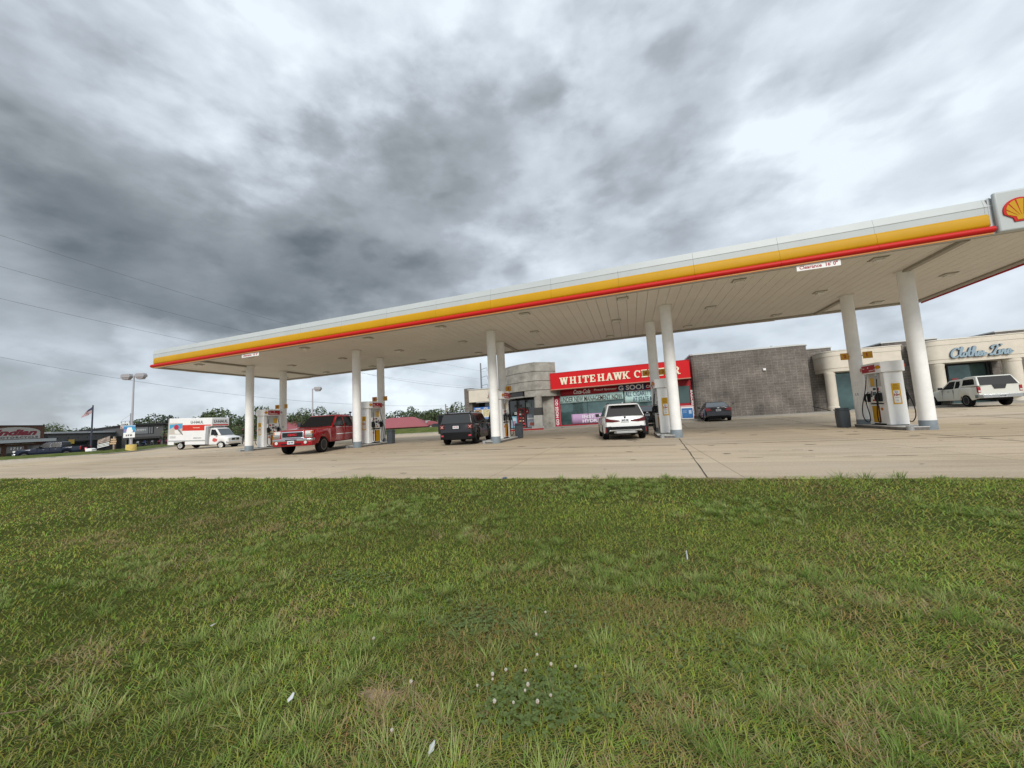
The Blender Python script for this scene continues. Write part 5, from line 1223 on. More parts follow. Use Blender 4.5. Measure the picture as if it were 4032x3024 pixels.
# white crossover
wx = paint('car_white', (.74, .75, .74), .22, .0)
S = dict(ro=.86, fo=.88, wb=2.69, W=1.84, zb=.27, r=.36, track=1.62, paint=wx, belt=1.03, tumble=.34, cabw=.94, corner=.42, taper=.13, taperf=.2, crown=.04, arch=1.2, flare=.03, tw=.245, rim='black',
         top=[(-.86, .94), (-.80, 1.03), (0, 1.04), (2.0, 1.02), (2.35, 1.02), (3.2, .92), (3.45, .80), (3.57, .62)],
         cab=[(2.30, 1.0), (1.50, 1.56), (1.1, 1.63), (-.3, 1.62), (-.55, 1.58), (-.82, 1.02)], mirror=(1.72, 1.04), rins=.06, glass=glass_d, rglass=mat('tint_black', (.018, .018, .02), .35, spec=.15),
         windows=[[(1.98, 1.07), (1.45, 1.48), (.88, 1.52), (.88, 1.07)], [(.80, 1.07), (.80, 1.52), (.10, 1.50), (-.10, 1.40), (-.20, 1.10)]])
t, x0, x1, Wh = vehicle('crossover', 'white compact crossover seen from behind between two pump islands', 'car', S, (-.45, 17.93, 0), 98.2)
seam(t, S, (.84, 0.12, 2.02), .42, 1.0)
for s_ in (1, -1):
    mb = MB(); mb.prism([(s_*.22, .83), (s_*.25, .87), (s_*.60, .92), (s_*.84, 1.0), (s_*.84, .82), (s_*.55, .80)], 'x', x0-.022, x0+.10); make('taillight', mb, mat('tail_dark', (.10, .004, .006), .15, coat=.6), t, world=False)
    mb = MB(); mb.prism([(s_*.62, .62), (s_*.86, .60), (s_*.88, .30), (s_*.76, .28), (s_*.68, .46)], 'x', x0-.035, x0+.06); h = make('rear_vent', mb, black, t, world=False)
    mb = MB(); mb.box(x0-.042, x0+.0, *sorted((s_*.835, s_*.865)), .36, .56); make('reflector', mb, tail_m, h, world=False)
    mb = MB(); mb.tube([(-.35, s_*.60, 1.60), (-.1, s_*.60, 1.675), (.9, s_*.60, 1.675), (1.15, s_*.60, 1.62)], .014, 6); make('roof_rail', mb, black, t, world=False)
    mb = MB(); mb.box(.14, .34, *sorted((s_*.895, s_*.935)), .90, .93); make('door_handle', mb, wx, t, world=False)
mb = MB(); mb.prism([(x0-.05, -.60), (x0-.05, .60), (x0+.06, .82), (x0+.06, -.82)], 'z', .47, .60); make('bumper_insert', mb, black, t, world=False)
mb = MB(); mb.prism([(x0-.06, -.40), (x0-.06, .40), (x0+.08, .50), (x0+.08, -.50)], 'z', .30, .40); make('skid_plate', mb, mat('skid_silver', (.45, .46, .46), .35, metal=.5), t, world=False, bevel=.01)
mb = MB(); mb.box(x0-.03, x0-.005, -.17, .17, .79, .93); p_ = make('license_plate', mb, plate_m, t, world=False); ltext('BHD 708', ink, p_, (x0-.031, .13, .825), rz=-90, width=.26, height=.08, ext=.002, bold=.03)
mb = MB(); mb.lathe([(0, -.02), (.045, -.02), (.05, 0)], (x0-.01, 0, 1.0), axis='x', n=16); h = make('tailgate_roundel', mb, darkm, t, world=False)
mb = MB(); mb.prism([(-.55, 1.545), (.55, 1.545), (.50, 1.585), (-.50, 1.585)], 'x', -.80, -.55); make('rear_spoiler', mb, wx, t, world=False, bevel=.01)
mb = MB(); mb.prism([(-.02, 1.63), (.02, 1.63), (0, 1.70)], 'x', -.42, -.30); make('fin_antenna', mb, wx, t, world=False)
# grey sedan at the block wall
cg = paint('car_grey', (.055, .055, .062), .25, .4)
def sedan(name, label, pt, loc, rz, rg=glass_l, tail=tail_m, plate='AVX 76', L2=(.92, .92), wb=2.67, H=1.43, W=1.76, grp=None, rim='alloy'):
    S = dict(ro=L2[0], fo=L2[1], wb=wb, W=W, zb=.24, r=.32, track=W-.24, paint=pt, belt=.93, tumble=.40, cabw=.93, corner=.4, taper=.14, taperf=.2, crown=.035, arch=1.16, tw=.21, rim=rim,
         top=[(-L2[0], .90), (-L2[0]+.06, 1.02), (-.35, 1.02), (0, .95), (wb-.5, .93), (wb-.2, .93), (wb+.6, .78), (wb+L2[1], .56)],
         cab=[(wb-.28, .90), (wb-1.15, H-.06), (wb-1.6, H), (.45, H-.02), (.30, H-.06), (-.42, 1.0)], mirror=(wb-.85, .94), rins=.07, rglass=rg, glass=glass_d,
         windows=[[(wb-.62, .97), (wb-1.22, H-.15), (1.0, H-.12), (1.0, .97)], [(.92, .97), (.92, H-.12), (.40, H-.14), (.0, 1.06), (.02, .98)]])
    t, x0, x1, Wh = vehicle(name, label, 'car', S, loc, rz, group=grp)
    seam(t, S, (.96, .05, wb-.62), .36, .92)
    for s_ in (1, -1):
        mb = MB(); mb.prism([(s_*.42, .78), (s_*.80, .74), (s_*.83, .95), (s_*.55, .95)], 'x', x0-.03, x0+.14); make('taillight', mb, tail, t, world=False)
        mb = MB(); mb.box(x1-.32, x1-.06, *sorted((s_*.45, s_*.74)), .60, .72); make('headlight', mb, lamp_m, t, world=False, bevel=.03)
    mb = MB(); mb.box(x0-.025, x0-.0, -.16, .16, .72, .86); p_ = make('license_plate', mb, plate_m, t, world=False); plate and ltext(plate, navy, p_, (x0-.026, .12, .755), rz=-90, width=.24, height=.07, ext=.002, bold=.03)
    mb = MB(); mb.prism([(x0-.05, -.60), (x0-.05, .60), (x0+.12, .80), (x0+.12, -.80)], 'z', .26, .36); make('bumper_lip', mb, black, t, world=False)
    mb = MB(); mb.box(x0-.035, x0-.01, -.07, .07, .93, .99); make('trunk_badge', mb, chrome, t, world=False)
    return t
sedan('sedan', 'dark grey sedan with red tail lamps parked against the block wall', cg, (5.93, 30.52, .215), 86.4)
sedan('sedan', 'black sedan nosed in at the store window behind the white crossover', paint('car_black', (.010, .010, .012), .15, .2), (1.05, 28.6, .16), 88, wb=2.78, H=1.46, W=1.83, plate='XKR 12')
sedan('sedan', 'silver car passing far off in front of the red roofed building', paint('car_silver', (.42, .44, .46), .3, .5), (-66.0, 90.3, -.20), 17, plate='')
sedan('sedan', 'maroon car half hidden behind the rear of the box truck', paint('car_maroon', (.12, .01, .02), .25, .3), (-70.5, 44.5, -.35), -165, plate='', H=1.5)
# --- rental box truck ---------------------------------------------------------
bt = empty('box_truck', (-49.12+.0, 28.53, -.33), 'white rental moving truck with red stripe and attic box over its cab', 'truck', rz=R(16.2), ry=R(1.8))
# origin is shifted so that the rear right wheel stands on the measured spot
off = Matrix.Rotation(R(16.2), 3, 'Z')@Vector((0, .95, 0)); bt.location = (-49.12+off.x, 28.53+off.y, -.33); bt.scale = (1.05, 1.05, 1.05)
tw_ = mat('truck_body_white', (.74, .74, .73), .35, var=.04, vscale=1.2); stripe_r = mat('stripe_red', (.55, .035, .02), .35)
Wb = 1.17
mb = MB(); mb.prism([(-1.30, .92), (2.95, .92), (2.95, 2.40), (3.50, 2.44), (3.50, 3.30), (3.40, 3.36), (-1.25, 3.36), (-1.30, 3.30)], 'y', -Wb, Wb); make('cargo_box', mb, tw_, bt, world=False, bevel=.05, bseg=3)
mb = MB()
for s_ in (1, -1):
    mb.box(-1.28, -.62, *sorted((s_*(Wb-.05), s_*(Wb+.0))), .50, .915); mb.box(.62, 2.93, *sorted((s_*(Wb-.05), s_*(Wb+.0))), .50, .915)
mb.box(-1.32, -1.27, -Wb, Wb, .50, .6); make('skirt', mb, tw_, bt, world=False)
mb = MB()
for s_ in (1, -1): mb.box(-1.28, 2.93, *sorted((s_*(Wb+.001), s_*(Wb+.02))), .86, .98); mb.box(-1.33, -1.25, *sorted((s_*(Wb-.02), s_*(Wb+.025))), .5, 3.33)
make('rub_rail', mb, mat('rail_grey', (.42, .43, .43), .4, metal=.3), bt, world=False)
mb = MB(); mb.lathe([(.22, .5), (.22, 2.42)], (2.93, -Wb+.2, 0), n=20); mb.lathe([(.22, .5), (.22, 2.42)], (2.93, Wb-.2, 0), n=20); make('corner_post', mb, steel, bt, world=False, smooth=40)
for s_ in (1, -1):
    y_ = s_*(Wb+.001); Y2 = s_*(Wb+.006)
    mb = MB(); mb.box(.25, 2.70, *sorted((y_, Y2)), 2.0, 2.62); mb.box(2.702, 3.44, *sorted((y_, Y2)), 2.50, 2.62); make('red_stripe', mb, stripe_r, bt, world=False)
    mb = MB(); mb.box(-1.2, .245, *sorted((y_, Y2)), 1.62, 2.85, mat('graphic_sand', (.50, .46, .40), .5)); g1 = make('side_graphic', mb, None, bt, world=False)
    Y3 = s_*(Wb+.010)
    mb = MB(); mb.prism([(-1.19, 2.2), (-1.19, 2.68), (.24, 2.78), (.24, 2.3), (-.3, 2.15), (-.8, 2.4)], 'y', *sorted((Y2+s_*.0005, Y3)), mat('graphic_blue', (.06, .32, .52), .5)); make('graphic_sky', mb, None, g1, world=False)
    mb = MB(); mb.lathe([(0, 0), (.27, 0), (.27, .004), (0, .004)], (-.42, s_*(Wb+.0105) if s_ > 0 else -(Wb+.0145), 2.40), axis='y', n=20); make('graphic_disc', mb, mat('graphic_red', (.42, .02, .05), .5), g1, world=False)
    mb = MB(); mb.prism([(-.62, 2.05), (-.3, 2.12), (.05, 1.75), (-.1, 1.66), (-.55, 1.72)], 'y', *sorted((s_*(Wb+.0105), s_*(Wb+.0125))), pm[0]); mb.prism([(-.30, 2.14), (-.12, 2.22), (.36, 1.60), (.30, 1.54)], 'y', *sorted((s_*(Wb+.0108), s_*(Wb+.0145))), mat('graphic_grey', (.20, .19, .19), .5)); make('graphic_shape', mb, None, g1, world=False)
    k = 1 if s_ < 0 else -1
    def tx(body, xa, z, w_, h_, m_, **kw): return ltext(body, m_, bt, (xa if s_ < 0 else xa+w_, s_*(Wb+.007), z), rz=0 if s_ < 0 else 180, width=w_, height=h_, ext=.004, **kw)
    tx('U-HAUL', 1.15, 2.76, 1.40, .29, ink, bold=.02); tx('Truck Rental', 1.42, 2.27, .75, .10, cream_sign, bold=.02); tx('uhaul.com', 1.5, 1.16, .9, .11, ink, bold=.02)
    mb = MB()
    for z in (1.40, 1.34, 1.28, 1.22): mb.box(-1.1, -.45, *sorted((y_, Y2)), z, z+.02)
    make('small_print', mb, MT['grey_ink'], bt, world=False)
mb = MB(); mb.box(3.502, 3.508, -1.06, 1.06, 2.50, 2.64); make('front_stripe', mb, stripe_r, bt, world=False)
ltext('U-HAUL', ink, bt, (3.509, -.92, 2.80), rz=90, width=1.84, height=.31, ext=.004, bold=.02)
# cab
S = dict(ro=-2.9, fo=.80, wb=4.45, W=2.0, zb=.45, r=.39, track=1.78, paint=tw_, belt=1.42, tumble=.14, cabw=.97, corner=.2, taper=0, taperf=.10, rise=0, risef=0, crown=.04, arch=1.22, tw=.24, rim='white',
         top=[(2.9, 1.42), (4.1, 1.42), (4.35, 1.40), (5.0, 1.25), (5.2, 1.14), (5.25, .98)])
S['ro'] = -2.9
bm_ = body_mesh(S); make('cab_body', bm_, tw_, bt, world=False, smooth=38)
g = [(4.38, 1.40), (3.78, 2.18), (3.5, 2.26), (3.0, 2.26), (2.9, 2.2), (2.9, 1.40)]; n = len(g)
vs = [(x, side_y(S, z), z) for x, z in g]+[(x, -side_y(S, z), z) for x, z in g]
mb = MB(); mb.add(vs, [tuple(range(n)), tuple(range(n, 2*n))[::-1]]+[(i, n+i, n+i+1, i+1) for i in range(n-1)]+[(0, n-1, 2*n-1, n)]); make('cab_roof', mb, tw_, bt, world=False, bevel=.05, bseg=3)
for s_ in (1, -1):
    poly = [(4.10, 1.47), (3.70, 2.06), (3.25, 2.08), (3.25, 1.47)]; m_ = 4
    mb = MB(); a = [(x, s_*(side_y(S, z)+.004), z) for x, z in poly]; b = [(x, s_*(side_y(S, z)-.03), z) for x, z in poly]
    mb.add(a+b, [(0, 1, 2, 3), (7, 6, 5, 4), (0, 4, 5, 1), (1, 5, 6, 2), (2, 6, 7, 3), (3, 7, 4, 0)]); make('side_window', mb, glass_d, bt, world=False)
    mb = MB(); mb.box(3.86, 3.98, *sorted((s_*1.03, s_*1.26)), 1.42, 1.82); mb.box(3.88, 3.94, *sorted((s_*.9, s_*1.04)), 1.5, 1.55); make('mirror', mb, ink, bt, world=False, bevel=.02)
    mb = MB(); mb.box(5.10, 5.26, *sorted((s_*.62, s_*.95)), .86, 1.14); make('headlight', mb, lamp_m, bt, world=False, bevel=.02)
    mb = MB(); mb.prism([(3.55, 1.12), (3.75, 1.14), (4.05, 1.02), (4.02, .80), (3.72, .72), (3.5, .85)], 'y', *sorted((s_*.985, s_*1.008)), mat('graphic_coral', (.55, .10, .09), .5)); make('door_graphic', mb, None, bt, world=False)
    for xx in (0, 4.45): wheel(bt, xx, s_*(.95 if xx == 0 else .89), .39, .24, 'white', s_)
mb = MB(); mb.add([(4.395, .86, 1.45), (4.395, -.86, 1.45), (3.83, -.78, 2.14), (3.83, .78, 2.14), (4.33, .86, 1.42), (4.33, -.86, 1.42), (3.77, -.78, 2.11), (3.77, .78, 2.11)], [(0, 1, 2, 3), (7, 6, 5, 4), (0, 4, 5, 1), (1, 5, 6, 2), (2, 6, 7, 3), (3, 7, 4, 0)]); make('windshield', mb, glass_l, bt, world=False)
mb = MB(); mb.box(5.2, 5.275, -.56, .56, .84, 1.16); make('grille_surround', mb, chrome, bt, world=False, bevel=.02)
mb = MB(); mb.box(5.276, 5.285, -.50, .50, .88, 1.12); q_ = make('grille', mb, ink, bt, world=False); mb = MB(); mb.lathe([(0, .012), (.10, .01), (.11, 0)], (5.286, 0, 1.0), axis='x', n=18); make('grille_badge', mb, chrome, q_, world=False)
mb = MB(); mb.prism([(5.0, -1.0), (5.27, -.98), (5.36, 0), (5.27, .98), (5.0, 1.0)], 'z', .56, .80); make('front_bumper', mb, chrome, bt, world=False, bevel=.03)
mb = MB(); mb.box(4.9, 5.2, -.9, .9, .34, .555); mb.box(-1.0, 5.0, -.6, .6, .42, .60); mb.box(1.2, 2.8, -.95, .95, .34, .58); make('chassis', mb, black, bt, world=False)
# ---------------------------------------------------------------- left side: lamp posts, signs, shops across the lane
def lamp_post(name, label, base, ztop, heads, dirv, base_m=None, r=.07, group='parking lot lamp posts'):
    t = empty(name, base, label, 'lamp post', group); z = ztop-base[2]
    mb = MB(); mb.cyl((0, 0, .0), (0, 0, z), r*1.25, r*.8, n=12); make('pole', mb, mat('lamp_pole_grey', (.40, .39, .42), .5, metal=.2), t, world=False, smooth=40)
    if base_m:
        mb = MB(); mb.lathe([(.47, 0), (.47, .74), (.44, .78), (0, .78)], n=24); make('concrete_base', mb, base_m, t, world=False, smooth=40)
        mb = MB(); mb.box(-.16, .16, -.16, .16, .781, .83); make('base_plate', mb, steel, t, world=False)
    D = Vector(dirv).normalized()
    for s_ in heads:
        c = Vector((0, 0, z-.12))+Vector((D.x, D.y, 0))*s_*.85; hd = empty('lamp_head', (0, 0, 0)); hd.parent = t; hd.location = c; hd.rotation_euler = (0, 0, math.atan2(D.y, D.x)); hd.scale = (.95, 1, 1.45)
        mb = MB(); mb.prism([(-.56, -.06), (.56, -.06), (.60, .10), (.46, .26), (-.46, .26), (-.60, .10)], 'y', -.25, .25); make('housing', mb, mat('lamp_housing', (.33, .32, .33), .5), hd, world=False, bevel=.03)
        mb = MB(); mb.prism([(-.48, -.062), (.48, -.062), (.34, -.22), (-.34, -.22)], 'y', -.2, .2); make('refractor', mb, mat('lamp_refractor', (.28, .25, .25), .2), hd, world=False, bevel=.02)
        mb = MB(); mb.cyl((-s_*.35, 0, .04), (-s_*.9, 0, .08), .035, n=8); make('arm', mb, steel, hd, world=False)
    return t
ycon = mat('yellow_concrete', (.60, .45, .14), .85, var=.18, vscale=4, bump=.2)
lamp_post('street_lamp', 'tall twin headed lamp post on a round yellow concrete base at left', (-56.56, 27.73, -.28), 8.68, (1, -1), (.952, .306, 0), ycon, r=.10)
lamp_post('street_lamp', 'distant single headed lamp post rising behind the red pickup', (-48.1, 45.73, -.4), 7.55, (1,), (.952, .306, 0), None, r=.10)
def uvp(t_, x, y): return t_
# promo banner on the lamp post
A_ = math.atan2(.306, .952)
pb = empty('hanging_banner', (-56.35, 27.45, 1.3), 'blue and white price banner strapped to the twin lamp post', 'banner', rz=A_)
mb = MB(); mb.box(-.72, .64, -.02, .0, .02, 1.46, white_sign); mb.box(-.715, .635, -.026, -.021, .62, 1.30, mat('promo_blue', (.06, .22, .45), .5)); mb.box(-.7, .62, -.027, -.021, 1.305, 1.44, mat('promo_sky', (.18, .40, .62), .5))
mb.prism([(-.25, .45), (.2, .45), (.42, .75), (.25, 1.22), (-.22, 1.22), (-.42, .75)], 'y', -.032, -.0265, white_sign); mb.prism([(-.66, .78), (-.5, .66), (-.34, .78), (-.34, 1.02), (-.66, 1.02)], 'y', -.038, -.0325, mat('promo_mauve', (.28, .22, .42), .5))
mb.prism([(.25, 1.0), (.6, .8), (.6, 1.1), (.45, 1.25)], 'y', -.039, -.0325, mat('promo_cyan', (.02, .40, .60), .5))
make('banner_sheet', mb, None, pb, world=False)
ltext('$ 8 50', ink, pb, (-.42, -.034, .16), width=.75, height=.24, ext=.004, bold=.03)
# hanging rental sign on its own pole
us = empty('rental_sign', (-78.6, 37.7, -.6), 'small white and red rental sign on a pole behind the twin lamp post', 'sign', rz=A_)
mb = MB(); mb.cyl((.75, .05, 0), (.75, .05, 5.9), .07, n=10); mb.cyl((.75, .05, 5.7), (-.6, 0, 4.85), .015, n=6); make('sign_pole', mb, steel, us, world=False)
mb = MB(); mb.box(-.72, .70, -.04, .04, 3.42, 4.35, white_sign); mb.box(-.72, .70, -.03, .03, 4.62, 4.68, steel); mb.box(-.70, -.66, -.03, .03, 4.36, 4.62, steel); mb.box(.64, .68, -.03, .03, 4.36, 4.62, steel); mb.box(-.05, 0, -.03, .03, 4.36, 4.62, steel)
mb.box(-.66, .64, -.046, -.0405, 3.47, 3.82, mat('rental_red', (.38, .06, .06), .5)); make('sign_board', mb, None, us, world=False)
ltext('U-HAUL', ink, us, (-.62, -.045, 3.92), width=1.22, height=.34, ext=.006, bold=.05); ltext('RENTALS', white_sign, us, (-.5, -.050, 3.55), width=1.0, height=.18, ext=.006, bold=.03)
# flagpole with drooping flag
fp = empty('flagpole', (-77.2, 33.2, -.8), 'dark flagpole with a drooping striped flag beside the brown brick shop', 'flagpole', rz=A_)
mb = MB(); mb.cyl((0, 0, 0), (0, 0, 7.3), .12, .08, n=10); make('pole', mb, mat('pole_dark', (.045, .05, .075), .5), fp, world=False)
mb = MB(); n1, n2 = 13, 14; fr_, fb_, fw_ = mat('flag_red', (.30, .06, .07), .7), mat('flag_blue', (.03, .035, .07), .7), mat('flag_white', (.45, .43, .43), .7)
def fpt(u, v):  # u along the fly, v down the hoist
    x = -.06-u*1.5+.05*math.sin(v*7+u*4); z = 7.25-v*1.1-u*1.5*(1-.55*v)*.95; y = .09*math.sin(u*9+v*3); return (x, y, z)
for i in range(n2):
    for j in range(n1):
        m_ = fb_ if (i < n2*.42 and j < 7) else (fr_ if j % 2 == 0 else fw_)
        mb.add([fpt(i/n2, j/n1), fpt((i+1)/n2, j/n1), fpt((i+1)/n2, (j+1)/n1), fpt(i/n2, (j+1)/n1)], [(0, 1, 2, 3)], m_)
o = make('flag', mb, None, fp, world=False, fixn=False); so_ = o.modifiers.new('thickness', 'SOLIDIFY'); so_.thickness = .01
# brown brick motorcycle shop at the far left
brickm = mat('brown_brick', (.115, .055, .038), .9, var=.3, vscale=3, bump=.4, bscale=14)
pale_metal = mat('pale_metal_trim', (.50, .52, .53), .5)
a1_ = math.atan2(.835, -.55)
ib = empty('brick_shop', (-99.3, 36.68, -.75), 'brown brick motorcycle shop with oval script sign at the far left edge', 'shop', rz=a1_)
mb = MB(); mb.box(-16, 0, 0, 9, 0, 5.0); make('wall', mb, brickm, ib, world=False); mb = MB(); mb.box(-16.1, .08, -.08, 9.1, 5.003, 5.12); make('roof_edge', mb, ink, ib, world=False)
mb = MB(); mb.box(-16, .72, -1.2, -.003, 2.25, 2.75); make('awning', mb, pale_metal, ib, world=False)
mb = MB()
pts = [(-.9, 2.85)]+[(-4.9+4.0*math.cos(R(a)), 3.95+.85*math.sin(R(a))) for a in range(0, 181, 10)]+[(-8.9, 2.85)]
mb.prism(pts, 'y', -.12, -.004); so2 = make('oval_sign', mb, mat('sign_beige', (.42, .40, .36), .6), ib, world=False)
ltext('Indian', mat('sign_maroon', (.20, .015, .03), .5), so2, (-8.5, -.13, 3.42), width=7.0, height=1.0, ext=.02, shear=.35, bold=.045)
ltext('MOTORCYCLE', mat('sign_charcoal', (.09, .085, .08), .5), so2, (-8.2, -.13, 2.95), width=6.9, height=.32, ext=.02, bold=.05, space=1.3)  # near-black letter colour, the sign's own
mb = MB(); mb.box(-6.0, -4.2, -.01, -.003, 1.95, 2.15); mb.box(-3.9, -1.8, -.01, -.003, 1.95, 2.15); make('small_sign', mb, mat('sign_dull', (.22, .19, .16), .7), ib, world=False)
ltext('Parts | Accessories', mat('sign_dull2', (.40, .36, .32), .6), ib, (-6.4, -.02, 1.94), width=5.0, height=.20, ext=.006, bold=.02)
mb = MB()
for x0_, x1_ in ((-15, -7.0), (-6.2, -3.4), (-2.9, -.6)): mb.box(x0_, x1_, -.006, -.002, .02, 1.72)
make('shop_window', mb, dark_glass, ib, world=False)
ltext('1711', white_sign, ib, (-5.6, -.02, 1.12), width=1.7, height=.38, ext=.006, bold=.05)
# long grey showroom
greyw = mat('grey_siding', (.105, .105, .105), .8, var=.08, vscale=1)
a2_ = math.atan2(.711, -.703)
gb = empty('grey_showroom', (-121.1, 58.15, -.85), 'long low grey showroom wall with pale flat roof between brick shop and tall grey hall', 'building', rz=a2_)
Lg = 28.6
mb = MB(); mb.box(-Lg, 0, 0, 9, 2.15, 3.52); mb.box(-Lg, 0, 1.2, 9, 0, 2.14); make('wall', mb, greyw, gb, world=False); mb = MB(); mb.box(-Lg-.1, .1, -.35, 9, 3.70, 4.02); make('roof_strip', mb, pale_metal, gb, world=False); mb = MB(); mb.box(-Lg-.05, .05, -.3, 9, 3.53, 3.695); make('eave', mb, ink, gb, world=False)
mb = MB(); mb.box(-Lg, -2.2, 1.1, 1.19, .1, 2.1); make('shop_window', mb, dark_glass, gb, world=False)
mb = MB(); mb.box(-2.15, -.02, -.18, 1.1, 0, 3.52); make('brick_pier', mb, mat('red_brick', (.17, .06, .035), .9, var=.2, vscale=4, bump=.3), gb, world=False)
mb = MB()
for k in range(8): mb.cyl((-26+k*3.2, -.08, 2.8), (-26+k*3.2, -.002, 2.8), .09, n=8)
make('wall_lamp', mb, ink, gb, world=False)
ys_ = empty('yellow_sign', (-105.34, 42.12, 1.27), 'small yellow notice above the blue pickup in the showroom window', 'sign', rz=a2_)
mb = MB(); mb.box(-.9, .0, -.42, -.35, -.9, .35); mb.box(.1, .9, -.42, -.35, -.5, .35); make('board', mb, mat('notice_yellow', (.60, .40, .06), .5), ys_, world=False)
# tall grey hall with badge sign
a3_ = math.atan2(5.1, 2.8)
th_ = empty('grey_hall', (-115.87, 55.62, -.85), 'tall dark grey showroom hall with a framed name board and scalloped awning', 'building', rz=R(60))
Lh = 6.6
mb = MB(); mb.box(-.0, Lh, 0, 9, 2.3, 5.2); mb.box(0, .3, 0, 9, 0, 2.299); mb.box(Lh-.7, Lh, 0, 9, 0, 2.299); mb.box(.3, Lh-.7, 1.5, 9, 0, 2.299); make('wall', mb, greyw, th_, world=False)
mb = MB(); mb.box(-.5, Lh+.7, -.6, 9, 5.203, 5.52); make('roof_edge', mb, ink, th_, world=False)
mb = MB(); mb.box(.4, 4.9, -.06, -.003, 2.95, 4.75, ink); mb.box(.5, 3.9, -.09, -.061, 3.05, 4.62, mat('board_grey', (.17, .18, .19), .5)); mb.box(4.05, 4.3, -.09, -.061, 3.05, 4.62, MT['board_grey']); mb.box(4.45, 4.7, -.09, -.061, 3.05, 4.62, MT['board_grey']); nb = make('name_board', mb, None, th_, world=False)
ltext('TRIUMPH', mat('board_letter', (.42, .44, .43), .5), nb, (.6, -.10, 3.78), width=2.9, height=.42, ext=.01, bold=.05)
mb = MB(); mb.tube([(1.0, -.10, 3.75), (2.0, -.10, 3.5), (3.1, -.10, 3.72)], .04, 6); make('swoosh', mb, MT['board_letter'], nb, world=False)
mb = MB()
for k in range(12): mb.prism([(.1+k*.5, 2.02), (.58+k*.5, 2.02), (.58+k*.5, 1.86), (.34+k*.5, 1.76), (.1+k*.5, 1.86)], 'y', -.75, -.7)
mb.box(0, Lh-.4, -.75, -.003, 2.03, 2.28); make('awning', mb, mat('awning_dark', (.05, .05, .05), .7), th_, world=False)
mb = MB(); mb.box(5.4, 5.65, -.12, -.003, 4.3, 4.42); make('wall_lamp', mb, white_sign, th_, world=False)
mb = MB(); mb.prism([(-8, 0), (0, 0), (0, 5.19), (-8, 4.0)], 'y', .35, .7, greyw); mb.prism([(-8.3, 3.98), (0, 5.194), (0, 5.45), (-8.3, 4.3)], 'y', .0, .75, ink); make('side_gable', mb, None, th_, world=False)
# red roofed buildings
rroof = mat('red_metal_roof', (.30, .085, .095), .6, var=.06, vscale=.4); wwall = mat('white_wall', (.60, .61, .62), .8)
def gable_house(name, label, p0, L, W_, eave, ridge, rz, wall_m, hip=0.0, z0=-.9, door=()):
    t = empty(name, p0, label, 'building', rz=R(rz)); e_ = eave-p0[2]; r_ = ridge-p0[2]
    mb = MB(); mb.box(0, L, 0, W_, 0, e_); make('wall', mb, wall_m, t, world=False)
    if not hip:
        mb = MB(); mb.prism([(0, e_+.002), (W_, e_+.002), (W_/2, r_-.1)], 'x', .02, L-.02); make('gable', mb, wwall, t, world=False)
    o_ = .5; h = hip
    mb = MB(); mb.add([(-o_, -o_, e_-.05), (L+o_, -o_, e_-.05), (L-h, W_/2, r_), (h, W_/2, r_), (L+o_, W_+o_, e_-.05), (-o_, W_+o_, e_-.05),
                       (-o_, -o_, e_-.2), (L+o_, -o_, e_-.2), (L+o_, W_+o_, e_-.2), (-o_, W_+o_, e_-.2)],
                      [(0, 1, 2, 3), (2, 4, 5, 3), (1, 4, 2), (0, 3, 5), (0, 6, 7, 1), (1, 7, 8, 4), (4, 8, 9, 5), (5, 9, 6, 0)])
    make('roof', mb, rroof, t, world=False); return t
gable_house('red_roof_building', 'white gabled building with dull red metal roof behind the box truck', (-117.5, 63.0, -.9), 46, 12, 1.3, 3.5, 11, wwall)
t = gable_house('red_roof_building', 'long low building with hipped red metal roof beyond the grassy mound', (-66.5, 79.2, -.7), 16.5, 11, .45, 3.0, 17, mat('red_brown_wall', (.12, .03, .03), .8), hip=5)
mb = MB(); mb.box(16.6, 20.0, 1.5, 9, 0, 1.3); make('white_annexe', mb, wwall, t, world=False); mb = MB(); mb.prism([(16.5, 1.32), (20.5, 1.32), (16.5, 2.3)], 'y', 1.0, 9.5); make('annexe_roof', mb, rroof, t, world=False)
mb = MB(); mb.cyl((9.8, 5, 2.7), (9.8, 5, 3.35), .35, n=12); mb.box(15.2, 16.4, 4, 5, 1.9, 2.5); make('roof_vent', mb, steel, t, world=False)
# roadside clutter before the shops
wpst = empty('wooden_post', (-57.98, 26.88, -.21), 'wooden post with pale plank name boards left of the yellow lamp base', 'sign post', rz=A_)
mb = MB(); mb.box(-.07, .07, -.07, .07, 0, 1.75); make('post', mb, mat('weathered_wood', (.33, .26, .20), .8, var=.2), wpst, world=False)
for z, w_, s_ in ((.95, .36, -.05), (1.18, .34, .02), (1.42, .30, 0)):
    mb = MB(); mb.box(-w_+s_, w_+s_, -.11, -.075, z-.09, z+.09); make('name_plank', mb, mat('plank_tan', (.52, .36, .22), .8, var=.2), wpst, world=False)
ab = empty('poster_trailer', (-60.52, 27.13, -.35), 'tilted photo poster board on a small trailer near the wooden post', 'poster board', rz=A_)
mb = MB(); mb.prism([(-.75, .55), (.75, .85), (.80, 2.05), (-.70, 1.60)], 'y', -.05, .05, ink); mb.prism([(-.72, 1.1), (.75, 1.35), (.78, 2.0), (-.68, 1.56)], 'y', -.06, -.051, mat('photo_brown', (.25, .15, .11), .6, var=.6, vscale=5, col2=(.5, .42, .36)))
for z in (.66, .82, .98): mb.prism([(-.70, z-.05), (.72, z+.2), (.72, z+.29), (-.70, z+.04)], 'y', -.062, -.051, white_sign)
make('board', mb, None, ab, world=False); mb = MB(); mb.box(-.6, .7, .06, .9, .3, .5); mb.cyl((-.3, .05, .25), (-.3, .9, .25), .25, n=14); mb.box(.8, 1.5, .05, .6, 0, 1.9); make('trailer', mb, black, ab, world=False)
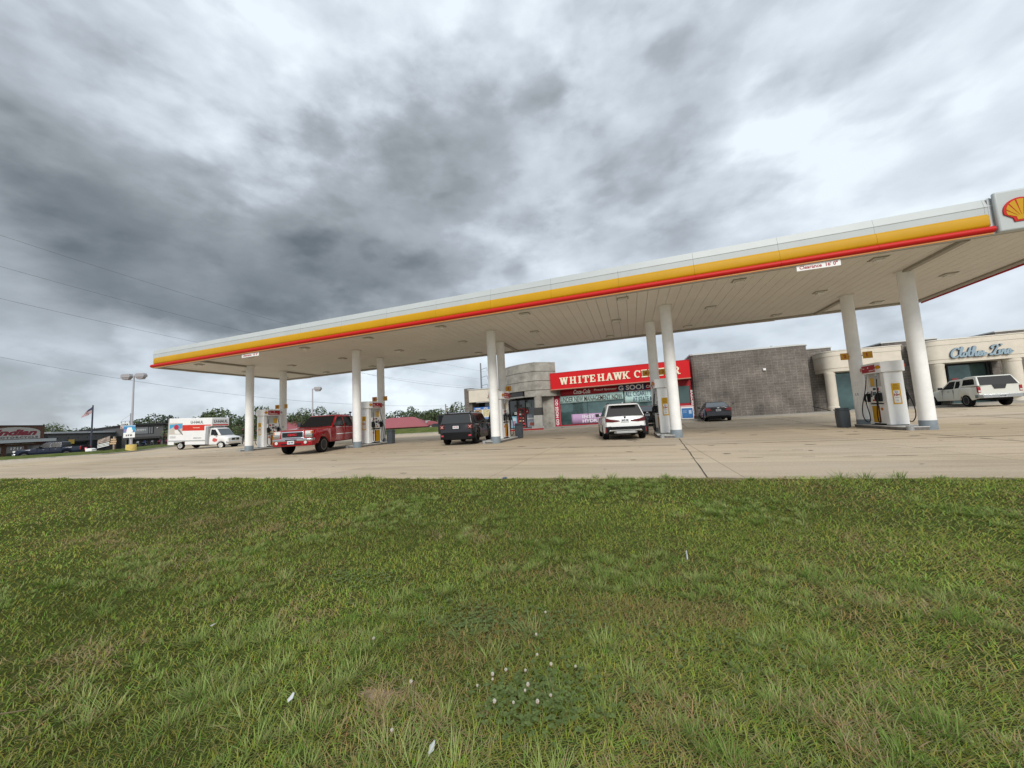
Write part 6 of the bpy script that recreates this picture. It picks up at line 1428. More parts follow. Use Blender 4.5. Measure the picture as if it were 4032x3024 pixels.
mb = MB(); mb.prism([(-.40, 0), (.45, 0), (.36, .25), (.40, .42), (.05, .50), (-.42, .48)], 'y', -.3, .3); sb = make('white_cover', mb, white_sign, None, world=False, bevel=.08); sb.location = (-61.94, 26.67, -.20); sb.rotation_euler = (0, 0, A_); tag(sb, 'crumpled white covered object on the berm behind the blue pickup', 'cover')
rs = empty('round_sign', (-63.22, 26.77, -.25), 'small red and white shield sign beside the blue pickup tailgate', 'sign', rz=A_)
mb = MB(); mb.prism([(-.15, .42), (0, .25), (.15, .42), (.17, .68), (-.17, .68)], 'y', -.03, .0, mat('shield_red', (.45, .05, .09), .5)); mb.box(-.03, .03, .001, .05, 0, .6, steel); mb.box(-.07, .07, -.036, -.031, .45, .6, white_sign); make('board', mb, None, rs, world=False)
def motorcycle(c1, c2):
    t = empty('motorcycle', (0, 0, 0)); cm = paint('bike_%d' % len(MT), c1, .25); c2m = paint('bike_%d' % len(MT), c2, .25)
    for x in (-.7, .7):
        w_ = empty('wheel', (x, 0, .31)); w_.parent = t
        mb = MB(); mb.lathe([(.22, -.06), (.30, -.055), (.315, 0), (.30, .055), (.22, .06)], axis='y', n=20); make('tyre', mb, tyre_m, w_, world=False, smooth=40)
        mb = MB(); mb.lathe([(.225, -.03), (.18, -.03), (.18, .03), (.225, .03)], axis='y', n=20); mb.lathe([(.05, -.05), (.05, .05)], axis='y', n=10)
        for k in range(5): a = k*72; mb.cyl((.04*math.cos(R(a)), 0, .04*math.sin(R(a))), (.19*math.cos(R(a)), 0, .19*math.sin(R(a))), .015, n=5)
        make('rim', mb, darkm, w_, world=False)
    mb = MB(); mb.prism([(-.95, .95), (-.6, .80), (-.15, .78), (.05, .98), (.30, .98), (.42, .85), (.70, .95), (.62, 1.12), (.50, 1.15), (.62, .70), (.45, .42), (0, .30), (-.25, .42), (-.3, .70), (-.7, .76)], 'y', -.13, .13); make('fairing', mb, cm, t, world=False, bevel=.03)
    mb = MB(); mb.box(-.28, .30, -.16, .16, .28, .62); mb.tube([(.7, -.1, .31), (.45, -.1, 1.0)], .03, 6); mb.tube([(.7, .1, .31), (.45, .1, 1.0)], .03, 6); mb.tube([(-.7, .1, .31), (-.1, .1, .42)], .035, 6); make('engine', mb, darkm, t, world=False)
    mb = MB(); mb.prism([(-.65, .82), (-.1, .80), (-.12, .88), (-.6, .92)], 'y', -.15, .15); make('seat', mb, black, t, world=False, bevel=.02)
    mb = MB(); mb.tube([(.42, -.34, 1.03), (.46, 0, 1.05), (.42, .34, 1.03)], .018, 6); make('handlebar', mb, darkm, t, world=False)
    mb = MB(); mb.box(.10, .5, -.17, .17, .5, .72); make('side_panel', mb, c2m, t, world=False, bevel=.03)
    return t
for k, (c1, c2, px, py, rz, lb) in enumerate([((.45, .47, .5), (.03, .05, .16), -72.1, 36.1, 150, 'white and blue sport motorcycle nearest the yellow lamp base'), ((.03, .05, .18), (.5, .5, .52), -71.5, 36.6, 140, 'blue sport motorcycle second in the row before the grey hall'),
      ((.25, .25, .27), (.08, .08, .09), -70.8, 37.2, 150, 'grey motorcycle in the middle of the row before the grey hall'), ((.22, .02, .05), (.1, .02, .03), -69.9, 37.6, 145, 'maroon motorcycle in the row left of the box truck'), ((.25, .03, .06), (.05, .05, .05), -69.1, 38.1, 150, 'red motorcycle closest to the box truck')]):
    t = motorcycle(c1, c2); t.location = (px, py, -.42); t.rotation_euler = (0, 0, R(rz)); tag(t, lb, 'motorcycle', 'motorcycles parked before the grey hall')
bs = empty('roadside_billboard', (-126.13, 66.89, -1), 'tiny dark lettered sign on a mast above the trees left of the truck', 'sign', rz=A_)
mb = MB(); mb.cyl((0, 0, 0), (0, 0, 7.75), .05, n=8); make('mast', mb, steel, bs, world=False)
ltext('Royal', MT['sign_charcoal'], bs, (-.65, -.05, 7.75), width=1.35, height=.55, ext=.05, bold=.02)
# ---------------------------------------------------------------- poles and wires
tp = empty('transmission_pole', (-59.3, 142.6, -1), 'tall steel transmission pole with three bracket arms above the store wing', 'utility pole')
mb = MB(); mb.cyl((0, 0, 0), (0, 0, 26), .42, .28, n=12); make('pole', mb, mat('pole_grey', (.20, .21, .22), .6), tp, world=False)
for z in (23.5, 20.1, 16.6):
    mb = MB(); mb.tube([(.2, 0, z-.2), (2.5, .3, z+.35), (2.7, .3, z+.3), (2.75, .3, z-1.1)], .09, 6); make('bracket_arm', mb, MT['pole_grey'], tp, world=False)
wp_ = empty('wooden_pole', (-36.2, 67.5, -.4), 'short wooden utility pole behind the treetops left of the store', 'utility pole')
mb = MB(); mb.cyl((0, 0, 0), (0, 0, 5.2), .15, .11, n=10); mb.box(-.05, .5, -.05, .05, 4.6, 4.75); mb.cyl((.3, .1, 3.8), (.3, .1, 4.4), .13, n=10); make('pole', mb, mat('pole_wood', (.25, .22, .19), .8), wp_, world=False)
wp2 = empty('wooden_pole', (-95.5, 66.0, -.6), 'pole top showing above the box truck roof', 'utility pole')
mb = MB(); mb.cyl((0, 0, 0), (0, 0, 5.9), .25, .22, n=10); make('pole', mb, MT['pole_wood'], wp2, world=False)
def wire(label, pts, r=.020):
    P_ = [Vector(p) for p in pts]; L_ = [0]
    for a, b in zip(P_, P_[1:]): L_.append(L_[-1]+(b-a).length)
    co = [np.polyfit(L_, [p[i] for p in P_], min(2, len(P_)-1)) for i in range(3)]
    out = [Vector([float(np.polyval(c, L_[-1]*(k/48*1.35))) for c in co]) for k in range(49)]
    mb = MB(); mb.tube(out, r, 5); o = make('power_line', mb, mat('wire', (.06, .065, .075), .6)); tag(o, label, 'power line', 'power lines crossing the sky')
wire('topmost power line running from the transmission pole over the canopy to the upper left', [(-56.8, 142.8, 21.2), (-66.1, 117.4, 22.5), (-82.7, 70.7, 28.4), (-91.1, 47, 32.7), (-97.3, 29.7, 35.7)])
wire('middle power line from the transmission pole to the left sky', [(-56.8, 142.8, 17.8), (-71, 103.4, 19.8), (-85.7, 62.2, 25.2), (-97.2, 29.9, 30.5)])
wire('third power line down from the transmission pole to the left sky', [(-56.8, 142.8, 14.4), (-73.1, 97.5, 16.3), (-88.8, 53.4, 21.3), (-97.1, 30.1, 25.2)])
wire('low thin line crossing behind the twin lamp head towards the wooden pole', [(-36, 67.5, 4.6), (-49.2, 55.7, 4.9), (-61.4, 44.7, 7.6), (-74.6, 32.8, 10.9), (-82.3, 25.9, 13.2)], .016)
wire('far line rising left from behind the store wing between the columns', [(-30, 157.5, 13.2), (-61.2, 148.2, 14.1), (-93.4, 139, 20.3), (-113.2, 133.4, 24.6)], .04)
# ---------------------------------------------------------------- trees
leafm = []
for i, (c, c2) in enumerate([((.030, .052, .018), (.075, .11, .035)), ((.038, .062, .022), (.10, .13, .045)), ((.020, .036, .018), (.045, .065, .03)), ((.055, .075, .035), (.13, .145, .075))]):
    m = bpy.data.materials.new('foliage_%s' % 'abcd'[i]); m.use_nodes = True; t = m.node_tree; b = t.nodes['Principled BSDF']
    g = t.nodes.new('ShaderNodeNewGeometry'); r = t.nodes.new('ShaderNodeValToRGB'); r.color_ramp.elements[0].color = c+(1,); r.color_ramp.elements[1].color = c2+(1,)
    t.links.new(g.outputs['Random Per Island'], r.inputs[0]); t.links.new(r.outputs[0], b.inputs['Base Color']); b.inputs['Roughness'].default_value = .7; leafm.append(m)
barkm = mat('bark', (.07, .055, .045), .9)
def crown_mesh(seed, kind):
    g = np.random.default_rng(seed); V = []; nl = {'round': 9, 'dense': 12, 'tall': 8, 'wispy': 7}[kind]
    lobes = []
    for k in range(nl):
        a = g.uniform(0, 2*PI); rr = g.uniform(0, .62 if kind != 'tall' else .38); z = g.uniform(.28, .92)
        rr *= (1.15-abs(z-.5)); s = g.uniform(.17, .34)*(1 if kind != 'wispy' else .8)
        lobes.append((rr*math.cos(a)*.8, rr*math.sin(a)*.8, z, s, s*g.uniform(.6, .95)))
    N_ = {'round': 1300, 'dense': 1700, 'tall': 1200, 'wispy': 800}[kind]
    for i in range(N_):
        l = lobes[g.integers(nl)]; d = g.normal(size=3); d /= np.linalg.norm(d); rad = g.uniform(.55, 1.06)**.6
        p = np.array([l[0]+d[0]*l[3]*rad, l[1]+d[1]*l[3]*rad, l[2]+d[2]*l[4]*rad])
        a_ = g.normal(size=3); a_ /= np.linalg.norm(a_); b_ = np.cross(a_, g.normal(size=3)); b_ /= np.linalg.norm(b_); s = g.uniform(.018, .042)
        V += [p-a_*s, p+b_*s*.6, p+a_*s, p-b_*s*.6]
    V = np.array(V); me = bpy.data.meshes.new('crown'); n = len(V)//4
    me.from_pydata([tuple(v) for v in V], [], [(4*i, 4*i+1, 4*i+2, 4*i+3) for i in range(n)]); return me
def trunk_mesh(seed):
    g = random.Random(seed); mb = MB(); mb.tube([(0, 0, 0), (.01, 0, .2), (0, .01, .45), (.02, 0, .7)], .022, 7)
    for k in range(6):
        a = g.uniform(0, 6.28); r = g.uniform(.2, .38); z = g.uniform(.22, .5); mb.tube([(0, 0, z), (r*.5*math.cos(a), r*.5*math.sin(a), z+.15), (r*math.cos(a), r*math.sin(a), z+.3)], .008, 5)
    me = bpy.data.meshes.new('trunk'); me.from_pydata(mb.v, [], mb.f); me.materials.append(barkm); return me
KN = {'round': ('broad_tree', 'rounded green tree'), 'dense': ('dense_tree', 'dense dark green tree'), 'tall': ('cedar_tree', 'dark narrow evergreen'), 'wispy': ('wispy_tree', 'loose pale green tree')}
CM = {}
for ki, kd in enumerate(('round', 'dense', 'tall', 'wispy')):
    for j in range(2):
        me = crown_mesh(40+ki*5+j, kd); me.materials.append(leafm[{'round': j, 'dense': 0, 'tall': 2, 'wispy': 3}[kd]]); CM[kd, j] = (me, trunk_mesh(ki*3+j))
TREES = [ # x, y, ztop, half width, kind, where
 (-176.2, 70, 5.6, 7.5, 'dense', 'behind the pale showroom roof, right of the brick shop'), (-164.9, 63.1, 7.0, 4.5, 'round', 'standing highest right of the brick shop'), (-171, 68.5, 5.0, 6, 'round', 'low, half behind the brick shop corner'), (-185.1, 77.7, 5.6, 4.2, 'round', 'just right of the flagpole'),
 (-187, 80.5, 6.3, 4.8, 'round', 'between the flagpole and the twin lamp post'), (-163.3, 74.1, 6.2, 5, 'dense', 'left of the twin lamp post over the sloping roof'), (-187, 87.6, 6.7, 5, 'round', 'behind the small rental sign'), (-149.7, 76.4, 7.4, 7, 'dense', 'over the grey hall roof, right of the lamp post'), (-142.5, 75.6, 7.6, 6, 'dense', 'over the grey hall between two others'),
 (-131, 71.9, 9.6, 6.0, 'tall', 'tall and dark just left of the box truck'), (-126, 71, 7.6, 5.0, 'tall', 'touching the rear edge of the box truck'), (-91.2, 55.8, 6.2, 5, 'round', 'above the left end of the box truck roof'), (-85.5, 53, 7.3, 4.8, 'wispy', 'high above the middle of the box truck'), (-82, 54.5, 7.5, 5.2, 'round', 'above the truck attic box'), (-77.5, 54.5, 5.9, 5.4, 'dense', 'right of the truck cab, beside the first column'), (-79.3, 58.9, 4.3, 4.5, 'dense', 'low behind the first dispenser'),
 (-91.4, 70.9, 8.2, 4, 'dense', 'peeking over the first dispenser header'), (-88.3, 77.1, 5.6, 5.2, 'round', 'left above the red pickup windshield'), (-84.5, 76, 5.4, 4.6, 'dense', 'over the red pickup hood'), (-81.4, 74.1, 6.3, 3.6, 'wispy', 'left of the distant single lamp'), (-74.7, 71, 6.8, 4.2, 'round', 'behind the distant single lamp'), (-80.2, 85, 6.1, 5.4, 'dense', 'behind the rack of the red pickup'), (-73.4, 81.9, 4.6, 4.6, 'dense', 'low beside the second front column'),
 (-76.1, 91.6, 4.6, 5.5, 'round', 'behind the second dispenser'), (-69.3, 95.9, 5.6, 5.6, 'round', 'over the left end of the hipped red roof'), (-65.2, 98, 5.5, 5, 'dense', 'second over the hipped red roof'), (-59.5, 91.7, 6.2, 3.6, 'round', 'tallest over the hipped red roof'), (-59.0, 99, 4.8, 4.6, 'dense', 'right of the tallest over the hipped red roof'), (-52, 86.5, 4.9, 5.0, 'dense', 'rounded, over the right end of the hipped red roof'), (-46.2, 80.6, 4.8, 4.2, 'dense', 'dark, left of the wooden pole'), (-42, 79.3, 4.5, 4, 'wispy', 'thin at the wooden pole'), (-38.1, 76.4, 5.2, 4.2, 'wispy', 'above the grey hatchback roof'), (-35.2, 77, 4.2, 3.8, 'round', 'touching the block pier of the store')]
for i, (x, y, zt, hw, kd, where) in enumerate(TREES):
    if y > 78 and x > -72 and x < -45.5: x, y, zt, hw = x*1.16, y*1.16, zt*1.16-.2, hw*1.16
    nm, ds = KN[kd]; t = empty(nm, (x, y, -1.6), '%s %s' % (ds, where), 'tree', 'trees along the skyline'); zt = zt+(.6 if y > 60 else -.5); hw = hw*1.12; H_ = zt+1.6
    cm, tm = CM[kd, i % 2]
    for me, pn in ((cm, 'crown'), (tm, 'trunk')):
        o = bpy.data.objects.new(pn, me); COL.objects.link(o); o.parent = t; s = H_/1.12; o.scale = (hw/.68, hw/.68, s); o.rotation_euler = (0, 0, i*1.7)
# shrubs along the far edges, one small mass each
def shrub(x, y, z, r, h, label):
    t = empty('shrub', (x, y, z), label, 'shrub'); o = bpy.data.objects.new('foliage', CM['round', 1][0]); COL.objects.link(o); o.parent = t; o.scale = (r/.68, r/.68, h); o.location = (0, 0, -h*.15)
shrub(-62.5, 44.0, -.8, 1.6, 3.4, 'reddish green shrub seen between the first column and dispenser')
# far woods along the horizon: one mass
g = np.random.default_rng(5); V = []
for i in range(9000):
    a = R(-78+g.uniform(0, 1)*75); d_ = g.uniform(190, 230); x, y = math.sin(a)*d_, math.cos(a)*d_
    hmax = 3.6+1.6*math.sin(a*23)+1.0*math.sin(a*57+1); z = -2+(hmax+2)*g.uniform(0, 1)**.7
    a_ = g.normal(size=3); a_ /= np.linalg.norm(a_); b_ = np.cross(a_, g.normal(size=3)); b_ /= np.linalg.norm(b_); s = g.uniform(.7, 1.5); p = np.array([x, y, z])
    V += [p-a_*s, p+b_*s*.7, p+a_*s, p-b_*s*.7]
me = bpy.data.meshes.new('distant_woods'); me.from_pydata([tuple(v) for v in V], [], [(4*i, 4*i+1, 4*i+2, 4*i+3) for i in range(len(V)//4)]); me.materials.append(leafm[0])
o = bpy.data.objects.new('distant_woods', me); COL.objects.link(o); o['kind'] = 'stuff'; o['label'] = 'distant dark woods along the horizon'
# fence rail behind the truck cab
fn = empty('rail_fence', (-49.4, 36.3, -.36), 'dark low rail fence between the truck cab and the first column', 'fence', rz=R(18))
mb = MB()
for z in (.35, .75, 1.15): mb.box(-3, 4, -.03, .03, z, z+.1)
for x in (-3, -.7, 1.6, 3.9): mb.box(x-.06, x+.06, .031, .13, 0, 1.35)
make('rails', mb, mat('fence_dark', (.08, .08, .085), .7), fn, world=False)
# ---------------------------------------------------------------- lawn
def lz(x, y):
    s = np.clip((7.3-y)/(7.3-3.4), 0, 1); s = s*s*(3-2*s)
    return .03-.27*s+.035*np.sin(x*.9+1.3)*np.sin(y*1.1)*s+.012*np.sin(x*3.1)*np.sin(y*2.7+x)
def vnoise(x, y, f, seed):
    g = np.random.default_rng(seed); T_ = g.random((64, 64)); X = x*f; Y = y*f; xi = np.floor(X).astype(int); yi = np.floor(Y).astype(int); fx = X-xi; fy = Y-yi
    fx = fx*fx*(3-2*fx); fy = fy*fy*(3-2*fy); q = lambda a, b: T_[a % 64, b % 64]
    return (q(xi, yi)*(1-fx)+q(xi+1, yi)*fx)*(1-fy)+(q(xi, yi+1)*(1-fx)+q(xi+1, yi+1)*fx)*fy
def fbm(x, y, f, seed): return (vnoise(x, y, f, seed)+.5*vnoise(x, y, f*2.1, seed+1)+.25*vnoise(x, y, f*4.3, seed+2))/1.75
def blades(x, y, L, W_, lean, az, col, z0=None, curl=.5):
    n = len(x); z = lz(x, y) if z0 is None else z0
    ts = np.array([0, .4, .75, 1.0]); wd = np.array([1, .85, .5, 0.02])
    dx, dy = np.cos(az), np.sin(az); px, py = -dy, dx
    V = np.zeros((n, 8, 3), np.float32)
    for k, t in enumerate(ts):
        hor = L*(np.sin(lean)*t+curl*t*t*.5*np.cos(lean)); ver = L*(np.cos(lean)*t-curl*.32*t*t)
        cx, cy, cz = x+dx*hor, y+dy*hor, z+np.maximum(ver, .002*k)
        for s_, sg in ((0, -1), (1, 1)):
            V[:, k*2+s_, 0] = cx+px*W_*wd[k]*sg*.5; V[:, k*2+s_, 1] = cy+py*W_*wd[k]*sg*.5; V[:, k*2+s_, 2] = cz
    return V.reshape(-1, 3), np.repeat(col, 8, axis=0)
def area_pts(n, r0, r1, bias=1.0):
    """random spots on the lawn between two distances, in the wedge before the camera plus a margin"""
    out = []; tot = 0; g = rng
    while tot < n:
        r = np.sqrt(g.uniform(r0*r0, r1*r1, n*2)); a = g.uniform(R(-95), R(62), n*2); x = np.sin(a)*r; y = np.cos(a)*r
        k = (y < 7.12+.05*np.sin(x*3)+.03*np.sin(x*11)) & (y > -.3); out.append(np.stack([x[k], y[k]], 1)); tot += k.sum()
    return np.concatenate(out)[:n].T
BV = []; BC = []
def hue(x, y, g, n, tuft=None):
    dry = fbm(x, y, .55, 3); dry2 = fbm(x, y, 2.3, 9); dk = fbm(x, y, .9, 21)
    r = g.random(n)
    near = np.clip((4.2-np.hypot(x, y))/2.6, 0, 1)+.5*np.clip((x+.5)/3, 0, 1)*(np.hypot(x, y) < 4.5)
    pd = np.clip((dry2-.55)*2.4+(dry-.5)*1.6+.10+.38*near, .03, .80)
    green = np.stack([.142+.120*g.random(n), .186+.110*g.random(n), .034+.030*g.random(n)], 1)*(.72+1.35*dk)[:, None]
    straw = np.stack([.27+.17*g.random(n), .215+.13*g.random(n), .085+.06*g.random(n)], 1)
    pale = np.stack([.27+.08*g.random(n), .275+.07*g.random(n), .10+.04*g.random(n)], 1)
    c = np.where((r < pd*.62)[:, None], straw, green); c = np.where(((r > .86-.10*near))[:, None], pale, c)
    return c
DIRT = (-1.44, 1.80, .16)
def clear_dirt(x, y): return np.hypot((x-DIRT[0])*.8, (y-DIRT[1])*1.2) > .02+.08*rng.random(len(x))
for (n, r0, r1, Lm, Wm) in [(115000, 1.15, 3.2, .042, .0036), (140000, 3.2, 5.6, .042, .0048), (120000, 5.6, 9.5, .045, .0070), (70000, 9.5, 17, .048, .012), (40000, 17, 32, .05, .022)]:
    x, y = area_pts(n, r0, r1); g = rng
    k = clear_dirt(x, y); x, y = x[k], y[k]; n = len(x)
    L_ = Lm*(.55+.9*g.random(n))*(.75+.5*fbm(x, y, 1.4, 31)); lean = R(20)+R(55)*g.random(n); az = 2*PI*g.random(n); az = np.where(g.random(n) < .35, -.4+.8*g.random(n), az)
    v, c = blades(x, y, L_, Wm*(.6+.8*g.random(n)), lean, az, hue(x, y, g, n), curl=.3+.5*g.random(n)); BV.append(v); BC.append(c)
# coarse tufts of longer, paler blades
tg = np.random.default_rng(17)
tufts = []
for u in range(3000):
    r = math.sqrt(tg.uniform(1.3**2, 6.8**2)); a = tg.uniform(R(-80), R(48)); xx_, yy_ = math.sin(a)*r, math.cos(a)*r
    if float(fbm(np.array([xx_+20]), np.array([yy_+20]), 1.1, 77)[0])+tg.normal(0, .05) < .56: continue
    tufts.append((xx_, yy_, tg.uniform(.03, .11), tg.uniform(.1, .9)))
for (x, y, s_, k_) in [(-2.5, 1.6, .16, 1), (-2.2, 1.78, .14, 1), (-2.0, 1.5, .15, 1), (-1.85, 1.7, .14, 1), (-1.7, 1.95, .12, 1), (-1.62, 1.5, .14, 1), (-1.15, 1.5, .15, 1), (-1.0, 1.42, .16, 1), (-.8, 1.47, .14, 1), (-2.9, 1.35, .14, 1), (-2.6, 2.1, .13, .9), (-1.0, 1.7, .12, .8), (-.95, 2.2, .13, .9), (-1.2, 2.4, .13, .9), (-.4, 1.5, .13, .8), (-.3, 2.5, .12, .8), (-2.0, 2.7, .13, .9), (-3.4, 2.9, .14, .9), (-.75, 2.5, .13, .8), (-.1, 2.2, .12, .8)]: tufts.append((x, y, s_, k_))
for i in range(26): tufts.append((tg.uniform(-14, 8), 7.08+tg.uniform(-.08, .05), tg.uniform(.05, .11), .35))
for x_ in (-.45, 3.0, 3.3, 3.7, -5.9, -6.2, 7.0): tufts.append((x_, 7.10, .15, .2))
X = []; Y = []; Ls = []; Ln = []; Az = []; C = []; Wd = []
for (tx_, ty_, s_, k_) in tufts:
    m_ = int(40+tg.integers(44)); a = tg.uniform(0, 2*PI, m_); rr = s_*.6*np.sqrt(tg.random(m_)); X.append(tx_+rr*np.cos(a)); Y.append(ty_+rr*np.sin(a)); Az.append(a+tg.normal(0, .7, m_))
    Ls.append(s_*(.45+.75*tg.random(m_))); Ln.append(R(10)+R(62)*tg.random(m_)); Wd.append(.0030+.0016*tg.random(m_)+(.002 if ty_ > 5 else 0))
    base = np.array([.120, .205, .030])*(1-k_*.5)+np.array([.36, .395, .165])*k_*.72; dry = tg.random(m_)[:, None] < .16*k_
    C.append(np.where(dry, np.array([.36, .30, .15]), base[None]*(.8+.5*tg.random(m_)[:, None])))
X, Y, Ls, Ln, Az, Wd = map(np.concatenate, (X, Y, Ls, Ln, Az, Wd)); C = np.concatenate(C)
v, c = blades(X, Y, Ls, Wd, Ln, Az, C, curl=.45); BV.append(v); BC.append(c)
# dry straw patches
X = []; Y = []
for (px_, py_, sx_, sy_) in [(-3.84, 1.52, .20, .08), (-3.5, 1.75, .12, .05), (-4.6, 2.9, .4, .12), (-4.9, 4.3, .45, .12), (1.9, 3.5, .28, .10), (.3, 1.75, .2, .12), (.7, 2.0, .25, .12), (.0, 1.6, .15, .08), (1.3, 2.6, .2, .08), (-3.3, 1.2, .15, .05), (2.2, 4.6, .3, .1), (-2.0, 4.3, .22, .07), (-.5, 3.6, .18, .07), (.9, 2.2, .2, .1), (-1.44, 1.80, .10, .05), (-1.35, 1.72, .12, .06), (-1.1, 1.7, .2, .06), (-2.9, 2.4, .3, .1), (3.0, 2.6, .4, .12), (-7, 3.4, .6, .12), (3.2, 3.9, .3, .1), (-6.5, 5.2, .5, .1), (1.0, 1.6, .3, .15), (-8, 4.4, .6, .1)]:
    m_ = int(5200*sx_*sy_*14); a1 = px_+tg.normal(0, sx_*1.5, m_); a2 = py_+tg.normal(0, sy_*1.9, m_)
    kk = fbm(a1+40, a2+40, 5.0, 5)+.5*fbm(a1+40, a2+40, 14., 8)+tg.normal(0, .06, m_) > .80; X.append(a1[kk]); Y.append(a2[kk])
X = np.concatenate(X); Y = np.concatenate(Y); n = len(X)
col = np.stack([.33+.14*tg.random(n), .265+.11*tg.random(n), .135+.06*tg.random(n)], 1)
v, c = blades(X, Y, .04+.045*tg.random(n), .0034+.0018*tg.random(n), R(35)+R(48)*tg.random(n), 2*PI*tg.random(n), col); BV.append(v); BC.append(c)
V = np.concatenate(BV); Cc = np.concatenate(BC); nb_ = len(V)//8
me = bpy.data.meshes.new('grass'); me.vertices.add(len(V)); me.vertices.foreach_set('co', V.reshape(-1).astype(np.float32))
base = (np.arange(nb_)*8)[:, None, None]; q = np.array([[0, 1, 3, 2], [2, 3, 5, 4], [4, 5, 7, 6]])[None]
fi = (base+q).reshape(-1); me.loops.add(len(fi)); me.loops.foreach_set('vertex_index', fi.astype(np.int32))
me.polygons.add(nb_*3); me.polygons.foreach_set('loop_start', (np.arange(nb_*3)*4).astype(np.int32)); me.update(calc_edges=False)
at_ = me.attributes.new('tint', 'FLOAT_COLOR', 'POINT'); at_.data.foreach_set('color', np.concatenate([Cc, np.ones((len(Cc), 1))], 1).astype(np.float32).reshape(-1))
gm = bpy.data.materials.new('grass_blade'); gm.use_nodes = True; t = gm.node_tree; b = t.nodes['Principled BSDF']
a_ = t.nodes.new('ShaderNodeAttribute'); a_.attribute_name = 'tint'; t.links.new(a_.outputs['Color'], b.inputs['Base Color']); b.inputs['Roughness'].default_value = .7; b.inputs['Specular IOR Level'].default_value = .10
tr = t.nodes.new('ShaderNodeBsdfTranslucent'); t.links.new(a_.outputs['Color'], tr.inputs[0]); mxs = t.nodes.new('ShaderNodeMixShader'); mxs.inputs[0].default_value = .28
t.links.new(b.outputs[0], mxs.inputs[1]); t.links.new(tr.outputs[0], mxs.inputs[2]); t.links.new(mxs.outputs[0], t.nodes['Material Output'].inputs[0])
me.materials.append(gm); o = bpy.data.objects.new('grass', me); COL.objects.link(o); o['kind'] = 'stuff'; o['label'] = 'mown lawn with pale tufts and dry straw patches in the foreground'
# bare dirt spot, clover leaves and flower heads
mb = MB(); n = 72; dg_ = random.Random(4); mb.v = [(DIRT[0], DIRT[1], float(lz(np.array([DIRT[0]]), np.array([DIRT[1]]))[0])+.012)]
for i in range(n):
    a = 2*PI*i/n; r = .085*(1+.22*math.sin(2*a+1)+.16*math.sin(3*a))*dg_.uniform(.55, 1.25); x_, y_ = DIRT[0]+r*math.cos(a)*1.1, DIRT[1]+r*math.sin(a)*.75; mb.v.append((x_, y_, float(lz(np.array([x_]), np.array([y_]))[0])+.006))
mb.f = [(0, 1+i, 1+(i+1) % n) for i in range(n)]; mb.m = [0]*n
o = make('bare_soil', mb, mat('dry_dirt', (.27, .20, .13), .95, var=.25, vscale=20, bump=.5, bscale=60)); o['kind'] = 'structure'
clm = bpy.data.materials.new('clover_leaf'); clm.use_nodes = True; t = clm.node_tree; b = t.nodes['Principled BSDF']; g_ = t.nodes.new('ShaderNodeNewGeometry'); r = t.nodes.new('ShaderNodeValToRGB')
r.color_ramp.elements[0].color = (.070, .105, .022, 1); r.color_ramp.elements[1].color = (.115, .160, .036, 1); t.links.new(g_.outputs['Random Per Island'], r.inputs[0]); t.links.new(r.outputs[0], b.inputs['Base Color']); b.inputs['Roughness'].default_value = .6
cg_ = random.Random(9); mb = MB()
for (cx_, cy_, sx_, sy_, n) in [(-.60, 1.88, .14, .10, 260), (-.48, 2.02, .2, .12, 150), (-1.0, 2.65, .42, .14, 240), (.35, 2.6, .3, .12, 70), (-1.2, 2.55, .2, .08, 120), (-2.6, 3.0, .3, .1, 140)]:
    for k in range(n):
        x_, y_ = cx_+cg_.gauss(0, sx_), cy_+cg_.gauss(0, sy_); z_ = float(lz(np.array([x_]), np.array([y_]))[0])+cg_.uniform(.018, .045); a0 = cg_.uniform(0, 6.28); s_ = cg_.uniform(.006, .0105); tz = cg_.uniform(-.35, .35)
        for j in range(3):
            a = a0+j*2.094; c_ = Vector((x_+s_*.95*math.cos(a), y_+s_*.95*math.sin(a), z_))
            mb.add([(c_.x+s_*.9*math.cos(a+q_)*(1 if q_ else 1), c_.y+s_*.9*math.sin(a+q_), c_.z+s_*.9*tz*math.cos(a+q_)+.0004*j) for q_ in (0, 1.05, 2.1, 3.14, 4.19, 5.24)], [(0, 1, 2, 3, 4, 5)])
o = make('clover', mb, clm, fixn=False); o['kind'] = 'stuff'; o['label'] = 'patches of low clover leaves in the lawn'
FL = [(-0.703, 2.687, -0.169), (-0.694, 2.386, -0.155), (-0.634, 2.177, -0.145), (-0.769, 2.014, -0.146), (-0.662, 2.029, -0.142), (-0.537, 2.107, -0.141), (-0.404, 2.122, -0.141), (-0.831, 1.969, -0.149), (-0.817, 1.932, -0.148), (-1.256, 1.838, -0.17), (-0.879, 1.873, -0.151), (-0.619, 1.924, -0.139), (-0.622, 1.883, -0.139), (-0.75, 1.785, -0.144), (-0.656, 1.797, -0.141), (-0.542, 1.822, -0.136), (-0.488, 1.876, -0.135), (-1.754, 2.155, -0.184), (-1.157, 1.533, -0.161)]
fpos = ['topmost, alone above the clover patch', 'second from the top above the patch', 'single above the middle of the patch', 'left upper of the patch', 'left of centre in the patch', 'right of centre in the patch', 'far right of the patch', 'upper of the left pair', 'lower of the left pair', 'far left by the bare soil', 'left end of the patch', 'in the centre cluster', 'just left in the centre cluster', 'bottom left of the patch', 'bottom centre of the patch', 'bottom right of the patch', 'small, right edge of the patch', 'far left up the lawn', 'low left near the paper scrap']
fm = mat('clover_white', (.55, .52, .44), .7, var=.15, vscale=300); fb = mat('clover_brown', (.30, .20, .14), .8); stm = mat('clover_stem', (.09, .14, .04), .7)
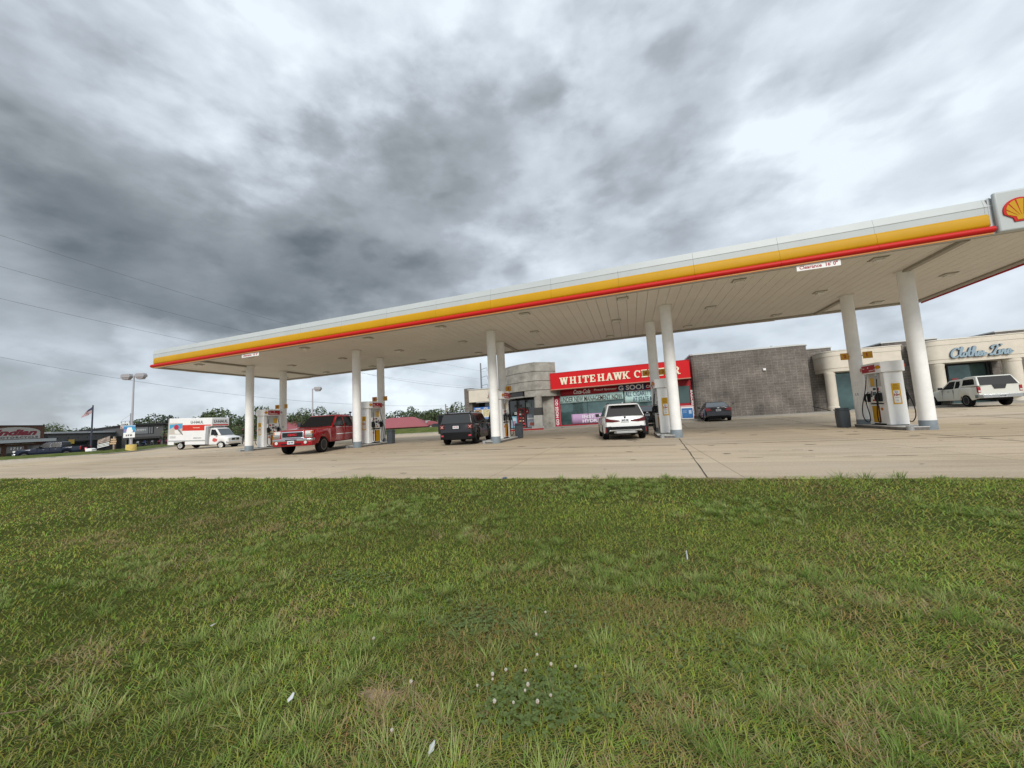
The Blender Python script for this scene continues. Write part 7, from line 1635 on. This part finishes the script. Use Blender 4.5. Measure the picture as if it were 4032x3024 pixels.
def flower_proto():
    t = empty('clover_flower', (0, 0, 0)); g = random.Random(2)
    mb = MB(); mb.tube([(0, 0, -.07), (.003, .002, -.03), (0, 0, 0)], .0012, 5); make('stem', mb, stm, t, world=False)
    mb = MB()
    for k in range(60):
        a = g.uniform(0, 6.28); zc = g.uniform(-.5, 1); r = math.sqrt(max(0, 1-zc*zc)); d_ = Vector((r*math.cos(a), r*math.sin(a), zc)); p0 = d_*.004+Vector((0, 0, .004)); p1 = d_*.0115+Vector((0, 0, .006)); mb.cyl(p0, p1, .0012, .0022, n=4)
    make('petals', mb, fm, t, world=False)
    mb = MB()
    for k in range(14):
        a = k*.45; mb.cyl((.002*math.cos(a), .002*math.sin(a), .002), (.009*math.cos(a), .009*math.sin(a), -.006), .0012, .0018, n=4)
    make('withered_petals', mb, fb, t, world=False); return t
fp0 = flower_proto()
for i, (x_, y_, z_) in enumerate(FL):
    o = fp0 if i == 0 else copy_tree(fp0); o.location = (x_, y_, z_); o.rotation_euler = (.2*math.sin(i), .2*math.cos(i*2), i)
    sc_ = .64+.12*math.sin(i*3); o.scale = (sc_, sc_, sc_); tag(o, 'white clover flower head %s' % fpos[i], 'flower', 'white clover flowers in the lawn')
def scrap(name, label, loc, pts, m, th=.0012, rz=0, tilt=.4):
    mb = MB(); n = len(pts)
    pts = [(x*.68, y*.68) for x, y in pts]; vs = [(x, y, .012*math.sin(x*90)+.01*math.cos(y*110)+tilt*y) for x, y in pts]; c = (0, 0, .01)
    mb.add([c]+vs, [(0, 1+i, 1+(i+1) % n) for i in range(n)]); o = make(name, mb, m, None, fixn=False); o.location = loc; o.rotation_euler = (0, 0, rz); so_ = o.modifiers.new('thickness', 'SOLIDIFY'); so_.thickness = th
    tag(o, label, 'litter')

pw = mat('paper_scrap', (.50, .52, .53), .7)
scrap('paper_scrap', 'crumpled white paper scrap low in the grass near the bottom edge', (-.951, 1.535, -.185), [(-.02, -.03), (.018, -.028), (.022, .0), (.01, .012), (.012, .03), (-.014, .026), (-.016, .004)], pw, rz=.3)
scrap('paper_scrap', 'small torn white scrap lying on a pale grass tuft', (-1.824, 1.589, -.175), [(-.022, -.012), (.01, -.02), (.026, -.004), (.018, .012), (-.006, .010), (-.02, .016)], pw, rz=1)
scrap('paper_scrap', 'thin white strip standing in the lawn right of centre', (.403, 4.104, -.20), [(-.008, -.04), (.01, -.04), (.008, .04), (-.01, .04)], pw, tilt=1.2)
scrap('paper_scrap', 'grey crumpled scrap in the lawn at left', (-3.112, 2.047, -.20), [(-.04, -.008), (0, -.016), (.04, .0), (.036, .012), (0, .006), (-.036, .01)], mat('grey_scrap', (.36, .34, .32), .8))
bt_ = tag(make('plastic_bottle', MB().cyl((-2.54, 6.98, .045), (-2.47, 7.0, .055), .022, .022, n=10).cyl((-2.47, 7.0, .055), (-2.45, 7.005, .058), .010, .010, n=8), mat('bottle_blue', (.06, .08, .15), .4)), 'small blue bottle at the edge of lawn and paving', 'litter')
stk = tag(make('stick', MB().cyl((-3.42, 1.10, -.20), (-3.22, 1.19, -.195), .005, .003, n=6), mat('stick_wood', (.14, .11, .06), .8)), 'dry stick lying in the grass at the lower left edge', 'stick')
